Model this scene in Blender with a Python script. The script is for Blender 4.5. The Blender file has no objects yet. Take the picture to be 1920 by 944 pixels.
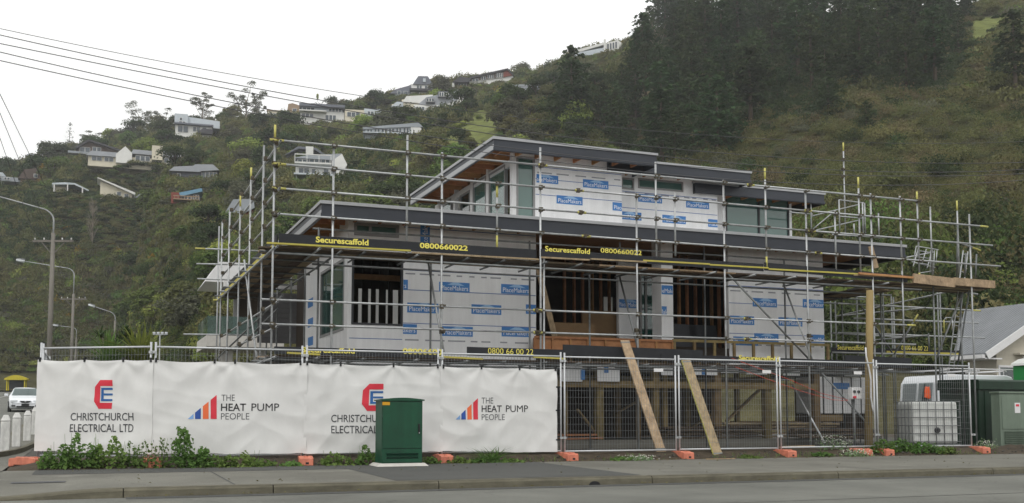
import bpy, bmesh, math, random
from mathutils import Vector, Matrix, noise
random.seed(7)
R = math.radians
scene = bpy.context.scene
COL = scene.collection
# ---------------------------------------------------------------- camera, world, sun, exposure
F_PX, HORIZON, YAW, PITCH, CAM_Z = 1970.0, 783.0, R(21.7), R(4.5), 1.1
Y0 = HORIZON - F_PX * math.tan(PITCH)
cam_data = bpy.data.cameras.new('camera')
cam = bpy.data.objects.new('camera', cam_data); COL.objects.link(cam)
cam.location = (0, 0, CAM_Z)
cam.rotation_euler = (math.pi / 2 + PITCH, 0, -YAW)
cam_data.sensor_width = 36.0
cam_data.lens = F_PX / 1920 * 36.0
cam_data.shift_y = (Y0 - 472) / 1920
cam_data.clip_end = 3000
scene.camera = cam

world = bpy.data.worlds.new('World'); scene.world = world
world.use_nodes = True
wn, wl = world.node_tree.nodes, world.node_tree.links
for n in list(wn): wn.remove(n)
SUN_EL, SUN_AZ = R(52), R(215)          # azimuth clockwise from +Y
sky = wn.new('ShaderNodeTexSky'); sky.sky_type = 'NISHITA'; sky.sun_disc = False
sky.sun_elevation = SUN_EL; sky.sun_rotation = SUN_AZ
sky.dust_density = 6.0; sky.air_density = 1.0; sky.ozone_density = 1.0
hs = wn.new('ShaderNodeHueSaturation'); hs.inputs['Saturation'].default_value = 0.12
wl.new(sky.outputs[0], hs.inputs['Color'])
cl = wn.new('ShaderNodeMix'); cl.data_type = 'RGBA'       # thin bright overcast laid over the clear sky
cl.inputs[0].default_value = 0.82
cl.inputs[7].default_value = (13.6, 13.6, 13.4, 1)
wl.new(hs.outputs[0], cl.inputs[6])
bg = wn.new('ShaderNodeBackground'); bg.inputs[1].default_value = 0.1
wl.new(cl.outputs[2], bg.inputs[0])
wo = wn.new('ShaderNodeOutputWorld'); wl.new(bg.outputs[0], wo.inputs[0])

sl = bpy.data.lights.new('sun', 'SUN'); sl.energy = 1.1; sl.angle = R(22); sl.color = (1.0, 0.97, 0.93)
sun = bpy.data.objects.new('sun', sl); COL.objects.link(sun)
_d = Vector((math.sin(SUN_AZ) * math.cos(SUN_EL), math.cos(SUN_AZ) * math.cos(SUN_EL), math.sin(SUN_EL)))
sun.rotation_euler = _d.to_track_quat('Z', 'Y').to_euler()
scene.view_settings.view_transform = 'Standard'
scene.view_settings.look = 'None'
scene.view_settings.gamma = 1.0
scene.view_settings.exposure = 0.0
scene.view_settings.use_curve_mapping = False
scene.cycles.max_bounces = 6
scene.cycles.transparent_max_bounces = 12

# ---------------------------------------------------------------- survey helpers: where a sight line meets a plane of the site
_cy, _sy = math.cos(YAW), math.sin(YAW)
RIGHT = Vector((_cy, -_sy, 0)); FH = Vector((_sy, _cy, 0))
FC = FH * math.cos(PITCH) + Vector((0, 0, math.sin(PITCH)))
UC = FH * -math.sin(PITCH) + Vector((0, 0, math.cos(PITCH)))
CAM = Vector((0, 0, CAM_Z))
def ray(px, py):
    return RIGHT * ((px - 960) / F_PX) + UC * (-(py - Y0) / F_PX) + FC
def PV(px, py, v):
    d = ray(px, py); return CAM + d * (v / d.y)
def PU(px, py, u):
    d = ray(px, py); return CAM + d * (u / d.x)
def PZ(px, py, z):
    d = ray(px, py); return CAM + d * ((z - CAM_Z) / d.z)
def PR(px, py, r):
    d = ray(px, py); return CAM + d * (r / math.hypot(d.x, d.y))
def PP(px, py, p0, n):
    d = ray(px, py); return CAM + d * ((p0 - CAM).dot(n) / d.dot(n))
def proj(p):
    q = Vector(p) - CAM; w = q.dot(FC)
    if w <= 0.1: return None
    return (960 + F_PX * q.dot(RIGHT) / w, Y0 - F_PX * q.dot(UC) / w)

# ---------------------------------------------------------------- materials
def lin(r, g, b, k=1.0):
    f = lambda c: ((c / 255 + 0.055) / 1.055) ** 2.4 if c > 10 else c / 255 / 12.92
    return (f(r) * k, f(g) * k, f(b) * k)
M = {}
def mat(name, col, rough=0.6, metal=0.0, var=0.12, scale=6.0, bump=0.0, bscale=40.0, col2=None, spec=0.4, stretch=(1, 1, 1), detail=6.0, rand=0.0, trans=0.0, coat=0.0):
    """principled material with broken-up colour, slight roughness change and optional relief"""
    m = bpy.data.materials.new(name); m.use_nodes = True
    nt = m.node_tree; n, l = nt.nodes, nt.links
    b = n['Principled BSDF']
    b.inputs['Roughness'].default_value = rough; b.inputs['Metallic'].default_value = metal
    b.inputs['Specular IOR Level'].default_value = spec
    if coat: b.inputs['Coat Weight'].default_value = coat
    tc = n.new('ShaderNodeTexCoord'); mp = n.new('ShaderNodeMapping'); mp.inputs['Scale'].default_value = stretch
    l.new(tc.outputs['Object'], mp.inputs['Vector'])
    nz = n.new('ShaderNodeTexNoise'); nz.inputs['Scale'].default_value = scale; nz.inputs['Detail'].default_value = detail; nz.inputs['Roughness'].default_value = 0.65
    l.new(mp.outputs[0], nz.inputs['Vector'])
    rp = n.new('ShaderNodeValToRGB'); rp.color_ramp.elements[0].position = 0.3; rp.color_ramp.elements[1].position = 0.72
    c2 = col2 or tuple(min(1, c * (1 + var)) for c in col)
    c1 = col if col2 else tuple(c * (1 - var) for c in col)
    rp.color_ramp.elements[0].color = (*c1, 1); rp.color_ramp.elements[1].color = (*c2, 1)
    l.new(nz.outputs['Fac'], rp.inputs['Fac'])
    out = rp.outputs['Color']
    if rand:
        oi = n.new('ShaderNodeObjectInfo'); hv = n.new('ShaderNodeHueSaturation')
        mr = n.new('ShaderNodeMapRange'); mr.inputs['To Min'].default_value = 1 - rand; mr.inputs['To Max'].default_value = 1 + rand
        l.new(oi.outputs['Random'], mr.inputs['Value']); l.new(mr.outputs[0], hv.inputs['Value'])
        m2 = n.new('ShaderNodeMath'); m2.operation = 'MULTIPLY'; m2.inputs[1].default_value = 7.31
        fr = n.new('ShaderNodeMath'); fr.operation = 'FRACT'
        l.new(oi.outputs['Random'], m2.inputs[0]); l.new(m2.outputs[0], fr.inputs[0])
        m3 = n.new('ShaderNodeMapRange'); m3.inputs['To Min'].default_value = 0.5 - rand * 0.11; m3.inputs['To Max'].default_value = 0.5 + rand * 0.07
        l.new(fr.outputs[0], m3.inputs['Value']); l.new(m3.outputs[0], hv.inputs['Hue'])
        l.new(out, hv.inputs['Color']); out = hv.outputs['Color']
    l.new(out, b.inputs['Base Color'])
    if bump:
        n2 = n.new('ShaderNodeTexNoise'); n2.inputs['Scale'].default_value = bscale; n2.inputs['Detail'].default_value = 4
        l.new(mp.outputs[0], n2.inputs['Vector'])
        bp = n.new('ShaderNodeBump'); bp.inputs['Strength'].default_value = bump; bp.inputs['Distance'].default_value = 0.02
        l.new(n2.outputs['Fac'], bp.inputs['Height']); l.new(bp.outputs[0], b.inputs['Normal'])
    if trans:
        t = n.new('ShaderNodeBsdfTranslucent'); l.new(out, t.inputs['Color'])
        mx = n.new('ShaderNodeMixShader'); mx.inputs[0].default_value = trans
        l.new(b.outputs[0], mx.inputs[1]); l.new(t.outputs[0], mx.inputs[2])
        l.new(mx.outputs[0], n['Material Output'].inputs['Surface'])
    M[name] = m
    return m
def glass(name, tint, alpha=0.35, rough=0.03):
    m = bpy.data.materials.new(name); m.use_nodes = True
    n, l = m.node_tree.nodes, m.node_tree.links
    b = n['Principled BSDF']; b.inputs['Base Color'].default_value = (*tint, 1); b.inputs['Roughness'].default_value = rough
    b.inputs['Specular IOR Level'].default_value = 1.0; b.inputs['Coat Weight'].default_value = 0.6; b.inputs['Coat Roughness'].default_value = 0.02
    t = n.new('ShaderNodeBsdfTransparent'); t.inputs['Color'].default_value = (0.62, 0.82, 0.78, 1)
    mx = n.new('ShaderNodeMixShader'); mx.inputs[0].default_value = alpha
    l.new(b.outputs[0], mx.inputs[1]); l.new(t.outputs[0], mx.inputs[2])
    l.new(mx.outputs[0], n['Material Output'].inputs['Surface'])
    M[name] = m
    return m

# ---------------------------------------------------------------- mesh builder
ORIGIN = {}
class MB:
    def __init__(s): s.v, s.f, s.sm = [], [], []
    def poly(s, pts, smooth=False):
        i = len(s.v); s.v += [tuple(p) for p in pts]; s.f.append(tuple(range(i, i + len(pts)))); s.sm.append(smooth); return s
    def box(s, c, d, rz=0.0, rx=0.0, ry=0.0):
        c = Vector(c); h = Vector(d) / 2
        m = Matrix.Rotation(rz, 3, 'Z') @ Matrix.Rotation(ry, 3, 'Y') @ Matrix.Rotation(rx, 3, 'X')
        i = len(s.v)
        for x, y, z in ((-1,-1,-1),(1,-1,-1),(1,1,-1),(-1,1,-1),(-1,-1,1),(1,-1,1),(1,1,1),(-1,1,1)):
            s.v.append(tuple(c + m @ Vector((x*h.x, y*h.y, z*h.z))))
        for q in ((0,3,2,1),(4,5,6,7),(0,1,5,4),(1,2,6,5),(2,3,7,6),(3,0,4,7)):
            s.f.append(tuple(i + k for k in q)); s.sm.append(False)
        return s
    def b2(s, x0, x1, y0, y1, z0, z1):
        return s.box(((x0+x1)/2, (y0+y1)/2, (z0+z1)/2), (abs(x1-x0), abs(y1-y0), abs(z1-z0)))
    def beam(s, p0, p1, w, h, up=(0, 0, 1)):
        """box from p0 to p1, width w sideways, height h along up"""
        p0, p1 = Vector(p0), Vector(p1); a = (p1 - p0); L = a.length; a.normalize()
        sd = a.cross(Vector(up)); 
        if sd.length < 1e-4: sd = a.cross(Vector((1, 0, 0)))
        sd.normalize(); u = sd.cross(a)
        i = len(s.v)
        for q in (p0, p1):
            for x, y in ((-1,-1),(1,-1),(1,1),(-1,1)):
                s.v.append(tuple(q + sd * (x*w/2) + u * (y*h/2)))
        for q in ((3,2,1,0),(4,5,6,7),(0,1,5,4),(1,2,6,5),(2,3,7,6),(3,0,4,7)):
            s.f.append(tuple(i + k for k in q)); s.sm.append(False)
        return s
    def tube(s, p0, p1, r, n=8, r1=None, cap=True):
        p0, p1 = Vector(p0), Vector(p1); a = (p1 - p0).normalized()
        t = a.orthogonal().normalized(); b = a.cross(t); i = len(s.v); r1 = r if r1 is None else r1
        for q, rr in ((p0, r), (p1, r1)):
            for k in range(n):
                an = 2 * math.pi * k / n; s.v.append(tuple(q + (t * math.cos(an) + b * math.sin(an)) * rr))
        for k in range(n):
            k2 = (k + 1) % n; s.f.append((i+k, i+k2, i+n+k2, i+n+k)); s.sm.append(True)
        if cap:
            s.f.append(tuple(i + k for k in reversed(range(n)))); s.f.append(tuple(i + n + k for k in range(n))); s.sm += [False, False]
        return s
    def path(s, pts, r, n=6, taper=1.0):
        pts = [Vector(p) for p in pts]; i0 = len(s.v); m = len(pts)
        ref = Vector((0.31, 0.27, 0.91))
        for j, p in enumerate(pts):
            a = (pts[min(j+1, m-1)] - pts[max(j-1, 0)]).normalized()
            t = a.cross(ref)
            if t.length < 0.05: t = a.cross(Vector((1, 0, 0)))
            t.normalize(); b = a.cross(t)
            rr = r * (1 + (taper - 1) * j / max(1, m - 1))
            for k in range(n):
                an = 2 * math.pi * k / n; s.v.append(tuple(p + (t * math.cos(an) + b * math.sin(an)) * rr))
        for j in range(m - 1):
            for k in range(n):
                k2 = (k+1) % n; s.f.append((i0+j*n+k, i0+j*n+k2, i0+(j+1)*n+k2, i0+(j+1)*n+k)); s.sm.append(True)
        s.f.append(tuple(i0+k for k in reversed(range(n)))); s.f.append(tuple(i0+(m-1)*n+k for k in range(n))); s.sm += [False, False]
        return s
    def prism(s, poly, a, b, axis='z'):
        """closed polygon extruded from a to b along axis; poly holds the other two coordinates in xyz order"""
        def mk(p, w):
            if axis == 'z': return (p[0], p[1], w)
            if axis == 'y': return (p[0], w, p[1])
            return (w, p[0], p[1])
        i = len(s.v); n = len(poly)
        s.v += [mk(p, a) for p in poly] + [mk(p, b) for p in poly]
        s.f.append(tuple(i + k for k in reversed(range(n)))); s.f.append(tuple(i + n + k for k in range(n))); s.sm += [False, False]
        for k in range(n):
            k2 = (k+1) % n; s.f.append((i+k, i+k2, i+n+k2, i+n+k)); s.sm.append(False)
        return s
    def mesh(s, name, off=(0, 0, 0), fix=False):
        o = Vector(off)
        me = bpy.data.meshes.new(name); me.from_pydata([tuple(Vector(p) - o) for p in s.v], [], s.f)
        me.polygons.foreach_set('use_smooth', s.sm)
        if fix:
            bm = bmesh.new(); bm.from_mesh(me); bmesh.ops.recalc_face_normals(bm, faces=bm.faces); bm.to_mesh(me); bm.free()
        return me
    def build(s, name, m, parent=None, local=False, bevel=0.0, fix=True, seg=2):
        off = (0, 0, 0) if (local or parent is None) else ORIGIN.get(parent.name, (0, 0, 0))
        me = s.mesh(name, off, fix)
        if bevel:
            bm = bmesh.new(); bm.from_mesh(me)
            ed = [e for e in bm.edges if len(e.link_faces) == 2 and e.calc_face_angle(0) > 0.5]
            bmesh.ops.bevel(bm, geom=ed, offset=bevel, segments=seg, affect='EDGES', profile=0.6, clamp_overlap=True)
            bm.to_mesh(me); bm.free()
        me.materials.append(M[m] if isinstance(m, str) else m)
        o = bpy.data.objects.new(name, me); COL.objects.link(o)
        if parent is not None:
            o.parent = parent; ORIGIN[o.name] = ORIGIN.get(parent.name, (0, 0, 0))
        return o
def tag(o, label=None, cat=None, group=None, kind=None):
    if label: o['label'] = label
    if cat: o['category'] = cat
    if group: o['group'] = group
    if kind: o['kind'] = kind
    return o
def thing(name, label, cat, loc=(0, 0, 0), rz=0.0, group=None):
    o = bpy.data.objects.new(name, None); COL.objects.link(o); o.empty_display_size = 0.3
    o.location = loc; o.rotation_euler = (0, 0, rz); ORIGIN[o.name] = tuple(loc)
    return tag(o, label, cat, group)
def copy_tree(o, parent=None):
    c = o.copy(); COL.objects.link(c); c.parent = parent
    for ch in o.children: copy_tree(ch, c)
    return c
def part(name, m, parent, fn, **k):
    b = MB(); fn(b); return b.build(name, m, parent, **k)

_tcache = {}
def text2d(body, bold=0.0):
    """outline lettering as flat triangles, scaled to a unit box"""
    if 'M' in body: bold = 0.0          # the built-in M folds over itself when fattened
    key = (body, bold)
    if key not in _tcache:
        cu = bpy.data.curves.new('lettering', 'FONT'); cu.body = body; cu.size = 1; cu.offset = bold; cu.resolution_u = 3
        ob = bpy.data.objects.new('lettering', cu); COL.objects.link(ob)
        dg = bpy.context.evaluated_depsgraph_get(); me = bpy.data.meshes.new_from_object(ob.evaluated_get(dg))
        vs = [v.co.copy() for v in me.vertices]; fs = [tuple(p.vertices) for p in me.polygons]
        bpy.data.objects.remove(ob); bpy.data.curves.remove(cu); bpy.data.meshes.remove(me)
        x0 = min(v.x for v in vs); x1 = max(v.x for v in vs); y0 = min(v.y for v in vs); y1 = max(v.y for v in vs)
        _tcache[key] = ([((v.x - x0) / (x1 - x0), (v.y - y0) / (y1 - y0)) for v in vs], fs, (x1 - x0) / (y1 - y0))
    return _tcache[key]
def text_on(name, body, p00, p10, p01, m, parent, bold=0.0, proud=0.004, normal=None):
    """lettering filling the parallelogram p00 (bottom left), p10 (bottom right), p01 (top left)"""
    vs, fs, _ = text2d(body, bold)
    p00, p10, p01 = Vector(p00), Vector(p10), Vector(p01); ax, ay = p10 - p00, p01 - p00
    n = ax.cross(ay).normalized() if normal is None else Vector(normal)
    b = MB(); b.v = [tuple(p00 + ax * x + ay * y + n * proud) for x, y in vs]; b.f = list(fs); b.sm = [False] * len(fs)
    return b.build(name, m, parent, fix=False)

def streaky(name, axis_scale, amount):
    """lay a second, stretched noise over a material's colour (drips, grain, stud shadows on the wrap)"""
    m = M[name]; n, l = m.node_tree.nodes, m.node_tree.links; b = n['Principled BSDF']; src = b.inputs['Base Color'].links[0].from_socket
    tc = n.new('ShaderNodeTexCoord'); mp = n.new('ShaderNodeMapping'); mp.inputs['Scale'].default_value = axis_scale
    nz = n.new('ShaderNodeTexNoise'); nz.inputs['Scale'].default_value = 1.0; nz.inputs['Detail'].default_value = 7; nz.inputs['Roughness'].default_value = .7
    mr = n.new('ShaderNodeMapRange'); mr.inputs['From Min'].default_value = .3; mr.inputs['From Max'].default_value = .7; mr.inputs['To Min'].default_value = 1 - amount; mr.inputs['To Max'].default_value = 1 + amount * .35
    mx = n.new('ShaderNodeMix'); mx.data_type = 'RGBA'; mx.blend_type = 'MULTIPLY'; mx.inputs[0].default_value = 1
    l.new(tc.outputs['Object'], mp.inputs['Vector']); l.new(mp.outputs[0], nz.inputs['Vector']); l.new(nz.outputs['Fac'], mr.inputs['Value']); l.new(src, mx.inputs[6]); l.new(mr.outputs[0], mx.inputs[7]); l.new(mx.outputs[2], b.inputs['Base Color'])

# ---------------------------------------------------------------- palette
mat('asphalt', lin(104, 105, 100, 0.80), 0.9, var=0.16, scale=3.0, bump=0.5, bscale=220)
mat('asphalt_new', lin(84, 85, 83, 0.7), 0.9, var=0.12, scale=4.0, bump=0.5, bscale=240)
mat('concrete', lin(125, 123, 114, 0.8), 0.9, var=0.18, scale=2.2, bump=0.4, bscale=90)
mat('kerb_concrete', lin(112, 108, 92, 0.8), 0.9, var=0.22, scale=3.0, bump=0.5, bscale=120)
mat('white_concrete', lin(205, 202, 195, 0.8), 0.85, var=0.1, scale=5, bump=0.3, bscale=60)
mat('soil', lin(78, 68, 54, 0.7), 0.95, var=0.4, scale=5, bump=1.0, bscale=30)
mat('site_gravel', lin(92, 90, 84, 0.75), 0.95, var=0.35, scale=7, bump=1.0, bscale=60)
mat('galv', lin(190, 193, 194, 0.78), 0.42, 0.35, var=0.22, scale=7, spec=0.5, rand=0.14)
mat('galv_dull', lin(140, 144, 144, 0.62), 0.5, 0.3, var=0.3, scale=7, spec=0.5, rand=0.18)
mat('tube_yellow', lin(206, 200, 112, 0.8), 0.6, var=0.12, scale=14)
mat('fence_galv', lin(205, 208, 210, 0.8), 0.45, 0.25, var=0.08, scale=12)
mat('fence_wire', lin(168, 172, 174, 0.7), 0.5, 0.35, var=0.1, scale=12)
mat('coupler', lin(112, 104, 88, 0.6), 0.6, 0.4, var=0.5, scale=14)
mat('banner_cloth', lin(238, 238, 236, 0.86), 0.55, var=0.03, scale=2.0, spec=0.25, trans=0.12)
mat('ink_grey', lin(62, 64, 68), 0.6, var=0.05)
mat('ink_black', lin(28, 28, 32), 0.6, var=0.05)
mat('ink_red', lin(205, 50, 66), 0.6, var=0.05)
mat('ink_blue', lin(40, 92, 152), 0.6, var=0.05)
mat('ink_navy', lin(42, 78, 152), 0.6, var=0.05)
mat('ink_sky', lin(124, 164, 212), 0.6, var=0.05)
mat('ink_orange', lin(222, 106, 60), 0.6, var=0.05)
mat('black_plastic', lin(26, 27, 29), 0.6, var=0.2, scale=10)
mat('toe_black', lin(34, 36, 40), 0.75, var=0.25, scale=5)
mat('print_yellow', lin(226, 214, 100), 0.6, var=0.05)
mat('plank', lin(174, 154, 122, 0.85), 0.85, var=0.32, scale=5.5, stretch=(1, 1, 1), bump=0.3, bscale=30, rand=0.12)
mat('plank_dark', lin(112, 98, 80, 0.7), 0.9, var=0.4, scale=5.0, bump=0.3, bscale=30, rand=0.16)
mat('plank_yellow', lin(190, 178, 92, 0.75), 0.75, var=0.35, scale=5, rand=0.05, col2=lin(206, 196, 84, .8))
mat('pine_timber', lin(192, 140, 94, 0.72), 0.8, var=0.28, scale=4, rand=0.12)
mat('treated_timber', lin(146, 128, 88, 0.7), 0.85, var=0.35, scale=4, rand=0.14)
mat('soffit_ply', lin(190, 138, 96, 0.66), 0.8, var=0.2, scale=2.4)
mat('wrap', lin(244, 245, 246, 0.97), 0.6, var=0.05, scale=1.4, spec=0.25, bump=0.3, bscale=3.0, trans=0.12)
mat('wrap_thin', lin(240, 240, 238, 0.95), 0.6, var=0.06, scale=2, trans=0.5)
mat('wrap_blue', lin(66, 124, 188), 0.6, var=0.06)
mat('wrap_blue_light', lin(150, 186, 222), 0.6, var=0.05)
mat('wrap_line', lin(92, 116, 168), 0.6, var=0.05)
mat('wrap_grey_print', lin(150, 152, 158), 0.6, var=0.05)
mat('wrap_white', lin(232, 234, 238), 0.6, var=0.03)
mat('fascia', lin(62, 66, 74, 0.8), 0.45, 0.1, var=0.08, scale=3)
mat('flashing', lin(176, 178, 180, 0.8), 0.4, 0.35, var=0.07, scale=3)
mat('frame_grey', lin(150, 150, 150, 0.8), 0.5, var=0.05)
mat('frame_dark', lin(48, 50, 54), 0.5, var=0.1)
mat('frame_white', lin(226, 226, 226, 0.85), 0.5, var=0.05)
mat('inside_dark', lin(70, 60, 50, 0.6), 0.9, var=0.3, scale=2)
mat('ply', lin(158, 128, 92, 0.66), 0.8, var=0.2, scale=1.6)
mat('roller', lin(128, 128, 130, 0.75), 0.55, var=0.06)
glass('pane_green', lin(118, 156, 148, 0.62), 0.3)
glass('pane_teal', lin(66, 128, 120, 0.5), 0.36)
glass('pane_pale', lin(128, 146, 142, 0.6), 0.5)
glass('pane_dark', lin(60, 74, 76, 0.5), 0.25)
mat('cabinet_green', lin(12, 78, 52, 0.8), 0.5, var=0.18, scale=2.2, spec=0.4, bump=0.06, bscale=60)
mat('cabinet_dark', lin(14, 62, 44, 0.7), 0.5, var=0.1, scale=3)
mat('kiosk_green', lin(122, 138, 122, 0.8), 0.5, var=0.1, scale=2.5)
mat('enclosure_green', lin(32, 62, 44, 0.7), 0.5, var=0.25, scale=2.5)
mat('orange_plastic', lin(222, 134, 108, 0.82), 0.6, var=0.16, scale=7)
mat('sticker', lin(214, 158, 30, 0.85), 0.6, var=0.2, scale=80)
mat('sign_white', lin(228, 228, 228, 0.85), 0.5, var=0.05)
mat('white_paint', lin(226, 226, 222, 0.85), 0.6, var=0.1, scale=5, bump=0.2, bscale=20)
mat('car_paint', lin(226, 230, 234, 0.9), 0.25, var=0.02, spec=0.6, coat=0.5)
mat('rubber', lin(28, 28, 28), 0.85, var=0.2)
mat('lamp_glass', lin(220, 225, 228, 0.9), 0.2, var=0.03)
mat('tank_white', lin(228, 230, 226, 0.85), 0.4, var=0.06, scale=3, trans=0.2)
mat('hi_vis', lin(255, 106, 52, 0.95), 0.7, var=0.1)
mat('loo_green', lin(24, 136, 62, 0.85), 0.5, var=0.08)
mat('pole_wood', lin(130, 126, 118, 0.75), 0.9, var=0.25, scale=4, stretch=(1, 1, 0.15))
mat('pole_new', lin(160, 140, 94, 0.75), 0.85, var=0.22, scale=4, stretch=(1, 1, 0.12))
mat('wire', lin(78, 78, 80), 0.7, var=0.1)
mat('shelter_yellow', lin(206, 190, 40, 0.85), 0.55, var=0.1)
mat('roof_grey', lin(132, 136, 140, 0.7), 0.6, var=0.16, scale=1.2)
mat('board_cream', lin(206, 200, 184, 0.8), 0.7, var=0.06)
mat('cable_red', lin(196, 72, 50), 0.6, var=0.1)
streaky('wrap', (4.5, 4.5, .35), .11)  # faint upright stud shadows and staple lines put into the wrap colour
streaky('cabinet_green', (5, 5, .6), .3)
streaky('kiosk_green', (4, 4, .5), .3)
streaky('enclosure_green', (4, 4, .5), .35)
streaky('plank', (14, 14, 5), .35)
streaky('plank_dark', (12, 12, 6), .4)
streaky('fascia', (.6, .6, 5), .15)
streaky('galv', (5, 5, 5), .22)
streaky('banner_cloth', (2.2, 2.2, 1.1), .07)
streaky('white_paint', (9, 9, 2.5), .3)
streaky('orange_plastic', (9, 9, 9), .25)
streaky('kerb_concrete', (1.6, 8, 8), .35)
streaky('black_plastic', (6, 6, 6), .2)

# ================================================================ SETTING: ground, road, kerb, footpath
def lerp_table(x, tab):
    if x <= tab[0][0]: return tab[0][1]
    for (a, b), (c, d) in zip(tab, tab[1:]):
        if x <= c: return b + (d - b) * (x - a) / (c - a)
    return tab[-1][1]
STREET = [(20, .17), (28, .23), (36, .40), (65, 1.5), (199, 5.7), (260, 7.5)]
def zs(v): return lerp_table(v, STREET)
def sm(a, b, x):
    t = max(0.0, min(1.0, (x - a) / (b - a))); return t * t * (3 - 2 * t)
KV = 15.5
def zpath(u, v):
    full = .13 + (v - KV) * .009
    low = .025 + (full - .025) * sm(0, 2.6, v - KV)
    return low + (full - low) * sm(-0.55, 0.25, u)
def sheet(name, m, us, vs, zf, kind='structure', dz=0.0):
    b = MB(); nu, nv = len(us), len(vs)
    b.v = [(u, v, zf(u, v) + dz) for v in vs for u in us]
    for j in range(nv - 1):
        for i in range(nu - 1):
            b.f.append((j*nu+i, j*nu+i+1, (j+1)*nu+i+1, (j+1)*nu+i)); b.sm.append(True)
    o = b.build(name, m, fix=False)
    return tag(o, kind=kind) if kind else o
def rng(a, b, n): return [a + (b - a) * i / n for i in range(n + 1)]

# surface materials with more than one scale of wear
def surface_mat(name, c1, c2, c3, crack=True, speck=0.5):
    m = bpy.data.materials.new(name); m.use_nodes = True; n, l = m.node_tree.nodes, m.node_tree.links
    b = n['Principled BSDF']; b.inputs['Roughness'].default_value = .9; b.inputs['Specular IOR Level'].default_value = .25
    tc = n.new('ShaderNodeTexCoord')
    def noi(sc, det=5, ro=.6):
        x = n.new('ShaderNodeTexNoise'); x.inputs['Scale'].default_value = sc; x.inputs['Detail'].default_value = det; x.inputs['Roughness'].default_value = ro
        l.new(tc.outputs['Object'], x.inputs['Vector']); return x
    big = noi(.45); fine = noi(95, 3, .7); blot = noi(1.7, 4, .55)
    mx = n.new('ShaderNodeMix'); mx.data_type = 'RGBA'; mx.inputs[6].default_value = (*c1, 1); mx.inputs[7].default_value = (*c2, 1)
    rp = n.new('ShaderNodeMapRange'); rp.inputs['From Min'].default_value = .35; rp.inputs['From Max'].default_value = .65
    l.new(big.outputs['Fac'], rp.inputs['Value']); l.new(rp.outputs[0], mx.inputs[0])
    m2 = n.new('ShaderNodeMix'); m2.data_type = 'RGBA'; m2.inputs[7].default_value = (*c3, 1)
    r2 = n.new('ShaderNodeMapRange'); r2.inputs['From Min'].default_value = .6; r2.inputs['From Max'].default_value = .78; r2.inputs['To Max'].default_value = .6
    l.new(blot.outputs['Fac'], r2.inputs['Value']); l.new(r2.outputs[0], m2.inputs[0]); l.new(mx.outputs[2], m2.inputs[6])
    m3 = n.new('ShaderNodeMix'); m3.data_type = 'RGBA'; m3.blend_type = 'MULTIPLY'; m3.inputs[0].default_value = speck
    r3 = n.new('ShaderNodeMapRange'); r3.inputs['From Min'].default_value = .3; r3.inputs['From Max'].default_value = .7; r3.inputs['To Min'].default_value = .55; r3.inputs['To Max'].default_value = 1.45
    l.new(fine.outputs['Fac'], r3.inputs['Value']); l.new(r3.outputs[0], m3.inputs[7]); l.new(m2.outputs[2], m3.inputs[6])
    last = m3.outputs[2]
    if crack:
        vo = n.new('ShaderNodeTexVoronoi'); vo.feature = 'DISTANCE_TO_EDGE'; vo.inputs['Scale'].default_value = .33
        wob = n.new('ShaderNodeVectorMath'); wob.operation = 'ADD'; nw = noi(1.6, 4)
        sc = n.new('ShaderNodeVectorMath'); sc.operation = 'SCALE'; sc.inputs['Scale'].default_value = .55
        l.new(nw.outputs['Color'], sc.inputs[0]); l.new(tc.outputs['Object'], wob.inputs[0]); l.new(sc.outputs[0], wob.inputs[1]); l.new(wob.outputs[0], vo.inputs['Vector'])
        lt = n.new('ShaderNodeMapRange'); lt.inputs['From Min'].default_value = .0; lt.inputs['From Max'].default_value = .006; lt.inputs['To Min'].default_value = .72; lt.inputs['To Max'].default_value = 1
        l.new(vo.outputs['Distance'], lt.inputs['Value'])
        m4 = n.new('ShaderNodeMix'); m4.data_type = 'RGBA'; m4.blend_type = 'MULTIPLY'; m4.inputs[0].default_value = .8
        l.new(last, m4.inputs[6]); l.new(lt.outputs[0], m4.inputs[7]); last = m4.outputs[2]
    l.new(last, b.inputs['Base Color'])
    bp = n.new('ShaderNodeBump'); bp.inputs['Strength'].default_value = .5; bp.inputs['Distance'].default_value = .01
    l.new(fine.outputs['Fac'], bp.inputs['Height']); l.new(bp.outputs[0], b.inputs['Normal'])
    M[name] = m
surface_mat('road_chip', lin(112, 113, 107, .72), lin(130, 131, 124, .74), lin(100, 101, 96, .7), speck=.85)
surface_mat('path_old', lin(116, 115, 107, .72), lin(134, 133, 124, .74), lin(152, 150, 142, .8), crack=True, speck=.75)
surface_mat('path_new', lin(88, 89, 87, .7), lin(96, 97, 94, .7), lin(104, 104, 100, .7), crack=False, speck=.75)

sheet('ground', 'soil', rng(-900, 900, 6), rng(-300, 1500, 6), lambda u, v: -.25)
sheet('road', 'road_chip', rng(-80, 120, 20), rng(-30, KV - .03, 6), lambda u, v: 0.0)
sheet('road_seam', 'path_new', rng(-20, 60, 10), [11.62, 11.655], lambda u, v: .004)
side_v = [KV - .03, 17, 18.5, 20, 24, 28, 32, 36, 42, 50, 58, 66, 80, 100, 120, 145, 170, 199, 230]
def zstreet(u, v): return (zs(v) - .11) * sm(KV - .03, 24, v) + 0.004
sheet('side_street', 'road_chip', rng(-16, -2.62, 6), side_v, zstreet)
sheet('street_centre_line', 'white_paint', [-9.1, -8.98], rng(60, 140, 16), lambda u, v: zstreet(u, v) + .01)
sheet('footpath', 'path_old', sorted(set(rng(-6, 2, 24) + rng(2, 70, 34))), rng(KV, 20.3, 10), zpath)
sheet('side_path', 'path_old', [-2.48, -2.1, -1.7, -1.42], [19.95, 22, 24, 26, 28, 30, 33, 36, 42, 50, 58, 66, 80, 100, 130, 170, 199], lambda u, v: zs(v) + .012)
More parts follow.
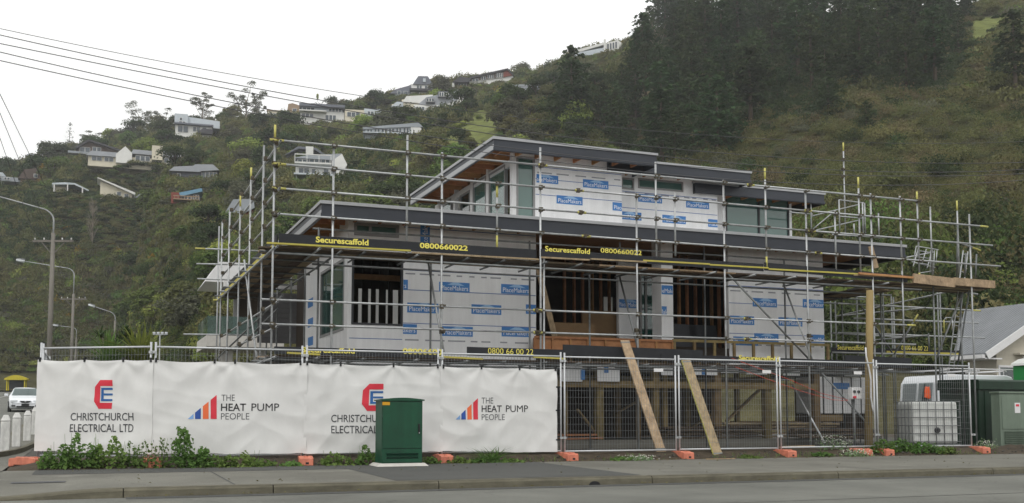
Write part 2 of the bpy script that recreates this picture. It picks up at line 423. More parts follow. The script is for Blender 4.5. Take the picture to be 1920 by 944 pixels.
# newer, darker asphalt strips let into the footpath
sheet('footpath_patch', 'path_new', rng(4.35, 8.6, 6), rng(KV + .2, 19.0, 4), zpath, dz=.004)
sheet('footpath_strip', 'path_new', rng(-.9, 8.6, 16), rng(19.0, 20.3, 3), zpath, dz=.004)
def zroad(u, v): return 0.0
sheet('road_patch', 'path_old', rng(-.6, 1.1, 3), rng(13.3, 14.6, 3), zroad, dz=.004)
sheet('footpath_joint', 'path_new', [1.92, 1.95], rng(KV + .16, 19.0, 3), zpath, dz=.003)
sheet('footpath_joint', 'path_new', [13.62, 13.64], rng(KV + .16, 20.2, 3), zpath, dz=.003)
sheet('drain_grating', 'frame_dark', [-1.1, -.35], [17.3, 17.48], zpath, dz=.006)

kerb = MB()
kr = thing('kerb', None, None, (0, KV, 0)); tag(kr, kind='structure')
def kprof(h):
    return [(KV - .05, -.1), (KV - .035, h - .035), (KV - .012, h - .008), (KV + .02, h + .003), (KV + .15, h + .006), (KV + .15, -.1)]
kj = [-60, -20, -9, -5, -1.6]
kj2 = [0.42, 2.45, 4.95, 8.66, 12.45, 16.1, 19.8, 23.5, 27.2, 31, 35, 46, 60, 110]
for a, b_ in zip(kj, kj[1:]):
    part('kerb_block', 'kerb_concrete', kr, lambda b: b.prism(kprof(.03), a + .006, b_ - .006, 'x'))
# the ramped stone where the crossing drops to the gutter
rb = MB(); n0 = 12
pf = [kprof(.03 + .1 * sm(0, 1, i / n0)) for i in range(n0 + 1)]
for i, p in enumerate(pf): rb.v += [(-1.594 + (2.008) * i / n0, y, z) for y, z in p]
k6 = len(pf[0])
for i in range(n0):
    for j in range(k6):
        j2 = (j + 1) % k6; rb.f.append((i*k6+j, i*k6+j2, (i+1)*k6+j2, (i+1)*k6+j)); rb.sm.append(False)
rb.f.append(tuple(range(k6))); rb.f.append(tuple(n0*k6+j for j in reversed(range(k6)))); rb.sm += [False, False]
rb.build('kerb_block', 'kerb_concrete', kr)
for a, b_ in zip(kj2, kj2[1:]):
    part('kerb_block', 'kerb_concrete', kr, lambda b: b.prism(kprof(.13), a + .008, b_ - .008, 'x'))
dh = PV(1115, 905, KV - .05)
def drain(b):
    pts = [(dh.x + .1 * math.cos(math.pi * k / 10), max(0.002, .07 * math.sin(math.pi * k / 10))) for k in range(11)]
    b.prism(pts, KV - .056, KV - .03, 'y')
part('drain_outlet', 'black_plastic', kr, drain)
# gutter grime along the kerb foot
sheet('gutter', 'path_new', rng(.45, 70, 20), [KV - .34, KV - .07], lambda u, v: .005 + .02 * max(0, (v - KV + .34)))
# side street kerb and the concrete garden edge by the bollards
sk = MB()
for a, b_ in zip(side_v[3:], side_v[4:]):
    sk.beam((-2.55, a, zs(a) - .07), (-2.55, b_, zs(b_) - .07), .13, .16)
tag(sk.build('side_kerb', 'kerb_concrete'), kind='structure')
ge = MB(); gp = [(-2.0, 25.6), (-1.86, 26.2), (-1.72, 27.2), (-1.6, 28.6), (-1.5, 30.5), (-1.42, 33), (-1.4, 38), (-1.4, 46)]
for (a, b_), (c, d) in zip(gp, gp[1:]): ge.beam((a, b_, zs(b_) + .04), (c, d, zs(d) + .04), .12, .16)
tag(ge.build('garden_edge', 'kerb_concrete'), kind='structure')

def zverge(u, v):
    z = .168 + .17 * sm(20.25, 20.9, v) + .05 * (noise.noise((u * 1.3, v * 2.2, 3.1))) * sm(20.3, 20.5, v) + .03 * noise.noise((u * 5, v * 5, 9.0)) * sm(20.3, 20.5, v)
    return z - .16 * sm(-.6, -1.4, u)
sheet('verge', 'soil', rng(-1.4, 30, 150), rng(20.28, 21.6, 14), zverge)
sheet('verge_far', 'soil', rng(30, 90, 12), rng(20.28, 60, 14), lambda u, v: .26)
def zsite(u, v):
    e = sm(-1.4, 1.5, u)
    return .30 * e + (zs(v) + .02) * (1 - e) + .03 * noise.noise((u * .9, v * .9, 1.7)) + .015 * noise.noise((u * 4, v * 4, 2.0))
sheet('site_ground', 'site_gravel', rng(-1.4, 30, 90), rng(21.6, 42, 60), zsite)

# ================================================================ FENCE PANELS, FEET, BANNERS
FV = 20.75; FZ0, FZ1 = .36, 2.44
POST_PX = [285, 570, 825, 1055, 1270, 1460, 1642, 1824]
jt = [PV(x, 750, FV).x for x in POST_PX]
CORNER = Vector((-.95, 22.0, 0))
joints = [CORNER] + [Vector((u, FV, 0)) for u in jt]
joints[-1].y = FV + .05
where = ['at the street corner under the first red logo banner', 'under the first bar-chart logo banner', 'behind the green cabinet and second red logo banner',
         'under the banner that ends beside the open mesh', 'open mesh, crossed by the long plain plank', 'open mesh, next to the yellow-edged plank',
         'open mesh, before the timber pole', 'open mesh, in front of the white water tank']
def fence_panel(a, b, label, tagx=None, gap=.045, dz=0.0):
    d = (b - a); d.z = 0; L = d.length; d.normalize(); n = Vector((d.y, -d.x, 0))
    base = (a + b) / 2
    t = thing('temporary_fence', label, 'fence', (base.x, base.y, FZ0 - .02), 0, 'temporary site fence panels')
    p0, p1 = a + d * gap, b - d * gap
    z0, z1 = FZ0 + dz, FZ1 + dz
    up = Vector((0, 0, 1))
    for p in (p0, p1):
        part('post', 'fence_galv', t, lambda m: m.tube(p + up * (z0 - .12), p + up * (z1 + .07), .021, 8))
    for z, nm in ((z0 + .02, 'bottom_rail'), (z1 - .02, 'top_rail')):
        part(nm, 'fence_galv', t, lambda m: m.tube(p0 + up * z, p1 + up * z, .019, 8))
    w = MB(); k = int((L - 2 * gap) / .066)
    for i in range(1, k):
        p = p0 + d * ((L - 2 * gap) * i / k); w.tube(p + up * (z0 + .02), p + up * (z1 - .02), .0025, 4, cap=False)
    for i in range(1, 14):
        z = z0 + .02 + (z1 - z0 - .04) * i / 14
        w.tube(p0 + up * z + n * .004, p1 + up * z + n * .004, .0025, 4, cap=False)
    wo_ = w.build('wire_mesh', 'fence_wire', t, fix=False); tag(wo_, kind='stuff')
    for zz in (z1 - .12, z0 + .3):
        q = b + up * zz
        c = part('clamp', 'galv', t, lambda m: m.box(q + n * .026, (.15, .012, .05), math.atan2(d.y, d.x)))
        part('clamp_bolt', 'galv_dull', c, lambda m: m.tube(q + n * .05, q - n * .03, .009, 6))
    if tagx:
        q = p0 + d * tagx + up * (z1 - .27) + n * .012
        part('maker_plate', 'sign_white', t, lambda m: m.box(q, (.24, .004, .075), math.atan2(d.y, d.x)))
    return t
tagpos = [None, None, None, None, 2.32, 2.37, 2.28, 2.42]
for i in range(8):
    fence_panel(joints[i], joints[i + 1], 'galvanised wire fence panel ' + where[i], tagpos[i], dz=[.0, .0, .01, 0, -.01, .0, .015, .0][i])
# the run that turns up the side street
ret = [CORNER, Vector((-.98, 24.8, 0)), Vector((-1.0, 27.6, 0))]
fence_panel(ret[0], ret[1], 'galvanised wire fence panel turning the corner up the side street', dz=.02)
fence_panel(ret[1], ret[2], 'second galvanised wire fence panel up the side street, behind the corner banner', dz=.05)
def fence_foot(p, label, rz=0.0, z=None):
    z = z if z is not None else zverge(p.x, p.y - .28) - .01
    t = thing('fence_weight', label, 'fence weight', (p.x, p.y, z), rz, 'orange plastic fence feet')
    b = MB()   # a wedge-ended block with a raised middle, notched sides and a slot in the base
    W, L, H = .135, .30, .18
    prof = [(-L, 0), (-L, H * .78), (-L + .03, H * .88), (-.17, H * .92), (-.14, H), (.14, H), (.17, H * .92), (L - .03, H * .88), (L, H * .78), (L, 0), (L - .12, 0), (L - .12, .035), (-L + .12, .035), (-L + .12, 0)]
    b.prism(prof, -W, W, 'x')
    b.build('block', 'orange_plastic', t, local=True, bevel=.012)
    for yy in (-.2, .2):
        part('filler_cap', 'orange_plastic', t, lambda m: m.tube((0, yy, H * .9), (0, yy, H * .9 + .02), .035, 10), local=True)
    part('grip_hole', 'black_plastic', t, lambda m: m.box((.02, -L - .001, .05), (.06, .004, .04)), local=True)
    for xx in (-.045, .045):
        part('post_socket', 'black_plastic', t, lambda m: m.tube((xx, 0, H - .002), (xx, 0, H + .003), .025, 10), local=True)
    return t
flab = ['at the street corner, turned sideways', 'beside the tall weeds below the first two banners', 'end-on below the second red logo', 'just past the green cabinet',
        'where the banner ends', 'beside the foot of the long plain plank', 'in front of the treated timber posts', 'half sunk in weeds by the timber pole', 'at the end of the fence by the grey kiosk']
for i, j in enumerate(joints):
    if i == 0:
        fence_foot(Vector((-1.12, 21.75, 0)), 'orange plastic fence foot ' + flab[i], R(52), zs(21.7) + .0)
    else:
        fence_foot(j + Vector((.02, -.12, 0)), 'orange plastic fence foot ' + flab[i], [0, .08, -.12, .02, .1, .06, .12, .1, .05][i])
fence_foot(Vector((jt[6] - .62, FV - .1, 0)), 'second orange fence foot tucked among the white flowers near the timber pole', .9)

# ---------------------------------------------------------------- banners
class Banner:
    """cloth sheet hung on a fence run from a to b; a point is (s metres along, z) pushed out by the folds"""
    def __init__(q, a, b, ztop0, ztop1, zbot0, zbot1, seed, ties):
        q.a, q.d = Vector((a.x, a.y, 0)), Vector((b.x - a.x, b.y - a.y, 0)); q.L = q.d.length; q.d.normalize()
        q.n = Vector((q.d.y, -q.d.x, 0)); q.zt, q.zb, q.seed, q.ties = (ztop0, ztop1), (zbot0, zbot1), seed, ties
    def top(q, s):
        z = q.zt[0] + (q.zt[1] - q.zt[0]) * s / q.L
        g = sorted(q.ties)
        for t0, t1 in zip(g, g[1:]):
            if t0 <= s <= t1: z -= .035 * math.sin(math.pi * (s - t0) / (t1 - t0)) * min(1, (t1 - t0) / 1.2)
        return z
    def bot(q, s):
        return q.zb[0] + (q.zb[1] - q.zb[0]) * s / q.L + .018 * noise.noise((s * 1.5, q.seed, .3)) + .012 * noise.noise((s * 4, q.seed, .8))
    def out(q, s, z):
        t = (z - .4) / 1.8
        o = .045 + .03 * noise.noise((s * .8, z * .8, q.seed))
        # tension folds run from the ties down and to the side
        for k, ti in enumerate(q.ties):
            dx, dz = s - ti, q.top(ti) - z
            if dz > .02:
                r = math.hypot(dx, dz); an = math.atan2(dx, dz)
                o += .014 * math.cos(an * (5 + k % 3) + k * 1.7 + q.seed) * math.exp(-r * 1.1) * min(1, r * 4)
        f1 = noise.noise(((s + z * .9) * .5, (s - z * .95) * 1.7, q.seed + 4))
        o += .03 * (1 - abs(f1) * 2.0) * (.35 + .65 * sm(.2, .9, 1 - t)) * (.5 + .5 * noise.noise((s * .7 + q.seed, z * .7, 6.6)))
        f2 = noise.noise(((s * .5 + z * 2.4), (s * .9 - z * .25), q.seed + 11))
        o += .016 * (1 - abs(f2) * 2)
        o += .006 * noise.noise((s * 4.2, z * 3.2, q.seed + 2)) * (1 - t * .6)
        # the frame posts press through at both ends
        for e in (.045, q.L - .045):
            o = max(o, .036 - .9 * (abs(s - e) - .02)) if abs(s - e) < .05 else o
        return o
    def pt(q, s, z, proud=0.0):
        p = q.a + q.d * s + q.n * (q.out(s, z) + proud); return (p.x, p.y, z)
    def sz(q, px, py):
        p = PP(px, py, q.a + q.n * .05, q.n); return ((p - q.a).dot(q.d), p.z)
    def sheet(q, parent, nu=84, nv=60, s0=0.0, s1=None):
        s1 = q.L if s1 is None else s1; b = MB()
        for j in range(nv + 1):
            for i in range(nu + 1):
                s = s0 + (s1 - s0) * i / nu; zt, zb = q.top(s), q.bot(s); z = zb + (zt - zb) * j / nv
                b.v.append(q.pt(s, z))
        for j in range(nv):
            for i in range(nu):
                b.f.append((j*(nu+1)+i, j*(nu+1)+i+1, (j+1)*(nu+1)+i+1, (j+1)*(nu+1)+i)); b.sm.append(True)
        return b.build('cloth', 'banner_cloth', parent, fix=False)
    def flat(q, name, vs, fs, m, parent, proud=.006):
        """2D artwork given in (s, z), cut to a fine grid and laid over the folds"""
        bm = bmesh.new(); bv = [bm.verts.new((s, z, 0)) for s, z in vs]
        for f in fs:
            try: bm.faces.new([bv[i] for i in f])
            except ValueError: pass
        bmesh.ops.triangulate(bm, faces=bm.faces[:])
        x0, x1 = min(v[0] for v in vs), max(v[0] for v in vs); z0, z1 = min(v[1] for v in vs), max(v[1] for v in vs)
        st = .045
        for ax, lo, hi in ((0, x0, x1), (1, z0, z1)):
            k = lo + st
            while k < hi:
                co = [0, 0, 0]; no = [0, 0, 0]; co[ax] = k; no[ax] = 1
                bmesh.ops.bisect_plane(bm, geom=bm.verts[:] + bm.edges[:] + bm.faces[:], plane_co=co, plane_no=no); k += st
        bm.verts.index_update()
        b = MB(); b.v = [q.pt(v.co.x, v.co.y, proud) for v in bm.verts]; b.f = [tuple(v.index for v in f.verts) for f in bm.faces]; b.sm = [True] * len(b.f)
        bm.free()
        return b.build(name, m, parent, fix=False)
    def word(q, name, body, box, m, parent, bold):
        x0, y0, x1, y1 = box; s0, za = q.sz(x0, y1); s1, zb = q.sz(x1, y1); s2, zc = q.sz(x0, y0); s3, zd = q.sz(x1, y0)
        vs, fs, _ = text2d(body, bold)
        vs = [(s0 + (s1 - s0) * x, (za + (zb - za) * x) * (1 - y) + (zc + (zd - zc) * x) * y) for x, y in vs]
        return q.flat(name, vs, fs, m, parent)
    def shape(q, name, px, m, parent, proud=.006):
        vs = [q.sz(x, y) for x, y in px]; return q.flat(name, vs, [tuple(range(len(vs)))], m, parent, proud)
    def ties_on(q, parent):
        for ti in q.ties:
            z = q.top(ti); p = Vector(q.pt(ti, z - .03))
            part('cable_tie', 'black_plastic', parent, lambda m: m.box((p.x, p.y, z + .0), (.035, .03, .085), math.atan2(q.d.y, q.d.x)))

def red_logo(bn, x0, y0, x1, y1, t):
    # octagonal C with a blue E nested in it, drawn in the unit square
    fx = lambda x, y: (x0 + (x1 - x0) * x + (.06 * (x1 - x0)) * (.5 - y) * -1 * 0, y0 + (y1 - y0) * y)
    C = [(1.0, 0), (.36, 0), (.06, .24), (.0, .74), (.24, 1.0), (.93, 1.0), (.97, .79), (.32, .79), (.36, .21), (1.0, .21)]
    # split so that every face is convex enough
    for k, pl in enumerate(([C[0], C[1], (.36, .21), C[9]], [C[1], C[2], C[3], C[4], C[7], C[8]], [C[4], C[5], C[6], C[7]])):
        bn.shape('logo_letter_c', [fx(*p) for p in reversed(pl)], 'ink_red', t)
    E = [[(.40, .27), (.99, .27), (.99, .345), (.40, .345)], [(.40, .345), (.53, .345), (.52, .66), (.385, .66)], [(.53, .465), (.985, .465), (.985, .535), (.53, .535)], [(.385, .66), (.97, .66), (.97, .735), (.38, .735)]]
    for pl in E: bn.shape('logo_letter_e', [fx(*p) for p in reversed(pl)], 'ink_blue', t, .0065)
def bar_logo(bn, x0, y0, x1, y1, t):
    f = lambda x, y: (x0 + (x1 - x0) * x, y1 - (y1 - y0) * y)
    top = lambda x: .02 + .98 * x
    for a, b, m in ((0, .2, 'ink_sky'), (.25, .45, 'ink_navy'), (.52, .72, 'ink_orange'), (.79, 1.0, 'ink_red')):
        pl = [f(a, 0), f(b, 0), f(b, top(b)), f(a, top(a) if a else .0)]
        if a == 0: pl = pl[:3]
        bn.shape('logo_bar', pl, m, t)

specs = [
    (0, -.03, .045, (2.20, 2.17), (.46, .42), [.05, .95, 1.86, 2.3], 1.0),
    (1, -.01, .045, (2.17, 2.165), (.42, .40), [.06, 1.12, 1.5, 2.75], 5.0),
    (2, -.01, .045, (2.165, 2.15), (.40, .40), [.05, .72, 1.8, 2.74], 9.0),
    (3, -.01, -.16, (2.15, 2.14), (.40, .36), [.06, .9, 1.75, 2.6], 14.0)]
blab = ['white mesh banner with red and blue CE logo, unobstructed, at the street corner',
        'white mesh banner with bar-chart logo between the two red CE logo banners',
        'white mesh banner with red CE logo partly hidden by the green cabinet',
        'white mesh banner with bar-chart logo beside the open fence mesh']
BN = []
for (i, e0, e1, zt, zb, ties, seed), lab in zip(specs, blab):
    a, b_ = joints[i].copy(), joints[i + 1].copy(); d = (b_ - a).normalized()
    a = a + d * e0; b_ = b_ + d * e1
    bn = Banner(a, b_, zt[0], zt[1], zb[0], zb[1], seed, ties)
    if i == 0: bn.ties = [.05, 1.0, 1.8, bn.L - .05]
    t = thing('banner', lab, 'banner', ((a.x + b_.x) / 2, (a.y + b_.y) / 2, .4), 0, 'fence banners')
    bn.sheet(t); bn.ties_on(t); BN.append((bn, t))
b, t = BN[0]
red_logo(b, 178, 713, 213, 767, t)
b.word('lettering', 'CHRISTCHURCH', (132, 774.5, 251, 789), 'ink_grey', t, .006)
b.word('lettering', 'ELECTRICAL', (131, 795.5, 218, 810.5), 'ink_grey', t, .006); b.word('lettering', 'LTD', (225, 795.5, 250, 810.5), 'ink_grey', t, .006)
b, t = BN[1]
bar_logo(b, 352, 741, 406, 786, t)
b.word('lettering', 'THE', (415, 740.5, 440, 752), 'ink_grey', t, -.008)
b.word('lettering', 'HEAT', (414, 757, 461, 771), 'ink_black', t, .01); b.word('lettering', 'PUMP', (471, 757, 523, 771), 'ink_black', t, .01)
b.word('lettering', 'PEOPLE', (414, 775, 467, 787), 'ink_grey', t, -.008)
b, t = BN[2]
red_logo(b, 678, 720, 719, 771, t)
b.word('lettering', 'CHRISTCHURCH', (621, 778, 738, 792), 'ink_grey', t, .006)
b.word('lettering', 'ELECTRICAL', (621, 798.5, 707, 813), 'ink_grey', t, .006); b.word('lettering', 'LTD', (713, 798.5, 738, 813), 'ink_grey', t, .006)
b, t = BN[3]
bar_logo(b, 854, 747, 896, 787, t)
b.word('lettering', 'THE', (903, 746, 924, 757), 'ink_grey', t, -.008)
b.word('lettering', 'HEAT', (903, 760.5, 940, 773), 'ink_black', t, .01); b.word('lettering', 'PUMP', (948, 760.5, 989, 773), 'ink_black', t, .01)
b.word('lettering', 'PEOPLE', (903, 777, 946, 788), 'ink_grey', t, -.008)
# ties down the free end of the last banner
b, t = BN[3]
for zz in (1.75, 1.25, .62):
    p = Vector(b.pt(b.L - .01, zz))
    part('cable_tie', 'black_plastic', t, lambda m: m.box((p.x + .03, p.y, zz), (.1, .02, .03)))

# ---------------------------------------------------------------- planks leaning between fence and scaffold
def lean_plank(px0, px1, v0, v1, name, label, m, w=.235, edge=None):
    a = PV(*px0, v0); b_ = PV(*px1, v1)
    t = thing('leaning_plank', label, 'plank', tuple(a))
    up = (b_ - a).normalized(); side = Vector((1, 0, 0)) - up * up.x; side.normalize(); nrm = side.cross(up)
    part('board', m, t, lambda q: q.beam(a, b_, w, .04, nrm), bevel=.004)
    if edge:
        off = side * -(w / 2 + .003)
        part('painted_edge', edge, t, lambda q: q.beam(a + off, b_ + off, .005, .036, nrm))
    for k in (.02, .975):
        p = a + (b_ - a) * k
        part('end_band', 'galv_dull', t, lambda q: q.beam(p, p + up * .03, w + .008, .046, nrm))
    return t
lean_plank((1240, 848), (1171, 639), 20.95, 22.45, 'leaning_plank', 'long plain scaffold plank leaning behind the open fence mesh', 'plank')
lean_plank((1347, 856), (1286, 676), 20.62, 21.75, 'leaning_plank', 'yellow-edged scaffold plank leaning by the open fence mesh', 'plank', edge='tube_yellow')

# ================================================================ HOUSE UNDER CONSTRUCTION
HV = 24.4                                     # front wall plane of the lower storey
def uv(px, py, v): return PV(px, py, v).x
def zv(px, py, v): return PV(px, py, v).z
ZF = 3.0                                      # floor of the lower storey
UL = uv(652, 540, HV)                         # left wall
UR = uv(1544, 560, HV)                        # right end of the wrapped wall
house = thing('house_under_construction', 'two-storey timber house being built, wrapped in white building paper behind scaffolding', 'house', (12, HV, .3))
def cells(us, zs_, holes):
    us, zs_ = sorted(set(us)), sorted(set(zs_)); out = []
    for a, b in zip(us, us[1:]):
        for c, d in zip(zs_, zs_[1:]):
            mu, mz = (a + b) / 2, (c + d) / 2
            if not any(h[0] < mu < h[1] and h[2] < mz < h[3] for h in holes): out.append((a, b, c, d))
    return out
def wall_u(name, m, v, u0, u1, z0, z1, holes=(), th=.14, parent=house):
    b = MB()
    for a, c, d, e in cells([u0, u1] + [x for h in holes for x in h[:2] if u0 < x < u1], [z0, z1] + [x for h in holes for x in h[2:] if z0 < x < z1], holes):
        b.b2(a, c, v, v + th, d, e)
    return b.build(name, m, parent)
def wall_v(name, m, u, v0, v1, z0, z1, holes=(), th=.14, parent=house):
    b = MB()
    for a, c, d, e in cells([v0, v1] + [x for h in holes for x in h[:2] if v0 < x < v1], [z0, z1] + [x for h in holes for x in h[2:] if z0 < x < z1], holes):
        b.b2(u, u + th, a, c, d, e)
    return b.build(name, m, parent)
def hole(px0, py0, px1, py1, v):
    a = PV(px0, py0, v); b = PV(px1, py1, v); return (a.x, b.x, min(a.z, b.z), max(a.z, b.z))
def window_u(h, v, fm='frame_grey', gm='pane_green', mull=(), fw=.07, parent=house, depth=.09):
    """frame set in an opening h = (u0, u1, z0, z1) of a wall facing the road"""
    u0, u1, z0, z1 = h; w = MB()
    for a, b, c, d in ((u0, u1, z0, z0 + fw), (u0, u1, z1 - fw, z1), (u0, u0 + fw, z0 + fw, z1 - fw), (u1 - fw, u1, z0 + fw, z1 - fw)):
        w.b2(a, b, v - .012, v + depth, c, d)
    o = w.build('window', fm, parent)
    xs = [u0 + fw] + [u0 + (u1 - u0) * k for k in mull] + [u1 - fw]
    for k in mull:
        x = u0 + (u1 - u0) * k; part('mullion', fm, o, lambda q: q.b2(x - .03, x + .03, v - .008, v + depth * .9, z0 + fw, z1 - fw))
    for a, b in zip(xs, xs[1:]) if gm else ():
        part('pane', gm, o, lambda q: q.b2(a + .001, b - .001, v + .03, v + .042, z0 + fw, z1 - fw))
    return o
def window_v(h, u, fm='frame_grey', gm='pane_green', fw=.07, parent=house):
    v0, v1, z0, z1 = h; w = MB()
    for a, b, c, d in ((v0, v1, z0, z0 + fw), (v0, v1, z1 - fw, z1), (v0, v0 + fw, z0 + fw, z1 - fw), (v1 - fw, v1, z0 + fw, z1 - fw)):
        w.b2(u - .012, u + .09, a, b, c, d)
    o = w.build('window', fm, parent)
    part('pane', gm, o, lambda q: q.b2(u + .03, u + .042, v0 + fw, v1 - fw, z0 + fw, z1 - fw))
    return o

# ---- printed building paper
def clipped_text(body, u0, u1, z0, z1, v, lo, hi, m, parent, bold=.02, name='lettering', proud=.008):
    vs, fs, _ = text2d(body, bold)
    bm = bmesh.new(); bv = [bm.verts.new((u0 + (u1 - u0) * x, v - proud, z0 + (z1 - z0) * y)) for x, y in vs]
    for f in fs:
        try: bm.faces.new([bv[i] for i in f])
        except ValueError: pass
    for c, no in ((lo, -1), (hi, 1)):
        bmesh.ops.bisect_plane(bm, geom=bm.verts[:] + bm.edges[:] + bm.faces[:], plane_co=(c, 0, 0), plane_no=(no, 0, 0), clear_outer=True)
    bm.verts.index_update()
    if not bm.faces: bm.free(); return None
    b = MB(); b.v = [tuple(x.co) for x in bm.verts]; b.f = [tuple(x.index for x in f.verts) for f in bm.faces]; b.sm = [False] * len(b.f); bm.free()
    return b.build(name, m, parent, fix=False)
def wrap_logo(wall, cx, cy, v, lo, hi, w=.79, h=.24, vertical=False):
    c = PV(cx, cy, v)
    u0, u1 = c.x - w / 2, c.x + w / 2; z0, z1 = c.z - h / 2, c.z + h / 2
    a, b = max(u0, lo), min(u1, hi)
    if b - a < .03: return
    if vertical:
        part('logo_patch', 'wrap_blue', wall, lambda q: q.b2(c.x - h / 2, c.x + h / 2, v - .005, v + .01, c.z - w / 2, c.z + w / 2))
        p00 = (c.x + h * .28, v, c.z - w * .44); text_on('lettering', 'PlaceMakers', p00, (p00[0], v, c.z + w * .44), (c.x - h * .28, v, c.z - w * .44), 'wrap_white', wall, .02, .008, (0, -1, 0)); return
    o = part('logo_patch', 'wrap_blue', wall, lambda q: q.b2(a, b, v - .005, v + .01, z0, z1))
    pk = [(u0 + w * k, z0 + h * t) for k, t in ((.26, .72), (.45, .985), (.62, .985), (.84, .66))]
    if a <= pk[0][0] and b >= pk[3][0]:
        part('logo_mark', 'wrap_blue_light', o, lambda q: q.prism(pk, v - .007, v - .004, 'y'))
    clipped_text('PlaceMakers', u0 + w * .06, u1 - w * .05, z0 + h * .16, z0 + h * .64, v, a + .002, b - .002, 'wrap_white', o, .03)
def wrap_lines(wall, v, u0, u1, rows, grey=()):
    for z in rows:
        part('print_line', 'wrap_line', wall, lambda q: q.b2(u0, u1, v - .004, v + .01, z - .009, z + .009))
    for z in grey:
        x = u0 + .05
        q = MB()
        while x < u1 - .1:
            w = random.uniform(.12, .5); w = min(w, u1 - .04 - x)
            q.b2(x, x + w, v - .004, v + .01, z - .022, z + .012); x += w + random.uniform(.08, .3)
        tag(q.build('print_text_row', 'wrap_grey_print', wall), kind='stuff')

# ---- lower storey
RZ1 = zv(603, 376, 23.6); RZ0 = RZ1 - .36          # lower roof top and fascia foot
ZC = RZ1 - .13                                      # underside of the roof ply
opA = hole(660, 478, 755, 612, HV); winA = hole(664, 417, 748, 447, HV)
u_w1 = uv(1005, 560, HV)
w1 = wall_u('wall', 'wrap', HV, UL, u_w1, 2.2, ZC, [opA, winA])
lo, hi = opA[1], u_w1
for cx, cy in ((852, 539), (967, 543), (793, 578), (912, 581), (858, 622), (968, 623), (735, 533), (752, 617)): wrap_logo(w1, cx, cy, HV, lo + .01, hi - .01)
wrap_logo(w1, 1013, 581, HV, lo, hi - .005)
wrap_logo(w1, 797, 440, HV, lo, hi, vertical=True)
wrap_logo(w1, 651, 655, HV, lo, hi, vertical=True)
rows = [zv(900, y, HV) for y in (512, 548, 597, 612, 640)]
wrap_lines(w1, HV, opA[1] + .01, hi - .01, [zv(900, 514, HV), zv(900, 550, HV), zv(900, 611, HV), zv(900, 436, HV)], [zv(900, 520, HV), zv(900, 641, HV)])
wrap_lines(w1, HV, UL + .05, opA[1] - .01, [zv(720, 636, HV)])
window_u(winA, HV, 'frame_grey', 'pane_green', (.36,))
window_u(opA, HV, 'frame_dark', None, (), .05)
# left side wall with its tall window
wl_v1 = PU(571, 600, UL).y
hL = (PU(645, 560, UL).y, PU(601, 560, UL).y, PU(620, 628, UL).z, PU(620, 500, UL).z)
w_left = wall_v('wall', 'wrap', UL, HV + .141, wl_v1, 2.2, ZC - .02, [hL])
window_v(hL, UL, 'frame_grey', 'pane_teal')
for py in (568, 605, 640):
    p = PU(583, py, UL)
    o = part('logo_patch', 'wrap_blue', w_left, lambda q: q.b2(UL - .005, UL + .01, p.y - .3, p.y + .42, p.z - .12, p.z + .12))
# pier, second front wall, recess
uP0, uP1 = uv(1240, 560, HV), uv(1262, 560, HV); uW2 = uv(1366, 560, HV)
pier = wall_u('pier', 'wrap', HV, uP0, uP1, 2.62, ZC, th=.5)
wrap_logo(pier, 1249, 544, HV, uP0 + .01, uP1 - .01); wrap_logo(pier, 1240, 583, HV, uP0 + .01, uP1 - .2)
w2 = wall_u('wall', 'wrap', HV, uW2, UR, 2.45, ZC)
for cx, cy in ((1434, 568), (1527, 570), (1391, 601), (1482, 604), (1437, 634), (1537, 636), (1398, 640)): wrap_logo(w2, cx, cy, HV, uW2 + .005, UR - .005, w=.8)
wrap_lines(w2, HV, uW2 + .01, UR - .01, [zv(1450, 540, HV), zv(1450, 572, HV), zv(1450, 628, HV)], [zv(1450, 549, HV), zv(1450, 648, HV)])
RV = 26.3                                           # back of the entrance recess
wr = wall_u('wall', 'wrap', RV, uv(1160, 570, RV), uv(1197, 570, RV), ZF, ZC)
wrap_logo(wr, 1180, 570, RV, uv(1161, 570, RV), uv(1196, 570, RV))
hd = hole(1199, 507, 1237, 634, RV); hd = (hd[0], hd[1], ZF + .02, hd[3])
door = window_u(hd, RV, 'frame_grey', 'pane_teal', (.32,), .06)
door.name = 'glazed_door'
part('handle', 'galv', door, lambda q: q.tube((hd[1] - .12, RV - .05, ZF + .95), (hd[1] - .12, RV - .05, ZF + 1.2), .012, 6))
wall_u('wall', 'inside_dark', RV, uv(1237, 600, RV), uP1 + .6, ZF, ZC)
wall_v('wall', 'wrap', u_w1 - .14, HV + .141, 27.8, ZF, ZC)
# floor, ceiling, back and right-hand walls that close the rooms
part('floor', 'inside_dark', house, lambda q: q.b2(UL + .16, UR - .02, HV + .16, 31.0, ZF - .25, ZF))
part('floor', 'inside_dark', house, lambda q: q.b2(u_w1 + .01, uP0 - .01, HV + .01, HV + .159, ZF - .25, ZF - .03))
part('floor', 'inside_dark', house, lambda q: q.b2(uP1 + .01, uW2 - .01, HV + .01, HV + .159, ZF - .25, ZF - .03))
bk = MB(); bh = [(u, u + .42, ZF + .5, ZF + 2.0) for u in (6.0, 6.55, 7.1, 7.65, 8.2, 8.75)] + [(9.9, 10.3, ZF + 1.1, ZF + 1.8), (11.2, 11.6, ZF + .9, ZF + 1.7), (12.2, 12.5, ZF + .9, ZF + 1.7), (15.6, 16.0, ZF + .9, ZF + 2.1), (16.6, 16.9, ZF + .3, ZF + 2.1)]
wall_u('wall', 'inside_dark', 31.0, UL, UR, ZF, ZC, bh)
for h_ in bh: part('wrap_panel', 'wrap_thin', house, lambda q: q.poly([(h_[0] - .05, 31.16, h_[2] - .05), (h_[1] + .05, 31.16, h_[2] - .05), (h_[1] + .05, 31.16, h_[3] + .05), (h_[0] - .05, 31.16, h_[3] + .05)]), fix=False)
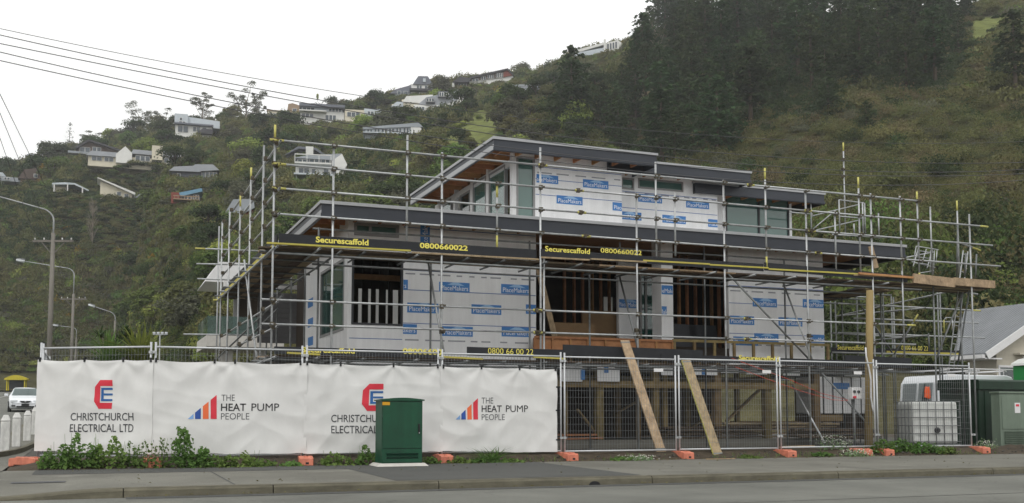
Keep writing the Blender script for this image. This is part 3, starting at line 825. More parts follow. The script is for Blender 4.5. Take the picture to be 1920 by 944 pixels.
wall_v('wall', 'inside_dark', UR - .14, HV + .141, 31.0, ZF, ZC - .01, [(25.6, 26.5, ZF + .4, ZF + 2.1), (28.0, 29.0, ZF + .9, ZF + 2.0)])
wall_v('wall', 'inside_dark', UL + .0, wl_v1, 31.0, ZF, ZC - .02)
# framing one sees through the openings
def stud(px, v, z0=ZF, z1=ZC - .05, w=.05, d=.12, m='pine_timber'):
    u = uv(px, 560, v); part('stud', m, house, lambda q: q.b2(u - w / 2, u + w / 2, v, v + d, z0, z1))
for px in (668, 684, 701, 716, 733): stud(px, 27.6, m='inside_dark', w=.11)
for px in (1275, 1290, 1306, 1322, 1336, 1350, 1362): stud(px, 26.6 + (px % 3) * .5)
for px in (1060, 1078, 1094, 1112, 1128, 1144): stud(px, 27.9)
part('lintel', 'pine_timber', house, lambda q: q.b2(uv(660, 520, 26), uv(760, 520, 26), 26, 26.1, zv(700, 525, 26), zv(700, 515, 26)))
part('ply_sheet', 'ply', house, lambda q: q.b2(uv(1092, 600, 26.6), uv(1160, 600, 26.6), 26.6, 26.63, ZF, zv(1120, 583, 26.6)))
part('ply_sheet', 'ply', house, lambda q: q.b2(uv(1040, 620, 25.6), uv(1116, 620, 25.6), 25.6, 25.63, ZF, zv(1080, 606, 25.6)))
a, b_ = PV(1008, 500, 24.6), PV(1040, 632, 24.6)
part('brace_board', 'plank', house, lambda q: q.beam(a, b_, .15, .04, (0, -1, 0)))
for px in (1280, 1318):
    p = PV(px, 620, 25.4); part('boxed_panel', 'frame_dark', house, lambda q: q.box((p.x, 25.4, ZF + .35), (.9, .06, .7), 0, R(-12)))
# floor-edge framing: pine box joists across the recess, lighter nogs under the second wall
JV = 24.12
def rail(px0, px1, y, h, m, v=JV, nm='edge_joist'):
    a, b = PV(px0, y, v), PV(px1, y, v); z = (a.z + b.z) / 2
    return part(nm, m, house, lambda q: q.b2(a.x, b.x, v, v + .045, z - h / 2, z + h / 2)), a.x, b.x, z
_, ja, jb, jz1 = rail(1003, 1262, 636, .06, 'pine_timber')
part('edge_joist', 'pine_timber', house, lambda q: q.b2(ja, jb, JV + .05, JV + .1, jz1 - .34, jz1 - .02))
part('edge_joist', 'pine_timber', house, lambda q: q.b2(ja, jb, JV - .002, JV + .045, jz1 - .36, jz1 - .3))
for k in range(9):
    u = ja + (jb - ja) * k / 8; part('joist_end', 'pine_timber', house, lambda q: q.b2(u - .025, u + .025, JV + .002, JV + .06, jz1 - .3, jz1 - .03))
_, ja, jb, jz2 = rail(1262, 1556, 643, .07, 'treated_timber')
for k in range(9):
    u = ja + .05 + (jb - ja - .1) * k / 8; part('joist_end', 'treated_timber', house, lambda q: q.b2(u - .035, u + .035, JV + .002, JV + .06, jz2 - .42, jz2 - .035))
# undercroft
part('slab_edge', 'concrete', house, lambda q: q.b2(UL + 1.2, UR + .6, 24.3, 24.6, .2, .52))
part('slab', 'concrete', house, lambda q: q.b2(UL + 1.2, UR + .6, 24.6, 30.9, .2, .45))
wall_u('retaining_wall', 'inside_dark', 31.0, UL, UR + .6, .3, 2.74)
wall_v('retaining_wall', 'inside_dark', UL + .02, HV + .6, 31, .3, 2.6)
for px, v, w in ((1062, 24.9, .1), (1126, 24.8, .2), (1198, 25.2, .1), (1231, 24.8, .17), (1248, 25.0, .13), (1347, 24.8, .2), (1384, 25.6, .12), (1441, 24.8, .2), (1533, 24.8, .2), (1500, 27, .16), (1290, 27.2, .16), (1160, 27.6, .16)):
    u = uv(px, 760, v); part('timber_pile', 'treated_timber', house, lambda q: q.b2(u - w / 2, u + w / 2, v, v + w, .5 if v > 24.6 else .3, 2.7))
for v, y in ((24.72, 722), (26.6, 712)):
    z = zv(1250, y, v); part('bearer', 'treated_timber', house, lambda q: q.b2(UL + 3.6, UR, v, v + .07, z - .09, z + .09))
for k in range(24):
    u = UL + 1.5 + k * .55
    if u < UR: part('floor_joist', 'treated_timber', house, lambda q: q.b2(u - .025, u + .025, HV + .17, 30.8, 2.52, 2.74))
for (px0, px1, y0, y1) in ((1052, 1092, 684, 716), (1120, 1162, 684, 716), (1240, 1262, 684, 704), (1285, 1345, 684, 704), (1352, 1385, 682, 700), (1400, 1438, 684, 703), (1468, 1500, 684, 705)):
    a, b = PV(px0, y0, 24.64), PV(px1, y1, 24.64); part('foil_blanket', 'wrap', house, lambda q: q.b2(a.x, b.x, 24.64, 24.66, b.z, a.z))
for (px, py) in ((1093, 703), (1137, 690), (1320, 694)):
    p = PV(px, py, 24.62); part('foil_print', 'wrap_blue', house, lambda q: q.b2(p.x - .06, p.x + .06, 24.62, 24.63, p.z - .13, p.z + .13))
for p0, p1, v in (((1362, 790), (1425, 730), 25.4), ((1082, 768), (1115, 810), 25.0), ((1300, 800), (1345, 770), 26.0), ((1155, 775), (1200, 750), 26.4)):
    a, b = PV(*p0, v), PV(*p1, v); part('timber_brace', 'treated_timber', house, lambda q: q.beam(a, b, .05, .12, (0, -1, 0)))
for (px0, px1, y0, y1, v) in ((1372, 1505, 790, 806, 25.8), (1536, 1580, 778, 790, 25.0)):
    a, b = PV(px0, y0, v), PV(px1, y1, v); part('bearer', 'treated_timber', house, lambda q: q.b2(a.x, b.x, v, v + .1, b.z, a.z))
# grey horizontal-slat door at the back left
SV = 31.6; a, b_ = PV(484, 548, SV), PV(566, 645, SV)
sd = part('slat_screen', 'roller', house, lambda q: q.b2(a.x, b_.x, SV, SV + .05, b_.z, a.z))
k = 0; z = b_.z
while z < a.z - .1:
    part('slat', 'roller', sd, lambda q: q.box(((a.x + b_.x) / 2, SV - .02, z + .07), (b_.x - a.x, .02, .125), 0, R(14))); z += .15
part('lintel', 'frame_white', house, lambda q: q.b2(a.x - 1.0, b_.x + .1, SV - .06, SV + .06, a.z + .12, a.z + .26))

# ---- roofs
def roof(u0, u1, v0, v1, z1, wu0, wv, left=True, right=True, fas=.34, raft=.6, th=.1, wu1=None, rl=True):
    """flat roof: ply deck, dark fascia, pale flashing, exposed rafters under front and side eaves"""
    o = part('roof', 'soffit_ply', house, lambda q: q.b2(u0 + .03, u1 - .03, v0 + .03, v1 - .03, z1 - .13, z1 - .07))
    z0 = z1 - fas - .05
    part('fascia', 'fascia', o, lambda q: q.b2(u0, u1, v0, v0 + .03, z0, z1 - .06))
    part('fascia', 'fascia', o, lambda q: q.b2(u0, u0 + .03, v0 + .031, v1, z0, z1 - .06))
    part('fascia', 'fascia', o, lambda q: q.b2(u1 - .03, u1, v0 + .031, v1, z0, z1 - .06))
    part('flashing', 'flashing', o, lambda q: q.b2(u0 - .035, u1 + .035, v0 - .035, v1 + .02, z1 - .075, z1))
    part('gutter_lip', 'fascia', o, lambda q: q.b2(u0 - .02, u1 + .02, v0 - .022, v0 - .001, z0 + .02, z0 + .1))
    if left: part('barge_liner', 'flashing', o, lambda q: q.b2(u0 - .02, u0 - .001, v0 + .0, v1, z0 + .03, z0 + .17))
    u = u0 + .35
    while u < u1 - .1:
        part('rafter', 'pine_timber', o, lambda q: q.b2(u - .022, u + .022, v0 + .035, wv + .05, z1 - .31, z1 - .132)); u += raft
    if left:
        v = wv + .4
        while v < v1 - .1:
            part('rafter', 'pine_timber', o, lambda q: q.b2(u0 + .035, wu0 + .05, v - .022, v + .022, z1 - .31, z1 - .132)); v += raft
    return o
rl_u0 = uv(603, 385, 23.6); rl_u1 = uv(1697, 452, 23.6)
roof(rl_u0, rl_u1, 23.6, 31.2, RZ1, UL, HV)
V1, V2, V3 = 26.2, 26.9, 27.5
Z1 = zv(926, 256, V1); Z2 = zv(1232, 300, V2); Z3 = zv(1360, 341, V3)
r1u0, r1u1 = uv(926, 260, V1), uv(1231, 285, V1); r2u1 = uv(1407, 318, V2); r3u1 = uv(1545, 356, V3)
W1V, W2V, W3V = V1 + .8, V2 + .75, V3 + .7
uc = uv(962, 340, W1V)                              # corner of the upper storey
roof(r1u0, r1u1, V1, 34.2, Z1, uc, W1V)
roof(r1u1 - 1.2, r2u1, V2, 33.6, Z2 - .06, uc, W2V, left=False)
roof(r2u1 - 1.6, r3u1, V3, 33, Z3 - .05, uc, W3V, left=False)
UB = RZ1 + .02
# upper front walls
wu1a = uv(1166, 360, W1V)
hW = hole(968, 293, 1003, 402, W1V); hW = (hW[0], hW[1], UB + .05, hW[3])
wa = wall_u('wall', 'wrap', W1V, uc, wu1a, UB, Z1 - .14, [hW])
window_u(hW, W1V, 'frame_grey', 'pane_green', (), .06)
for cx, cy in ((1022, 336), (1117, 346), (1068, 376), (1172, 389)): wrap_logo(wa, cx, cy, W1V, hW[1] + .05, wu1a - .005, w=.82)
wrap_lines(wa, W1V, hW[1] + .02, wu1a - .01, [zv(1080, 320, W1V), zv(1080, 342, W1V), zv(1080, 371, W1V)], [zv(1080, 330, W1V)])
wu2a = uv(1345, 380, W2V)
h2a, h2b = hole(1165, 333, 1189, 357, W2V), hole(1196, 334, 1281, 361, W2V)
wb = wall_u('wall', 'wrap', W2V, wu1a - .3, wu2a, UB, Z2 - .2, [h2a, h2b])
window_u(h2a, W2V, 'frame_grey', 'pane_green', (), .05); window_u(h2b, W2V, 'frame_grey', 'pane_green', (), .05)
for cx, cy in ((1219, 373), (1308, 384), (1180, 405), (1264, 412), (1349, 420)): wrap_logo(wb, cx, cy, W2V, wu1a + .02, wu2a - .005, w=.82)
wrap_lines(wb, W2V, wu1a + .02, wu2a - .01, [zv(1260, 367, W2V), zv(1260, 397, W2V)], [zv(1300, 372, W2V)])
wu3a = uv(1482, 400, W3V)
h3 = hole(1360, 364, 1480, 432, W3V); h3 = (h3[0], h3[1], UB + .12, h3[3])
wc = wall_u('wall', 'wrap', W3V, wu2a - .3, wu3a + .05, UB, Z3 - .19, [h3])
window_u(h3, W3V, 'frame_dark', 'pane_green', (.52,), .05)
wall_v('wall', 'wrap', wu1a - .14, W1V + .141, 33.5, UB, Z2 - .2)
wall_v('wall', 'inside_dark', wu3a - .09, W3V + .141, 32.5, UB, Z3 - .2)
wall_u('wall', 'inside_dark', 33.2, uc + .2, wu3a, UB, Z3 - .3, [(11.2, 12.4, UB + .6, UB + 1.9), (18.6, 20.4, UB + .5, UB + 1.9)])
# glazed left flank of the upper storey: corner post, mullions, tall panes
post = wall_u('corner_post', 'frame_white', W1V - .004, uc - .02, uc + .16, UB, Z1 - .15, th=.2)
def vpos(px, py=370): return PU(px, py, uc).y
for a, b, y0, gm in ((947, 917, 318, 'pane_green'), (911, 887, 337, 'pane_green'), (881, 862, 362, 'pane_dark'), (846, 826, 378, 'pane_green')):
    v0, v1 = vpos(a), vpos(b); zt = min(PU((a + b) / 2, y0, uc).z, Z1 - .2)
    window_v((v0, v1, UB + .05, zt), uc, 'frame_grey', gm, .06)
for px in (914, 884, 852, 822):
    v = vpos(px); part('mullion_post', 'frame_white', house, lambda q: q.b2(uc - .01, uc + .12, v - .1, v + .1, UB, Z1 - .15))
part('head_beam', 'frame_white', house, lambda q: q.b2(uc + .0, uc + .12, W1V + .2, vpos(816), Z1 - .5, Z1 - .32))
part('floor', 'inside_dark', house, lambda q: q.b2(uc + .15, wu3a - .1, W1V + .8, 33, UB - .01, UB + .03))

# ================================================================ SCAFFOLDING
OV, IV = 22.6, 23.95                                  # outer and inner rows of the front run
TR = .0242
sc_front = thing('scaffold', 'galvanised tube scaffold across the front of the house', 'scaffold', (12, OV, .3))
sc_left = thing('scaffold', 'galvanised tube scaffold return along the side street wall of the house', 'scaffold', (3.6, 28, .3))
sc_right = thing('scaffold', 'galvanised tube scaffold tower with ladder beyond the timber pole', 'scaffold', (21, 25, .3))
sc_roof = thing('scaffold', 'small tube scaffold frames rising behind the low roof, with the tallest pole', 'scaffold', (22, 29, 5.5))
cpl = {o.name: MB() for o in (sc_front, sc_left, sc_right, sc_roof)}
def coup(o, p):
    c = cpl[o.name]; p = Vector(p)
    c.box(p, (.085, .08, .1), random.uniform(-.3, .3)); c.box(p + Vector((.05, -.055, random.uniform(-.02, .03))), (.04, .07, .035), random.uniform(-.5, .5)); c.tube(p + Vector((-.05, -.03, 0)), p + Vector((-.05, -.1, random.uniform(-.04, .04))), .014, 5)
def tube(o, nm, a, b, yel=None, m='galv', r=TR):
    a, b = Vector(a), Vector(b)
    t = part(nm, m, o, lambda q: q.tube(a, b, r, 10))
    d = (b - a).normalized()
    for e in (yel or ''):
        p = a if e == 'a' else b; s = 1 if e == 'a' else -1
        part('painted_end', 'tube_yellow', t, lambda q: q.tube(p - d * s * .004, p + d * s * .30, r + .0015, 10))
    for p, s in ((a, -1), (b, 1)):
        if nm != 'standard':
            part('tube_mouth', 'black_plastic', t, lambda q: q.tube(p + d * s * .0045, p + d * s * .0055, r * .8, 8))
    return t
def std(o, px, ytop, v, ybot=None, yel=None, py=None, m='galv', zb=None):
    p = PV(px, ytop, v); z0 = zb if zb is not None else (.3 if ybot is None else PV(px, ybot, v).z)
    if ybot is None and zb is None: part('base_plate', 'galv_dull', o, lambda q: q.box((p.x, v, .31), (.15, .15, .012)))
    return tube(o, 'standard', (p.x, v, z0), (p.x, v, p.z), yel, m), p.x
front_std = []
for px, yt, yb, ye in ((516, 235, None, 'b'), (626, 277, None, None), (764, 254, 476, None), (829, 286, None, None), (932, 347, 466, 'ab'),
                       (1013, 277, None, None), (1193, 362, None, None), (1229, 304, 496, None), (1265, 363, 480, None), (1356, 338, None, None),
                       (1434, 316, 503, 'ab'), (1510, 357, None, None), (1565, 394, 506, None), (1609, 333, 518, 'b'), (1632, 363, None, None),
                       (1687, 368, 508, None), (1719, 360, 532, 'ab')):
    _, u = std(sc_front, px, yt, OV, yb, ye); front_std.append((u, PV(px, yt, OV).z, .3 if yb is None else PV(px, yb, OV).z))
for px, yt, yb in ((598, 427, None), (808, 487, None), (993, 452, None), (1105, 512, None), (1162, 455, 470), (1320, 463, None), (1470, 487, None)):
    std(sc_front, px, yt, IV, yb, m='galv_dull')
tube(sc_front, 'standard', (PV(1018, 560, OV).x + .04, OV + .05, .3), (PV(1018, 280, OV).x + .04, OV + .05, 4.9))
# ledgers of the front: left end pixel, right end pixel
LED = [((506, 263), (1719, 376), 'a'), ((510, 306), (1852, 426), 'ab'), ((510, 352), (1861, 461), 'a'), ((511, 399), (1876, 501), None),
       ((490, 562), (1716, 610), 'b'), ((490, 608), (1717, 646), None)]
for (a, b, ye) in LED:
    A, B = PV(*a, OV - .05), PV(*b, OV - .05)
    z = (A.z + B.z) / 2; A.z = (A.z + z) / 2; B.z = (B.z + z) / 2
    n = 3; cuts = [A + (B - A) * k for k in (0, .36, .69, 1)]
    for k in range(3):
        e = ('a' if (k == 0 and ye and 'a' in ye) else '') + ('b' if (k == 2 and ye and 'b' in ye) else '')
        tube(sc_front, 'ledger', cuts[k] + (B - A).normalized() * (.003 if k else 0), cuts[k + 1], e)
        if k: coup(sc_front, cuts[k]); part('sleeve', 'tube_yellow', sc_front, lambda q: q.tube(cuts[k] - Vector((.09, 0, 0)), cuts[k] + Vector((.14, 0, 0)), TR + .006, 8))
    for u, zt, zb in front_std:
        zz = A.z + (B.z - A.z) * (u - A.x) / (B.x - A.x)
        if A.x - .1 < u < B.x + .1 and zb < zz < zt + .05: coup(sc_front, (u, OV - .025, zz))
# inner ledgers
for z in (5.45, 4.62, 2.33):
    tube(sc_front, 'ledger', (4.6, IV + .05, z), (20.6, IV + .05, z), m='galv_dull')
for z in (4.62, 2.33):
    tube(sc_front, 'ledger', (3.5, OV + .05, z), (21.2, OV + .05, z), m='galv_dull')
# transoms
DZ = PV(560, 458, OV).z - .04                         # top of the upper deck
LZ = 2.44
u = 3.55
while u < 20.8:
    for z in (DZ - .065, LZ - .065):
        tube(sc_front, 'transom', (u, OV - .12 - random.random() * .15, z), (u, IV + .2, z), m='galv_dull' if random.random() < .6 else 'galv')
    u += random.choice((1.02, 1.2, .9))
def deck(o, along, a, b, c0, n, z, dz=0.0, mats=('plank_dark', 'plank_dark', 'plank'), L=3.9, w=.225, end=True, yel=()):
    """rows of scaffold boards; each board is its own piece"""
    for i in range(n):
        x = a - random.uniform(0, .35) if i else a
        k = 0
        while x < b:
            e = min(x + L, b + random.uniform(0, .3)); c = c0 + (i + .5) * (w + .006); zz = z + dz - .019 + random.uniform(-.006, .006)
            m = 'plank_yellow' if (i in yel and random.random() < .8) else random.choice(mats)
            if along == 'u': p = part('board', m, o, lambda q: q.b2(x, e - .01, c - w / 2, c + w / 2, zz - .019, zz + .019), bevel=.003, seg=1)
            else: p = part('board', m, o, lambda q: q.b2(c - w / 2, c + w / 2, x, e - .01, zz - .019, zz + .019), bevel=.003, seg=1)
            x = e; k += 1
deck(sc_front, 'u', 3.5, 21.1, OV + .06, 5, DZ)
deck(sc_front, 'u', 3.6, 20.4, OV + .06, 5, LZ)
# the outermost board edge: yellow painted ends
def edge_board(px0, px1, y0, m, v=OV - .01, th=.045, h=.04):
    a, b = PV(px0, y0, v), PV(px1, y0 + (px1 - px0) * .055, v); z = (a.z + b.z) / 2
    part('board', m, sc_front, lambda q: q.beam((a.x, v, a.z), (b.x, v, b.z), .06, h), bevel=.003, seg=1)
for x0, x1, y0, m in ((500, 770, 456, 'plank_yellow'), (772, 1010, 474, 'plank'), (1014, 1105, 483, 'plank'), (1106, 1212, 486, 'plank'), (1205, 1330, 489, 'plank_yellow'),
                      (1330, 1440, 497, 'plank_yellow'), (1440, 1620, 505, 'plank_yellow'), (1600, 1700, 516, 'plank')):
    edge_board(x0, x1, y0, m)
for x0, x1, y0 in ((538, 600, 662), (820, 905, 669), (1000, 1060, 670)): edge_board(x0, x1, y0, 'plank_yellow', OV - .06)
# toe boards: black printed strips
def toe(o, px0, y0, px1, y1, h, v, words=(), nm='toe_board'):
    a, b = PV(px0, y0, v), PV(px1, y1, v)
    t = part(nm, 'toe_black', o, lambda q: q.poly([(a.x, v, a.z), (b.x, v, b.z), (b.x, v, b.z + h), (a.x, v, a.z + h), (a.x, v + .03, a.z), (b.x, v + .03, b.z), (b.x, v + .03, b.z + h), (a.x, v + .03, a.z + h)][:4]).poly([(b.x, v + .03, b.z), (a.x, v + .03, a.z), (a.x, v + .03, a.z + h), (b.x, v + .03, b.z + h)]).poly([(a.x, v, a.z + h), (b.x, v, b.z + h), (b.x, v + .03, b.z + h), (a.x, v + .03, a.z + h)]).poly([(a.x, v + .03, a.z), (b.x, v + .03, b.z), (b.x, v, b.z), (a.x, v, a.z)]).poly([(a.x, v + .03, a.z), (a.x, v, a.z), (a.x, v, a.z + h), (a.x, v + .03, a.z + h)]).poly([(b.x, v, b.z), (b.x, v + .03, b.z), (b.x, v + .03, b.z + h), (b.x, v, b.z + h)]), fix=False)
    for body, x0, ya, x1, yb, bold in words:
        p00 = PV(x0, yb, v); p01 = PV(x0, ya, v)
        sl = (b.z - a.z) / (b.x - a.x)
        x1u = PV(x1, yb + (x1 - x0) * .06, v).x
        p10 = Vector((x1u, v, p00.z + sl * (x1u - p00.x)))
        text_on('lettering', body, p00, p10, p01, 'print_yellow', t, bold, .004, (0, -1, 0))
    return t
TV = OV - .03
toe(sc_front, 523, 456, 1006, 485, .21, TV, [('Securescaffold', 592, 443.5, 691, 455, .03), ('0800660022', 787, 455, 877, 465.5, .03)])
toe(sc_front, 1014, 482, 1432, 509, .19, TV, [('Securescaffold', 1022, 461.5, 1106, 471.5, .02), ('0800660022', 1126, 465, 1203, 474, .01)])
toe(sc_front, 1434, 507, 1702, 530, .2, TV + .01)
LV = OV - .04
toe(sc_front, 514, 664, 828, 672, .16, LV, [('Securescaffold', 566, 651, 665, 661, .03), ('08006600', 755, 653, 829, 664, .03)])
toe(sc_front, 876, 667, 1058, 672, .2, LV - .01, [('0800 66 00 22', 915, 652.5, 1000, 663.5, -.005)])
toe(sc_front, 1056, 666, 1318, 676, .25, LV + .01)
toe(sc_front, 1240, 677, 1585, 688, .17, LV - .01, [('Securescaffold', 1385, 666, 1460, 676, .03)])
toe(sc_front, 1585, 686, 1710, 691, .28, LV)
# diagonal braces
def dia(o, p0, p1, v0, v1, m='galv', yel=None):
    return tube(o, 'brace', PV(*p0, v0), PV(*p1, v1), yel, m)
dia(sc_front, (802, 488), (832, 660), IV - .1, OV + .3)
dia(sc_front, (1162, 520), (1198, 662), IV - .1, OV + .2, 'galv_dull')
dia(sc_front, (1354, 502), (1532, 690), OV + .1, OV + .12, 'galv_dull')
dia(sc_front, (1532, 690), (1665, 838), OV + .12, OV + .14, 'galv_dull')
dia(sc_front, (1465, 522), (1525, 680), IV - .1, OV + .3)
dia(sc_front, (1486, 722), (1547, 832), IV - .3, OV - .2)
for p in ((802, 490), (1465, 524), (828, 622), (1517, 630), (1193, 620)): coup(sc_front, PV(*p, OV + .6 if p[1] < 530 else OV))

# ---- left return
LU = PV(516, 400, OV).x; LI = LU + 1.33
for px, yt, ye in ((495, 273, None), (471, 315, 'b'), (451, 367, 'b'), (431, 394, None), (417, 416, None), (411, 425, None)):
    p = PU(px, yt, LU); tube(sc_left, 'standard', (LU, p.y, .3), (LU, p.y, p.z), ye)
for v in (26.2, 28.2, 30.5, 32.4):
    tube(sc_left, 'standard', (LI, v, .3), (LI, v, 5.3), m='galv_dull')
VB = 33.4
lz = [PV(517, y, OV).z for y in (264, 307, 352, 399, 563, 609)]
for i, z in enumerate(lz):
    tube(sc_left, 'ledger', (LU + .05, OV - .25, z - .055), (LU + .05, VB - (3 if i == 0 else 0), z - .055), 'a' if i in (1,) else None)
    for v in (22.6, 24.1, 26.2, 28.2, 30.5, 32.4): coup(sc_left, (LU, v, z - .05))
for z in (DZ - .11, LZ - .11):
    tube(sc_left, 'ledger', (LU - .05, OV - .3, z), (LU - .05, VB, z)); tube(sc_left, 'ledger', (LI + .05, OV - .3, z), (LI + .05, VB, z), m='galv_dull')
v = 23.2
while v < VB - .2:
    tube(sc_left, 'transom', (LU - .22, v, DZ - .062), (LI + .2, v, DZ - .062), m='galv_dull'); tube(sc_left, 'transom', (LU - .2, v, LZ - .062), (LI + .2, v, LZ - .062), m='galv_dull'); v += 1.15
deck(sc_left, 'v', OV + 1.25, VB - .3, LU + .06, 5, DZ, mats=('plank_dark', 'plank_dark', 'plank'))
deck(sc_left, 'v', OV + 1.25, VB - .3, LU + .06, 5, LZ)
part('toe_board', 'plank_yellow', sc_left, lambda q: q.b2(LU - .02, LU + .02, OV, VB, DZ - .05, DZ + .03), bevel=.003)
part('toe_board', 'toe_black', sc_left, lambda q: q.b2(LU + .055, LU + .085, OV + .1, VB, DZ + .04, DZ + .24))
for p0, p1, vv, ye in (((366, 466), (486, 471), 33.0, 'a'), ((368, 495), (461, 497), 33.1, None), ((370, 523), (456, 526), 33.3, None), ((420, 535), (440, 535), 32.6, None), ((344, 627), (485, 629), 33.0, None), ((400, 563), (424, 562), 33.1, 'a'), ((410, 547), (432, 546), 32.2, None)):
    tube(sc_left, 'transom', PV(*p0, vv), PV(*p1, vv), ye)
dia(sc_left, (458, 488), (481, 671), 27.2, 25.2)
dia(sc_left, (408, 672), (530, 555), 32.0, 22.7, 'galv_dull')
dia(sc_left, (440, 660), (520, 580), 30.0, 22.8, 'galv_dull')

# ---- right tower
for px, yt, v, yb, ye in ((1744, 388, 23.95, 516, None), (1794, 377, 23.95, 522, 'b'), (1817, 402, OV, None, None), (1691, 500, OV, 670, None), (1749, 520, OV + .2, None, None),
                          (1757, 535, 25.2, None, None), (1762, 540, 26.0, None, None), (1606, 548, 26.5, None, None), (1578, 555, 25.6, None, None), (1651, 550, 24.2, None, None), (1655, 548, 25.0, None, None),
                          (1671, 555, 27.5, None, None), (1675, 558, 28.4, None, None), (1566, 565, 28.0, None, None), (1557, 565, 29.0, None, None), (1800, 548, OV + .5, None, None), (1741, 625, 25.2, 660, None)):
    std(sc_right, px, yt, v, yb, ye, m='galv_dull' if yt > 500 else 'galv')
for p0, p1, v0, v1, ye in (((1570, 569), (1838, 583), 24.6, 24.6, 'b'), ((1566, 594), (1798, 543), 29, 23.6, None), ((1600, 597), (1834, 606), 25.4, 25.4, None), ((1660, 600), (1745, 603), 26, 26, None),
                           ((1570, 624), (1846, 634), 25.5, 25.5, None), ((1640, 638), (1740, 629), 27, 24.5, None), ((1580, 592), (1735, 578), 28, 24, None), ((1560, 661), (1800, 667), 24.6, 24.6, None),
                           ((1810, 549), (1833, 552), 23.4, 23.4, None), ((1798, 455), (1838, 470), OV + .05, OV + .05, 'b'), ((1560, 555), (1640, 558), 27.8, 27.8, None), ((1690, 545), (1800, 541), 25.5, 23.4, None),
                           ((1560, 625), (1690, 632), 27.0, 27.0, None), ((1700, 655), (1790, 661), 25.8, 25.8, None)):
    tube(sc_right, 'ledger', PV(*p0, v0), PV(*p1, v1), ye)
for p0, p1, v0, v1, ye in (((1677, 664), (1721, 590), 24.4, 24.4, 'b'), ((1804, 550), (1751, 684), OV + .3, OV + .25, None), ((1610, 567), (1675, 665), 24.8, 24.8, None), ((1636, 610), (1676, 664), 25.6, 25.6, None),
                           ((1818, 540), (1795, 690), OV + .5, OV + 1.0, None)):
    tube(sc_right, 'brace', PV(*p0, v0), PV(*p1, v1), ye, 'galv_dull')
lad = None
def ladder(o, p0, p1, v0, v1, w=.38, n=9):
    a, b = PV(*p0, v0), PV(*p1, v1); d = b - a
    l = part('ladder', 'galv', o, lambda q: q.tube(a, b, .02, 6).tube(a + Vector((w, .12, 0)), b + Vector((w, .12, 0)), .02, 6))
    for k in range(n):
        p = a + d * ((k + .6) / n); part('rung', 'galv', l, lambda q: q.tube(p, p + Vector((w, .12, 0)), .013, 6))
    return l
ladder(sc_right, (1779, 690), (1806, 470), OV + .55, OV + .95, .3, 13)
ladder(sc_right, (1712, 500), (1722, 466), 24.6, 24.9, .65, 3)
# loose side rail frame seen above the deck (gate)
for p0, p1 in (((1713, 490), (1718, 462)), ((1718, 462), (1760, 469)), ((1757, 469), (1755, 495)), ((1709, 491), (1753, 502)), ((1728, 497), (1737, 467)), ((1722, 513), (1750, 508)), ((1745, 470), (1744, 512)), ((1752, 470), (1750, 515))):
    tube(sc_right, 'gate_rail', PV(*p0, 24.8), PV(*p1, 24.8), r=.016)
for px, y0, y1, v in ((1809, 475, 520, 23.4), (1829, 477, 522, 23.2), (1794, 420, 520, 23.4)):
    tube(sc_right, 'standard', PV(px, y1, v), PV(px + 2, y0, v), m='galv_dull')
# heavy planks on edge and the deck beyond the timber pole
def big(px0, y0, px1, y1, h, v, m):
    a, b = PV(px0, y0, v), PV(px1, y1, v)
    part('edge_plank', m, sc_right, lambda q: q.beam(a, b, .05, h), bevel=.005)
big(1712, 522, 1790, 531, .26, OV - .02, 'plank'); big(1788, 528, 1865, 534, .22, OV - .025, 'plank')
big(1610, 513, 1712, 521, .06, OV - .08, 'pine_timber')
a, b_ = PV(1632, 462, 23.2), PV(1643, 503, 23.2)
part('loose_board', 'plank', sc_right, lambda q: q.beam(a, b_, .16, .03, (0, -1, 0)))
deck(sc_right, 'u', 20.9, 23.6, OV + .05, 5, DZ)
deck(sc_right, 'v', 24.0, 31.0, 20.2, 5, DZ - .02)
deck(sc_right, 'v', 24.0, 31.0, 20.2, 4, LZ)
for v in (24.6, 25.8, 27, 28.2, 29.4, 30.6):
    tube(sc_right, 'transom', (19.9, v, DZ - .09), (21.9, v, DZ - .09), m='galv_dull'); tube(sc_right, 'transom', (19.9, v, LZ - .09), (21.7, v, LZ - .09), m='galv_dull')
toe(sc_right, 1560, 663, 1660, 665, .18, 25.3, [('Securescaffold', 1570, 647, 1619, 656, .02)])
toe(sc_right, 1662, 664, 1802, 668, .17, 25.35, [('0800 66 00 22', 1690, 648, 1740, 656.5, -.005)])
part('toe_board', 'plank_yellow', sc_right, lambda q: q.beam(PV(1662, 660, 25.3), PV(1800, 664, 25.3), .03, .06))
for s in range(4):
    p = PV(1771 + s % 2 * 14, 590 + (s // 2) * 26, 25.0)
tp = [(1770, 625), (1770, 600), (1774, 596), (1783, 596), (1786, 600), (1786, 622)]
for p, q_ in zip(tp, tp[1:]): tube(sc_right, 'gate_rail', PV(*p, 25.3), PV(*q_, 25.3), m='tube_yellow' if p[1] > 610 else 'galv', r=.016)

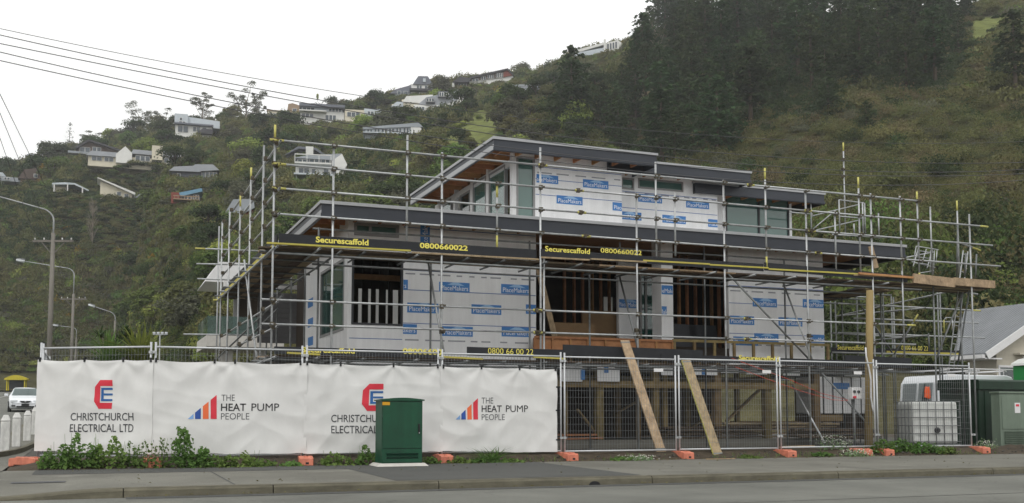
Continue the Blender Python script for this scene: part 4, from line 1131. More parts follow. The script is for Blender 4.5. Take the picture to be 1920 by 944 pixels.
# ---- frames behind the low roof
std(sc_roof, 1581, 268, 29.0, 442, 'b')
for px, yt, yb in ((1573, 375, 434), (1617, 380, 438), (1621, 381, 438), (1520, 367, 432), (1601, 420, 440), (1647, 400, 448)):
    std(sc_roof, px, yt, 27.6, yb)
for p0, p1 in (((1572, 375), (1620, 381)), ((1574, 406), (1621, 410)), ((1520, 406), (1610, 384)), ((1530, 432), (1612, 413)), ((1524, 430), (1558, 402)), ((1480, 398), (1524, 402)), ((1640, 495), (1750, 473))):
    tube(sc_roof, 'ledger', PV(*p0, 27.65), PV(*p1, 27.65), r=.02)
for px in (1588, 1603, 1623): std(sc_roof, px, 482, 27.0, 500, m='galv')
for y in (300, 318, 331): coup(sc_roof, PV(1580, y, 28.96))
tube(sc_roof, 'ledger', PV(1560, 440, 27.0), PV(1660, 446, 27.0)); 
for nm, c in cpl.items():
    if c.v: tag(c.build('couplers', 'coupler', bpy.data.objects[nm], fix=False), kind='stuff')

# ================================================================ GREEN CABINET
CV = 19.6; cu0, cu1 = PV(716, 820, CV).x, PV(792, 820, CV).x; cb = .19; ct = PV(755, 749, CV).z; cd = .5
cab = thing('utility_cabinet', 'dark green metal street cabinet on a pale concrete pad in front of the banners', 'cabinet', ((cu0 + cu1) / 2, CV + cd / 2, cb))
def padf(b):
    a = [(cu0 - .13, CV - .12), (cu1 + .12, CV - .12), (cu1 + .12, CV + cd + .1), (cu0 - .13, CV + cd + .1)]; c = [(cu0 - .04, CV - .04), (cu1 + .04, CV - .04), (cu1 + .04, CV + cd + .04), (cu0 - .04, CV + cd + .04)]
    i = len(b.v); b.v += [(x, y, .155) for x, y in a] + [(x, y, cb + .035) for x, y in c]
    for k in range(4): b.f.append((i+k, i+(k+1) % 4, i+4+(k+1) % 4, i+4+k)); b.sm.append(False)
    b.f.append((i+4, i+5, i+6, i+7)); b.sm.append(False)
part('concrete_pad', 'white_concrete', cab, padf)
part('body', 'cabinet_green', cab, lambda b: b.b2(cu0, cu1, CV, CV + cd, cb + .036, ct - .03), bevel=.008)
def lidf(b):
    pts = [(cu0 - .03, ct - .03), (cu1 + .03, ct - .03)] + [(cu1 + .03 - (cu1 - cu0 + .06) * k / 10, ct - .005 + .035 * math.sin(math.pi * k / 10)) for k in range(11)]
    b.prism(pts, CV - .035, CV + cd + .03, 'y')
part('lid', 'cabinet_green', cab, lidf)
dz0 = PV(755, 841, CV).z
dr = part('door', 'cabinet_green', cab, lambda b: b.b2(cu0 + .012, cu1 - .012, CV - .02, CV - .001, dz0, ct - .05), bevel=.006)
hx = PV(785, 800, CV).x
part('handle', 'black_plastic', dr, lambda b: b.b2(hx - .018, hx + .018, CV - .045, CV - .021, PV(785, 813, CV).z, PV(785, 795, CV).z), bevel=.006)
part('lock', 'galv', dr, lambda b: b.tube((hx, CV - .052, PV(785, 812, CV).z), (hx, CV - .03, PV(785, 812, CV).z), .012, 10))
st0, st1 = PV(717, 760, CV - .022), PV(731, 754, CV - .022)
sk_ = part('warning_sticker', 'sticker', dr, lambda b: b.b2(st0.x, st1.x, CV - .0225, CV - .0203, st0.z, st1.z))
for zz in (.3, .62, .94):
    part('hinge', 'cabinet_dark', dr, lambda b: b.tube((cu0 + .006, CV - .014, dz0 + zz * .9), (cu0 + .006, CV - .014, dz0 + zz * .9 + .07), .009, 6))
part('door_seam', 'cabinet_dark', cab, lambda b: b.b2(cu0 + .006, cu1 - .006, CV - .006, CV - .0005, dz0 - .008, ct - .042))
part('plinth_panel', 'cabinet_green', cab, lambda b: b.b2(cu0 + .012, cu1 - .012, CV - .014, CV - .001, cb + .05, dz0 - .012), bevel=.004)
for y in (852, 858):
    z = PV(755, y, CV).z; part('vent_slot', 'cabinet_dark', cab, lambda b: b.box(((cu0 + cu1) / 2, CV - .022, z), (.62, .016, .05), 0, R(28)))

# ================================================================ KIOSK, ENCLOSURE, TOILET AT THE FAR END
def kiosk():
    v = 21.8; u0 = PV(1876, 800, v).x; z1 = PV(1890, 738, v).z; u1 = u0 + 1.5
    t = thing('substation_kiosk', 'grey-green steel kiosk with louvred foot beside the end of the fence', 'kiosk', (u0 + .7, v + .3, .25))
    part('body', 'kiosk_green', t, lambda b: b.b2(u0, u1, v, v + .3, .32, z1), bevel=.01)
    part('lid', 'kiosk_green', t, lambda b: b.b2(u0 - .03, u1 + .03, v - .03, v + .33, z1 + .001, z1 + .05), bevel=.01)
    part('plinth', 'concrete', t, lambda b: b.b2(u0 - .03, u1 + .03, v - .04, v + .35, .16, .319))
    part('door', 'kiosk_green', t, lambda b: b.b2(u0 + .06, u1 - .06, v - .016, v - .001, .78, z1 - .06), bevel=.006)
    for k in range(7):
        part('louvre', 'kiosk_green', t, lambda b: b.box((u0 + .75, v - .02, .4 + k * .05), (1.25, .012, .05), 0, R(35)))
    part('sticker', 'sign_white', t, lambda b: b.b2(u0 + .52, u0 + .72, v - .022, v - .0165, 1.22, 1.5))
    part('sticker_mark', 'ink_red', t, lambda b: b.b2(u0 + .56, u0 + .68, v - .0245, v - .0225, 1.4, 1.46))
kiosk()
def enclosure():
    v = 22.9; u0 = PV(1834, 780, v).x; z1 = PV(1850, 712, v).z; u1 = u0 + 3.2
    t = thing('transformer_box', 'large dark green transformer enclosure with flat lid behind the grey kiosk', 'transformer', (u0 + 1.6, v + .7, .25))
    part('body', 'enclosure_green', t, lambda b: b.b2(u0 + .05, u1, v, v + 1.5, .25, z1 - .28), bevel=.01)
    part('lid', 'enclosure_green', t, lambda b: b.prism([(v - .08, z1 - .28), (v - .08, z1 - .05), (v - .02, z1), (v + 1.5, z1 + .03), (v + 1.56, z1 - .28)], u0, u1 + .05, 'x'))
    for k in range(4): part('rib', 'enclosure_green', t, lambda b: b.b2(u0 + .25 + k * .7, u0 + .31 + k * .7, v - .02, v - .001, .35, z1 - .34))
enclosure()
def toilet():
    v = 25.5; u0 = PV(1899, 690, v + 1.15).x; zt = PV(1905, 668, v).z
    t = thing('portable_toilet', 'bright green portable toilet with white domed roof beyond the kiosk', 'portable toilet', (u0 + .6, v + .6, .25))
    part('cabin', 'loo_green', t, lambda b: b.b2(u0, u0 + 1.15, v, v + 1.15, .3, zt - .25), bevel=.03)
    part('skid', 'black_plastic', t, lambda b: b.b2(u0 - .03, u0 + 1.18, v - .03, v + 1.18, .2, .299))
    part('roof', 'tank_white', t, lambda b: b.prism([(u0 - .06, zt - .249), (u0 - .02, zt - .17), (u0 + .3, zt - .02), (u0 + .6, zt + .03), (u0 + .9, zt - .02), (u0 + 1.17, zt - .17), (u0 + 1.21, zt - .249)], v - .05, v + 1.2, 'y'))
    d = part('door', 'loo_green', t, lambda b: b.b2(u0 + .15, u0 + 1.0, v - .03, v - .001, .4, zt - .35), bevel=.01)
    part('handle', 'black_plastic', d, lambda b: b.b2(u0 + .88, u0 + .94, v - .06, v - .031, 1.3, 1.5))
toilet()

# ================================================================ WATER TANK IN A CAGE
def tank():
    c = PV(1738, 800, 22.35); rz = R(-17); W, D, Hh = 1.32, 1.05, 1.12
    t = thing('water_tank', 'white plastic bulk water tank in a wire cage behind the last fence panel', 'water tank', (c.x, c.y, .26), rz)
    part('pallet', 'plank_dark', t, lambda b: [b.b2(x - .06, x + .06, -D/2, D/2, .0, .11) for x in (-W/2 + .08, 0, W/2 - .08)], local=True)
    part('pallet_top', 'galv_dull', t, lambda b: b.b2(-W/2, W/2, -D/2, D/2, .111, .135), local=True)
    part('bottle', 'tank_white', t, lambda b: b.b2(-W/2 + .03, W/2 - .03, -D/2 + .03, D/2 - .03, .14, .14 + Hh), local=True, bevel=.11, seg=4)
    part('fill_cap', 'black_plastic', t, lambda b: b.tube((0, 0, .13 + Hh), (0, 0, .19 + Hh), .11, 14), local=True)
    part('outlet_cap', 'black_plastic', t, lambda b: b.tube((.02, -D/2 + .04, .5), (.02, -D/2 - .05, .5), .07, 14), local=True)
    for k in range(7):
        x = -W/2 + W * k / 6
        for y in (-D/2, D/2): part('cage_bar', 'galv_dull', t, lambda b: b.tube((x, y, .12), (x, y, .16 + Hh), .011, 6), local=True)
    for k in range(1, 5):
        y = -D/2 + D * k / 5
        for x in (-W/2, W/2): part('cage_bar', 'galv_dull', t, lambda b: b.tube((x, y, .12), (x, y, .16 + Hh), .011, 6), local=True)
    for k in range(6):
        z = .2 + k * (Hh - .06) / 5
        for y in (-D/2 - .012, D/2 + .012): part('cage_bar', 'galv_dull', t, lambda b: b.tube((-W/2 - .012, y, z), (W/2 + .012, y, z), .011, 6), local=True)
        for x in (-W/2 - .012, W/2 + .012): part('cage_bar', 'galv_dull', t, lambda b: b.tube((x, -D/2 - .012, z), (x, D/2 + .012, z), .011, 6), local=True)
tank()

# ================================================================ WHITE VAN
def van():
    v = 27.2; u0 = PV(1684, 720, v + 1.7).x; zt = PV(1720, 701, v).z; g = .28; H = zt - g
    t = thing('work_van', 'white work van with roof rack parked behind the fence and tank', 'van', (u0 + 2.3, v + .8, g))
    L, Wd = 4.7, 1.7; k = H / 2.0
    prof = [(0, .45), (0, 1.05), (.1, 1.75), (.28, 1.96), (.6, 2.0), (3.2, 2.0), (3.42, 1.95), (4.0, 1.22), (4.62, 1.05), (4.7, .85), (4.7, .4), (4.45, .32), (4.32, .55), (4.0, .7), (3.68, .55), (3.56, .3), (1.35, .3), (1.22, .55), (.9, .7), (.58, .55), (.45, .32)]
    b = MB(); b.prism([(u0 + x, g + z * k) for x, z in prof], v, v + Wd, 'y'); b.build('body', 'car_paint', t, bevel=.05, seg=3)
    def win(pts, nm='side_window'):
        part(nm, 'pane_dark', t, lambda q: q.prism([(u0 + x, g + z * k) for x, z in pts], v - .012, v + .01, 'y'))
    win([(.32, 1.2), (.32, 1.78), (1.3, 1.8), (1.3, 1.2)]); win([(1.45, 1.2), (1.45, 1.8), (2.5, 1.8), (2.5, 1.2)]); win([(2.65, 1.2), (2.65, 1.8), (3.3, 1.8), (3.8, 1.2)])
    for y0, y1 in ((.16, .8), (.9, 1.54)):
        part('rear_window', 'pane_dark', t, lambda q: q.poly([(u0 + .02 - .022, v + y0, g + 1.18 * k), (u0 + .02 - .022, v + y1, g + 1.18 * k), (u0 + .1 - .022, v + y1, g + 1.75 * k), (u0 + .1 - .022, v + y0, g + 1.75 * k)]), fix=False)
        part('tail_light', 'ink_red', t, lambda q: q.box((u0 - .01, v + (.07 if y0 < .5 else 1.63), g + 1.0 * k), (.05, .09, .3)))
    for x in (.9, 4.0):
        w = part('wheel', 'rubber', t, lambda q: q.tube((u0 + x, v - .03, g + .31 * k), (u0 + x, v + .2, g + .31 * k), .31 * k, 18))
        part('rim', 'galv', w, lambda q: q.tube((u0 + x, v - .045, g + .31 * k), (u0 + x, v - .031, g + .31 * k), .19 * k, 14))
    part('wing_mirror', 'car_paint', t, lambda q: q.b2(u0 + 3.5, u0 + 3.62, v - .2, v - .03, g + 1.2 * k, g + 1.4 * k), bevel=.02)
    part('side_moulding', 'black_plastic', t, lambda q: q.b2(u0 + 1.4, u0 + 3.5, v - .015, v + .01, g + .62 * k, g + .7 * k))
    for x in (.6, 1.9, 3.1):
        part('rack_bar', 'frame_white', t, lambda q: q.tube((u0 + x, v - .05, g + 2.13 * k), (u0 + x, v + Wd + .05, g + 2.13 * k), .025, 6).tube((u0 + x, v + .05, g + 1.95 * k), (u0 + x, v + .05, g + 2.13 * k), .02, 6))
    part('rack_rail', 'frame_white', t, lambda q: q.tube((u0 + .2, v - .03, g + 2.17 * k), (u0 + 4.2, v - .03, g + 2.17 * k), .02, 6))
van()
def vest():
    p = PV(1738, 737, 24.2)
    t = thing('hi_vis_vest', 'orange hi-vis vest hung in front of the white van above the tank', 'vest', (p.x, p.y, p.z - .2))
    b = MB(); W = .22; n = 8
    for j in range(9):
        z = p.z + .17 - j * .042; w = W * (.62 + .38 * min(1, j / 3)) 
        for i in range(n + 1):
            x = (i / n - .5) * w; b.v.append((p.x + x, p.y - .05 * math.cos(x / w * math.pi) - .012 * math.sin(i * 2.1 + j * .4), z + .012 * math.sin(i)))
    for j in range(8):
        for i in range(n): b.f.append((j*(n+1)+i, j*(n+1)+i+1, (j+1)*(n+1)+i+1, (j+1)*(n+1)+i)); b.sm.append(True)
    o = b.build('fabric', 'hi_vis', t, fix=False); md = o.modifiers.new('thickness', 'SOLIDIFY'); md.thickness = .02
    part('dark_lining', 'black_plastic', t, lambda q: q.box((p.x - .07, p.y - .03, p.z - .22), (.16, .05, .12), 0, 0, R(20)))
    part('hanger', 'galv_dull', t, lambda q: q.tube((p.x, p.y + .03, .3), (p.x, p.y + .03, p.z + .2), .02, 6))
vest()

# ================================================================ TIMBER POLE WITH TEMPORARY POWER, METER BOX
def tpole():
    v = 21.5; a = PV(1628, 838, v); b_ = PV(1631, 545, v)
    t = thing('power_pole', 'short yellow-brown timber pole with a white cable behind the fence', 'pole', (a.x, v, .3))
    part('shaft', 'pole_new', t, lambda q: q.tube((a.x, v, .25), (b_.x, v, b_.z), .105, 14, .09))
    part('split', 'black_plastic', t, lambda q: q.path([(a.x - .05 + .01 * math.sin(k * 1.3), v - .092, .9 + k * .28) for k in range(9)], .006, 4))
    pts = [(1623, 652), (1624, 668), (1629, 690), (1633, 712), (1633, 745), (1636, 765), (1640, 778)]
    part('cable', 'frame_white', t, lambda q: q.path([PV(x, y, v - .13) for x, y in pts], .022, 6))
    m = PV(1603, 738, v + .2)
    bx = part('meter_box', 'frame_white', t, lambda q: q.box((m.x, m.y, m.z), (.3, .16, .3)), bevel=.015)
    part('box_post', 'galv_dull', t, lambda q: q.tube((m.x, m.y + .05, .3), (m.x, m.y + .05, m.z - .15), .03, 8))
    for dx in (-.085, .045): part('socket', 'black_plastic', bx, lambda q: q.tube((m.x + dx, m.y - .1, m.z + .04), (m.x + dx, m.y - .079, m.z + .04), .04, 10))
    part('plug', 'ink_red', bx, lambda q: q.tube((m.x - .1, m.y - .14, m.z - .1), (m.x - .1, m.y - .079, m.z - .1), .035, 8))
    return m
mb = tpole()
for k, (pts, lab) in enumerate(((((1372, 672), (1420, 690), (1480, 712), (1540, 738), (1590, 750)), 'orange extension lead sagging from the scaffold to the meter box, upper strand'),
                                (((1378, 688), (1430, 708), (1500, 733), (1560, 750), (1590, 752)), 'orange extension lead sagging to the meter box, lower strand'))):
    vv = [22.2, 22.0, 21.8, 21.7, 21.6]
    b = MB(); ctrl = [PV(x, y, w) for (x, y), w in zip(pts, vv)]; b.path(ctrl, .0065, 5)
    tag(b.build('extension_lead', 'cable_red'), lab, 'cable')
# ================================================================ STACKED TIMBER AND LOOSE BOARDS IN THE UNDERCROFT
def stack(px, py, v, n, L, label, m, rz=0.0, w=.2, rows=2):
    p = PV(px, py, v); z = zsite(p.x, v) if v < 24.2 else .5
    t = thing('timber_stack', label, 'timber stack', (p.x, v, z), rz)
    for j in range(rows):
        for i in range(n):
            part('board', m, t, lambda q: q.box((random.uniform(-.3, .3), (i - n/2) * (w + .01), .06 + j * .09), (L * random.uniform(.8, 1), w, .045), random.uniform(-.06, .06), 0, random.uniform(-.02, .02)), local=True)
stack(1320, 815, 25.2, 4, 3.6, 'pile of loose grey boards on the slab behind the yellow-edged plank', 'plank_dark', .12, rows=4)
stack(1440, 812, 25.6, 4, 4.2, 'stack of framing timber lying between the treated posts', 'plank', -.03, rows=5)
stack(1560, 822, 24.4, 4, 3.0, 'low stack of weathered planks near the meter box', 'plank_dark', .1, rows=3)
stack(1072, 822, 24.9, 3, 1.4, 'few short pine offcuts on the slab next to the banner end', 'pine_timber', .2, rows=2)
stack(1485, 838, 22.4, 2, 1.1, 'thin pale boards lying on the gravel behind the mesh', 'plank', .0, rows=1, w=.12)
def pallet_wrap():
    p = PV(1585, 730, 25.2); a, b_ = PV(1492, 690, 25.2), PV(1640, 776, 25.2)
    t = thing('wrapped_load', 'white plastic-wrapped stack of panels strapped with black bands in the undercroft', 'wrapped load', ((a.x + b_.x) / 2, 25.8, .45))
    part('wrapping', 'wrap', t, lambda q: q.b2(a.x + .8, b_.x, 25.2, 26.3, b_.z, a.z - .25), bevel=.03)
    for k in range(6):
        x = a.x + .95 + (b_.x - a.x - 1.1) * k / 5; part('strap', 'black_plastic', t, lambda q: q.b2(x - .02, x + .02, 25.19, 26.31, b_.z - .003, a.z - .246))
    for k in range(4):
        x = a.x + .9 + (b_.x - a.x - 1.0) * k / 3; part('bearer', 'plank_dark', t, lambda q: q.b2(x - .05, x + .05, 25.25, 26.25, .45, b_.z))
    part('print', 'wrap_blue', t, lambda q: q.b2(a.x + 1.3, a.x + 1.9, 25.185, 25.199, a.z - .6, a.z - .42))
pallet_wrap()
tag(MB().box((PV(1352, 862, 19.9).x, 19.92, .19), (.75, .06, .02), .06).build('timber_offcut', 'plank'), 'thin pale timber offcut lying at the footpath edge below the yellow-edged plank', 'offcut')

# ================================================================ NEIGHBOUR'S HOUSE
def neighbour():
    v0, v1 = 30.0, 34.5; ue = PV(1846, 663, v0).x; ze = PV(1846, 662, v0).z; sl = .54; half = 3.8; ur = ue + half; zr = ze + half * sl
    t = thing('neighbour_house', 'weatherboard bungalow with grey iron roof beyond the scaffold and kiosk', 'house', (ur, (v0 + v1) / 2, .25))
    o = .55
    def slope(sgn):
        b = MB(); a, c = (ur, zr + .12), (ur - sgn * (half + .25), ze - .25 * sl + .12)
        # the street gable runs back only a little on this side before the valley, so the far edge is skewed
        va = v1 + .2; vc = (v0 + 1.3) if sgn == 1 else v1 + .2; i = 0
        b.v = [(a[0], v0 - .35, a[1]), (a[0], v0 - .35, a[1] - .09), (c[0], v0 - .35, c[1] - .09), (c[0], v0 - .35, c[1]), (a[0], va, a[1]), (a[0], va, a[1] - .09), (c[0], vc, c[1] - .09), (c[0], vc, c[1])]
        b.f = [(0, 1, 2, 3), (7, 6, 5, 4), (0, 3, 7, 4), (1, 5, 6, 2), (2, 6, 7, 3), (0, 4, 5, 1)]; b.sm = [False] * 6
        return b.build('roof', 'roof_grey', t)
    r = slope(1); slope(-1)
    for k in range(30):
        v = v0 - .3 + (v1 - v0 + .5) * k / 30; f = 1.0 if v < v0 + 1.3 else 1 - (v - v0 - 1.3) / (v1 + .2 - v0 - 1.3)
        if f > .05: part('roof_rib', 'roof_grey', r, lambda q: q.beam((ur, v, zr + .122), (ur - (half + .25) * f, v, zr - (half + .25) * f * sl + .122), .03, .016))
    for s in (1, -1):
        part('bargeboard', 'frame_white', t, lambda q: q.beam((ur, v0 - .36, zr + .0), (ur - s * (half + .25), v0 - .36, ze - .25 * sl + .0), .04, .28, (0, 0, 1)))
    part('gutter', 'frame_white', t, lambda q: q.b2(ue - .42, ue - .28, v0 - .3, v0 + 1.3, ze - .22, ze - .08))
    part('soffit', 'frame_white', t, lambda q: q.b2(ue - .28, ue + o, v0 - .3, v0 + 1.3, ze - .25, ze - .2))
    fw = part('wall', 'board_cream', t, lambda q: q.prism([(ue + o, .25), (2 * ur - ue - o, .25), (2 * ur - ue - o, ze + .1), (ur, zr - .1), (ue + o, ze + .1)], v0, v0 + 1.25, 'y'))
    z = .4
    while z < zr - .3:
        hw = half - o if z < ze else max(.2, (zr - .15 - z) / sl)
        part('weatherboard', 'board_cream', fw, lambda q: q.box((ur, v0 - .012, z), (2 * hw, .02, .16), 0, R(6))); z += .165
    for k, (x0, x1) in enumerate(((.15, 1.0), (1.3, 2.2), (3.2, 4.4))):
        w = part('window', 'frame_white', t, lambda q: q.b2(ue + o + x0 - .08, ue + o + x1 + .08, v0 - .05, v0 - .026, 1.15, ze - .45))
        part('pane', 'pane_dark', w, lambda q: q.b2(ue + o + x0, ue + o + x1, v0 - .058, v0 - .051, 1.23, ze - .53))
    part('gable_shade', 'board_cream', t, lambda q: q.b2(ue + 1.4, ue + 4, v0 - .34, v0 - .05, ze - .05, ze + .02))
    part('bracket', 'frame_white', t, lambda q: q.beam((ue + o + 1.15, v0 - .04, 2.1), (ue + o + 1.15, v0 - .3, ze - .1), .08, .1))
neighbour()

# ================================================================ SIDE STREET: bollards, car, shelter, poles, wires
for k, (u, v, lab) in enumerate(((-1.95, 28.3, 'front white timber bollard by the street corner, its base fully in view'), (-1.9, 31.5, 'second white timber bollard from the corner'), (-1.83, 35.2, 'third white timber bollard from the corner'), (-1.8, 39.0, 'last white timber bollard, half hidden by the banner edge'))):
    z = zs(v) + .02; t = thing('bollard', lab, 'bollard', (u, v, z), 0, 'white bollards at the corner')
    part('post', 'white_paint', t, lambda b: b.box((u, v, z + .36), (.21, .21, .75)), bevel=.02)
    part('groove', 'white_paint', t, lambda b: b.box((u, v, z + .748), (.19, .19, .03)))
    def cap(b):
        i = len(b.v); h = .112; zz = z + .763
        b.v += [(u - h, v - h, zz), (u + h, v - h, zz), (u + h, v + h, zz), (u - h, v + h, zz), (u - .05, v - .05, zz + .14), (u + .05, v - .05, zz + .14), (u + .05, v + .05, zz + .14), (u - .05, v + .05, zz + .14)]
        for q in ((0,3,2,1),(4,5,6,7),(0,1,5,4),(1,2,6,5),(2,3,7,6),(3,0,4,7)): b.f.append(tuple(i + k for k in q)); b.sm.append(False)
    part('cap', 'white_paint', t, cap, bevel=.012)

def car():
    d = 59.5; p = PR(47, 770, d / math.cos(R(24))); v = p.y; u = p.x; z = zstreet(u, v) + .01
    t = thing('car', 'white saloon car driving towards the corner on the side street', 'car', (u, v, z), R(4))
    W, L = .86, 4.4
    # lofted body: stations along the length (y from nose to tail), each with half width, sill, belt and roof heights
    st = [(-.02, .62, .32, .50, .50), (.08, .74, .22, .62, .62), (.35, .82, .18, .70, .72), (1.0, .85, .17, .84, .86), (1.35, .86, .17, .90, .93), (1.95, .86, .17, .93, 1.36), (2.4, .86, .17, .94, 1.43), (3.1, .86, .17, .95, 1.41), (3.75, .85, .18, .96, 1.05), (4.25, .80, .22, .92, .94), (4.4, .70, .30, .80, .80)]
    b = MB(); n = 14
    for y, w, s, be, ro in st:
        rw = w * (.70 if ro > be + .15 else .9)
        ring = [(-w * .92, s), (-w, s + .15), (-w, be - .08), (-w * .97, be), (-rw - .02, ro - .1 if ro > be + .15 else ro - .01), (-rw * .9, ro - .02), (-rw * .45, ro), (rw * .45, ro), (rw * .9, ro - .02), (rw + .02, ro - .1 if ro > be + .15 else ro - .01), (w * .97, be), (w, be - .08), (w, s + .15), (w * .92, s)]
        b.v += [(x, y, zz) for x, zz in ring]
    for j in range(len(st) - 1):
        for i in range(n):
            i2 = (i + 1) % n; b.f.append((j*n+i, (j+1)*n+i, (j+1)*n+i2, j*n+i2)); b.sm.append(True)
    b.f.append(tuple(range(n))); b.f.append(tuple((len(st)-1)*n+i for i in reversed(range(n)))); b.sm += [False, False]
    b.build('body', 'car_paint', t, local=True)
    part('windscreen', 'pane_dark', t, lambda q: q.poly([(-.70, 1.36, .955), (.70, 1.36, .955), (.56, 1.93, 1.37), (-.56, 1.93, 1.37)]), local=True, fix=False)
    for s in (-1, 1):
        part('side_window', 'pane_dark', t, lambda q: q.poly([(s * .855, 1.75, .97), (s * .855, 3.3, .98), (s * .66, 3.05, 1.32), (s * .655, 2.05, 1.32)]), local=True, fix=False)
        h = part('headlight', 'lamp_glass', t, lambda q: q.box((s * .58, .06, .60), (.34, .16, .13), s * R(-18)), local=True, bevel=.03)
        part('wing_mirror', 'car_paint', t, lambda q: q.box((s * .98, 1.55, .98), (.2, .12, .14)), local=True, bevel=.03)
        part('fog_lamp', 'black_plastic', t, lambda q: q.box((s * .6, .0, .34), (.2, .06, .08)), local=True)
        for y in (.78, 3.45):
            w = part('wheel', 'rubber', t, lambda q: q.tube((s * .70, y, .31), (s * .885, y, .31), .31, 18), local=True)
            part('rim', 'galv', w, lambda q: q.tube((s * .884, y, .31), (s * .892, y, .31), .2, 14), local=True)
    part('grille', 'black_plastic', t, lambda q: q.prism([(-.3, .62), (.3, .62), (.18, .52), (0, .49), (-.18, .52)], -.045, .04, 'y'), local=True)
    part('badge', 'galv', t, lambda q: q.tube((0, -.055, .575), (0, -.04, .575), .05, 10), local=True)
    part('number_plate', 'black_plastic', t, lambda q: q.box((0, -.03, .40), (.4, .02, .12)), local=True)
    part('air_intake', 'black_plastic', t, lambda q: q.box((0, -.005, .29), (.9, .05, .1)), local=True, bevel=.02)
car()
def shelter():
    p = PR(29, 735, 192); z = p.z
    t = thing('bus_shelter', 'small yellow bus shelter with arched roof up the side street', 'bus shelter', tuple(p), R(-8))
    for x in (-1.35, 1.35):
        for y in (0, 1.3): part('post', 'shelter_yellow', t, lambda b: b.b2(x - .09, x + .09, y - .09, y + .09, 0, 2.0), local=True)
    part('roof', 'shelter_yellow', t, lambda b: b.prism([(-1.75, 1.95), (1.75, 1.95), (1.7, 2.2)] + [(1.5 - 3.0 * k / 8, 2.2 + .55 * math.sin(math.pi * (k + .5) / 9)) for k in range(9)] + [(-1.7, 2.2)], -.3, 1.6, 'y'), local=True)
    part('back_panel', 'frame_dark', t, lambda b: b.b2(-1.3, 1.3, 1.25, 1.3, .15, 1.95), local=True)
    part('bench', 'plank', t, lambda b: b.b2(-1.1, 1.1, .85, 1.2, .4, .46), local=True)
    sheet('bay', 'road_chip', [p.x - 9, p.x + 6], [p.y - 9, p.y + 12], lambda u, v: z - .02)
shelter()

# ---- poles and street lamps
def lamp_pole(px, depth, y_arm, y_top, lamp, label, arm=True, side=True):
    p = PR(px, 700, depth / math.cos(math.atan((px - 960) / F_PX))); u, v = p.x, p.y; r = math.hypot(u, v)
    z0 = zs(v); za = PR(px, y_arm, r).z; zt = PR(px, y_top, r).z
    t = thing('street_lamp_pole', label, 'street lamp', (u, v, z0), 0, 'lamp and power poles up the side street')
    part('shaft', 'pole_wood', t, lambda b: b.tube((u, v, z0), (u, v, za + .5), .17, 12, .12))
    dirp = RIGHT
    c = Vector((u, v, za)); a0, a1 = c - dirp * 1.22, c + dirp * 1.22
    if arm:
        part('crossarm', 'pole_wood', t, lambda b: b.beam(a0, a1, .1, .13))
        for s in (-1, 1):
            part('arm_brace', 'pole_wood', t, lambda b: b.beam(c + dirp * (s * .75), c - Vector((0, 0, .85)), .04, .05))
            for q in (.55, 1.1): part('insulator', 'white_paint', t, lambda b: b.tube(c + dirp * (s * q) + Vector((0, 0, .065)), c + dirp * (s * q) + Vector((0, 0, .2)), .04, 8))
    hx, hy = lamp; e = PR(hx, hy, r); top = Vector((u, v, zt))
    pts = [c + Vector((0, 0, -.2)), top - Vector((0, 0, .55))]
    for k in range(1, 6): 
        w = k / 5 * math.pi / 2; dl = (e - top).normalized()
        pts.append(top - Vector((0, 0, .55)) + Vector((0, 0, .55)) * math.sin(w) + dl * (.6 * (1 - math.cos(w))))
    pts.append(e)
    part('lamp_arm', 'galv', t, lambda b: b.path(pts, .055, 8, .7))
    d = (e - pts[-2]).normalized(); hd = part('lamp_head', 'lamp_glass', t, lambda b: b.tube(e - d * .1, e + d * .62, .16, 10, .1)); 
    part('lamp_hood', 'galv_dull', t, lambda b: b.tube(e + Vector((0, 0, .1)) - d * .1, e + Vector((0, 0, .1)) + d * .6, .13, 8, .08))
    return t, a0, a1, c
P1 = lamp_pole(91, 63, 452, 397, (-12, 366), 'nearest tall lamp and power pole, its curved arm leaving the picture')
P2 = lamp_pole(133, 98, 561, 505, (44, 490), 'second lamp and power pole with a lamp head over the street')
P3 = lamp_pole(141, 150, 640, 615, (108, 600 + 11), 'small distant lamp pole beyond the second pole', arm=False)
P4 = lamp_pole(213, 120, 610, 588, (176, 575), 'street lamp on a pole hidden by the dark bushy tree', arm=False)
# the pole the overhead lines come from, just outside the picture at the corner
LOOSE = [((62, 448), (0, 265)), ((88, 450), (0, 225)), ((118, 452), (0, 195))]       # steep lines: crossarm end, where they leave the picture
LEND = []
for (x0, y0), (x1, y1) in LOOSE:
    sl_ = (y0 - y1) / (x0 - x1); LEND.append(PV(-150, y1 - 150 * sl_, 23.0))
CP = Vector((sum(p.x for p in LEND) / 3, 23.0, 0)); CPZ = sum(p.z for p in LEND) / 3
cp = thing('power_pole', 'tall timber power pole carrying the overhead lines at the street corner', 'power pole', (CP.x, CP.y, .1))
part('shaft', 'pole_wood', cp, lambda b: b.tube((CP.x, CP.y, .1), (CP.x, CP.y, CPZ + .4), .19, 12, .13))
part('crossarm', 'pole_wood', cp, lambda b: b.beam((CP.x - 1.3, CP.y, CPZ), (CP.x + 1.3, CP.y, CPZ), .1, .13))
part('crossarm', 'pole_wood', cp, lambda b: b.beam((CP.x, CP.y - 1.1, 8.4), (CP.x, CP.y + 1.1, 8.4), .1, .13))
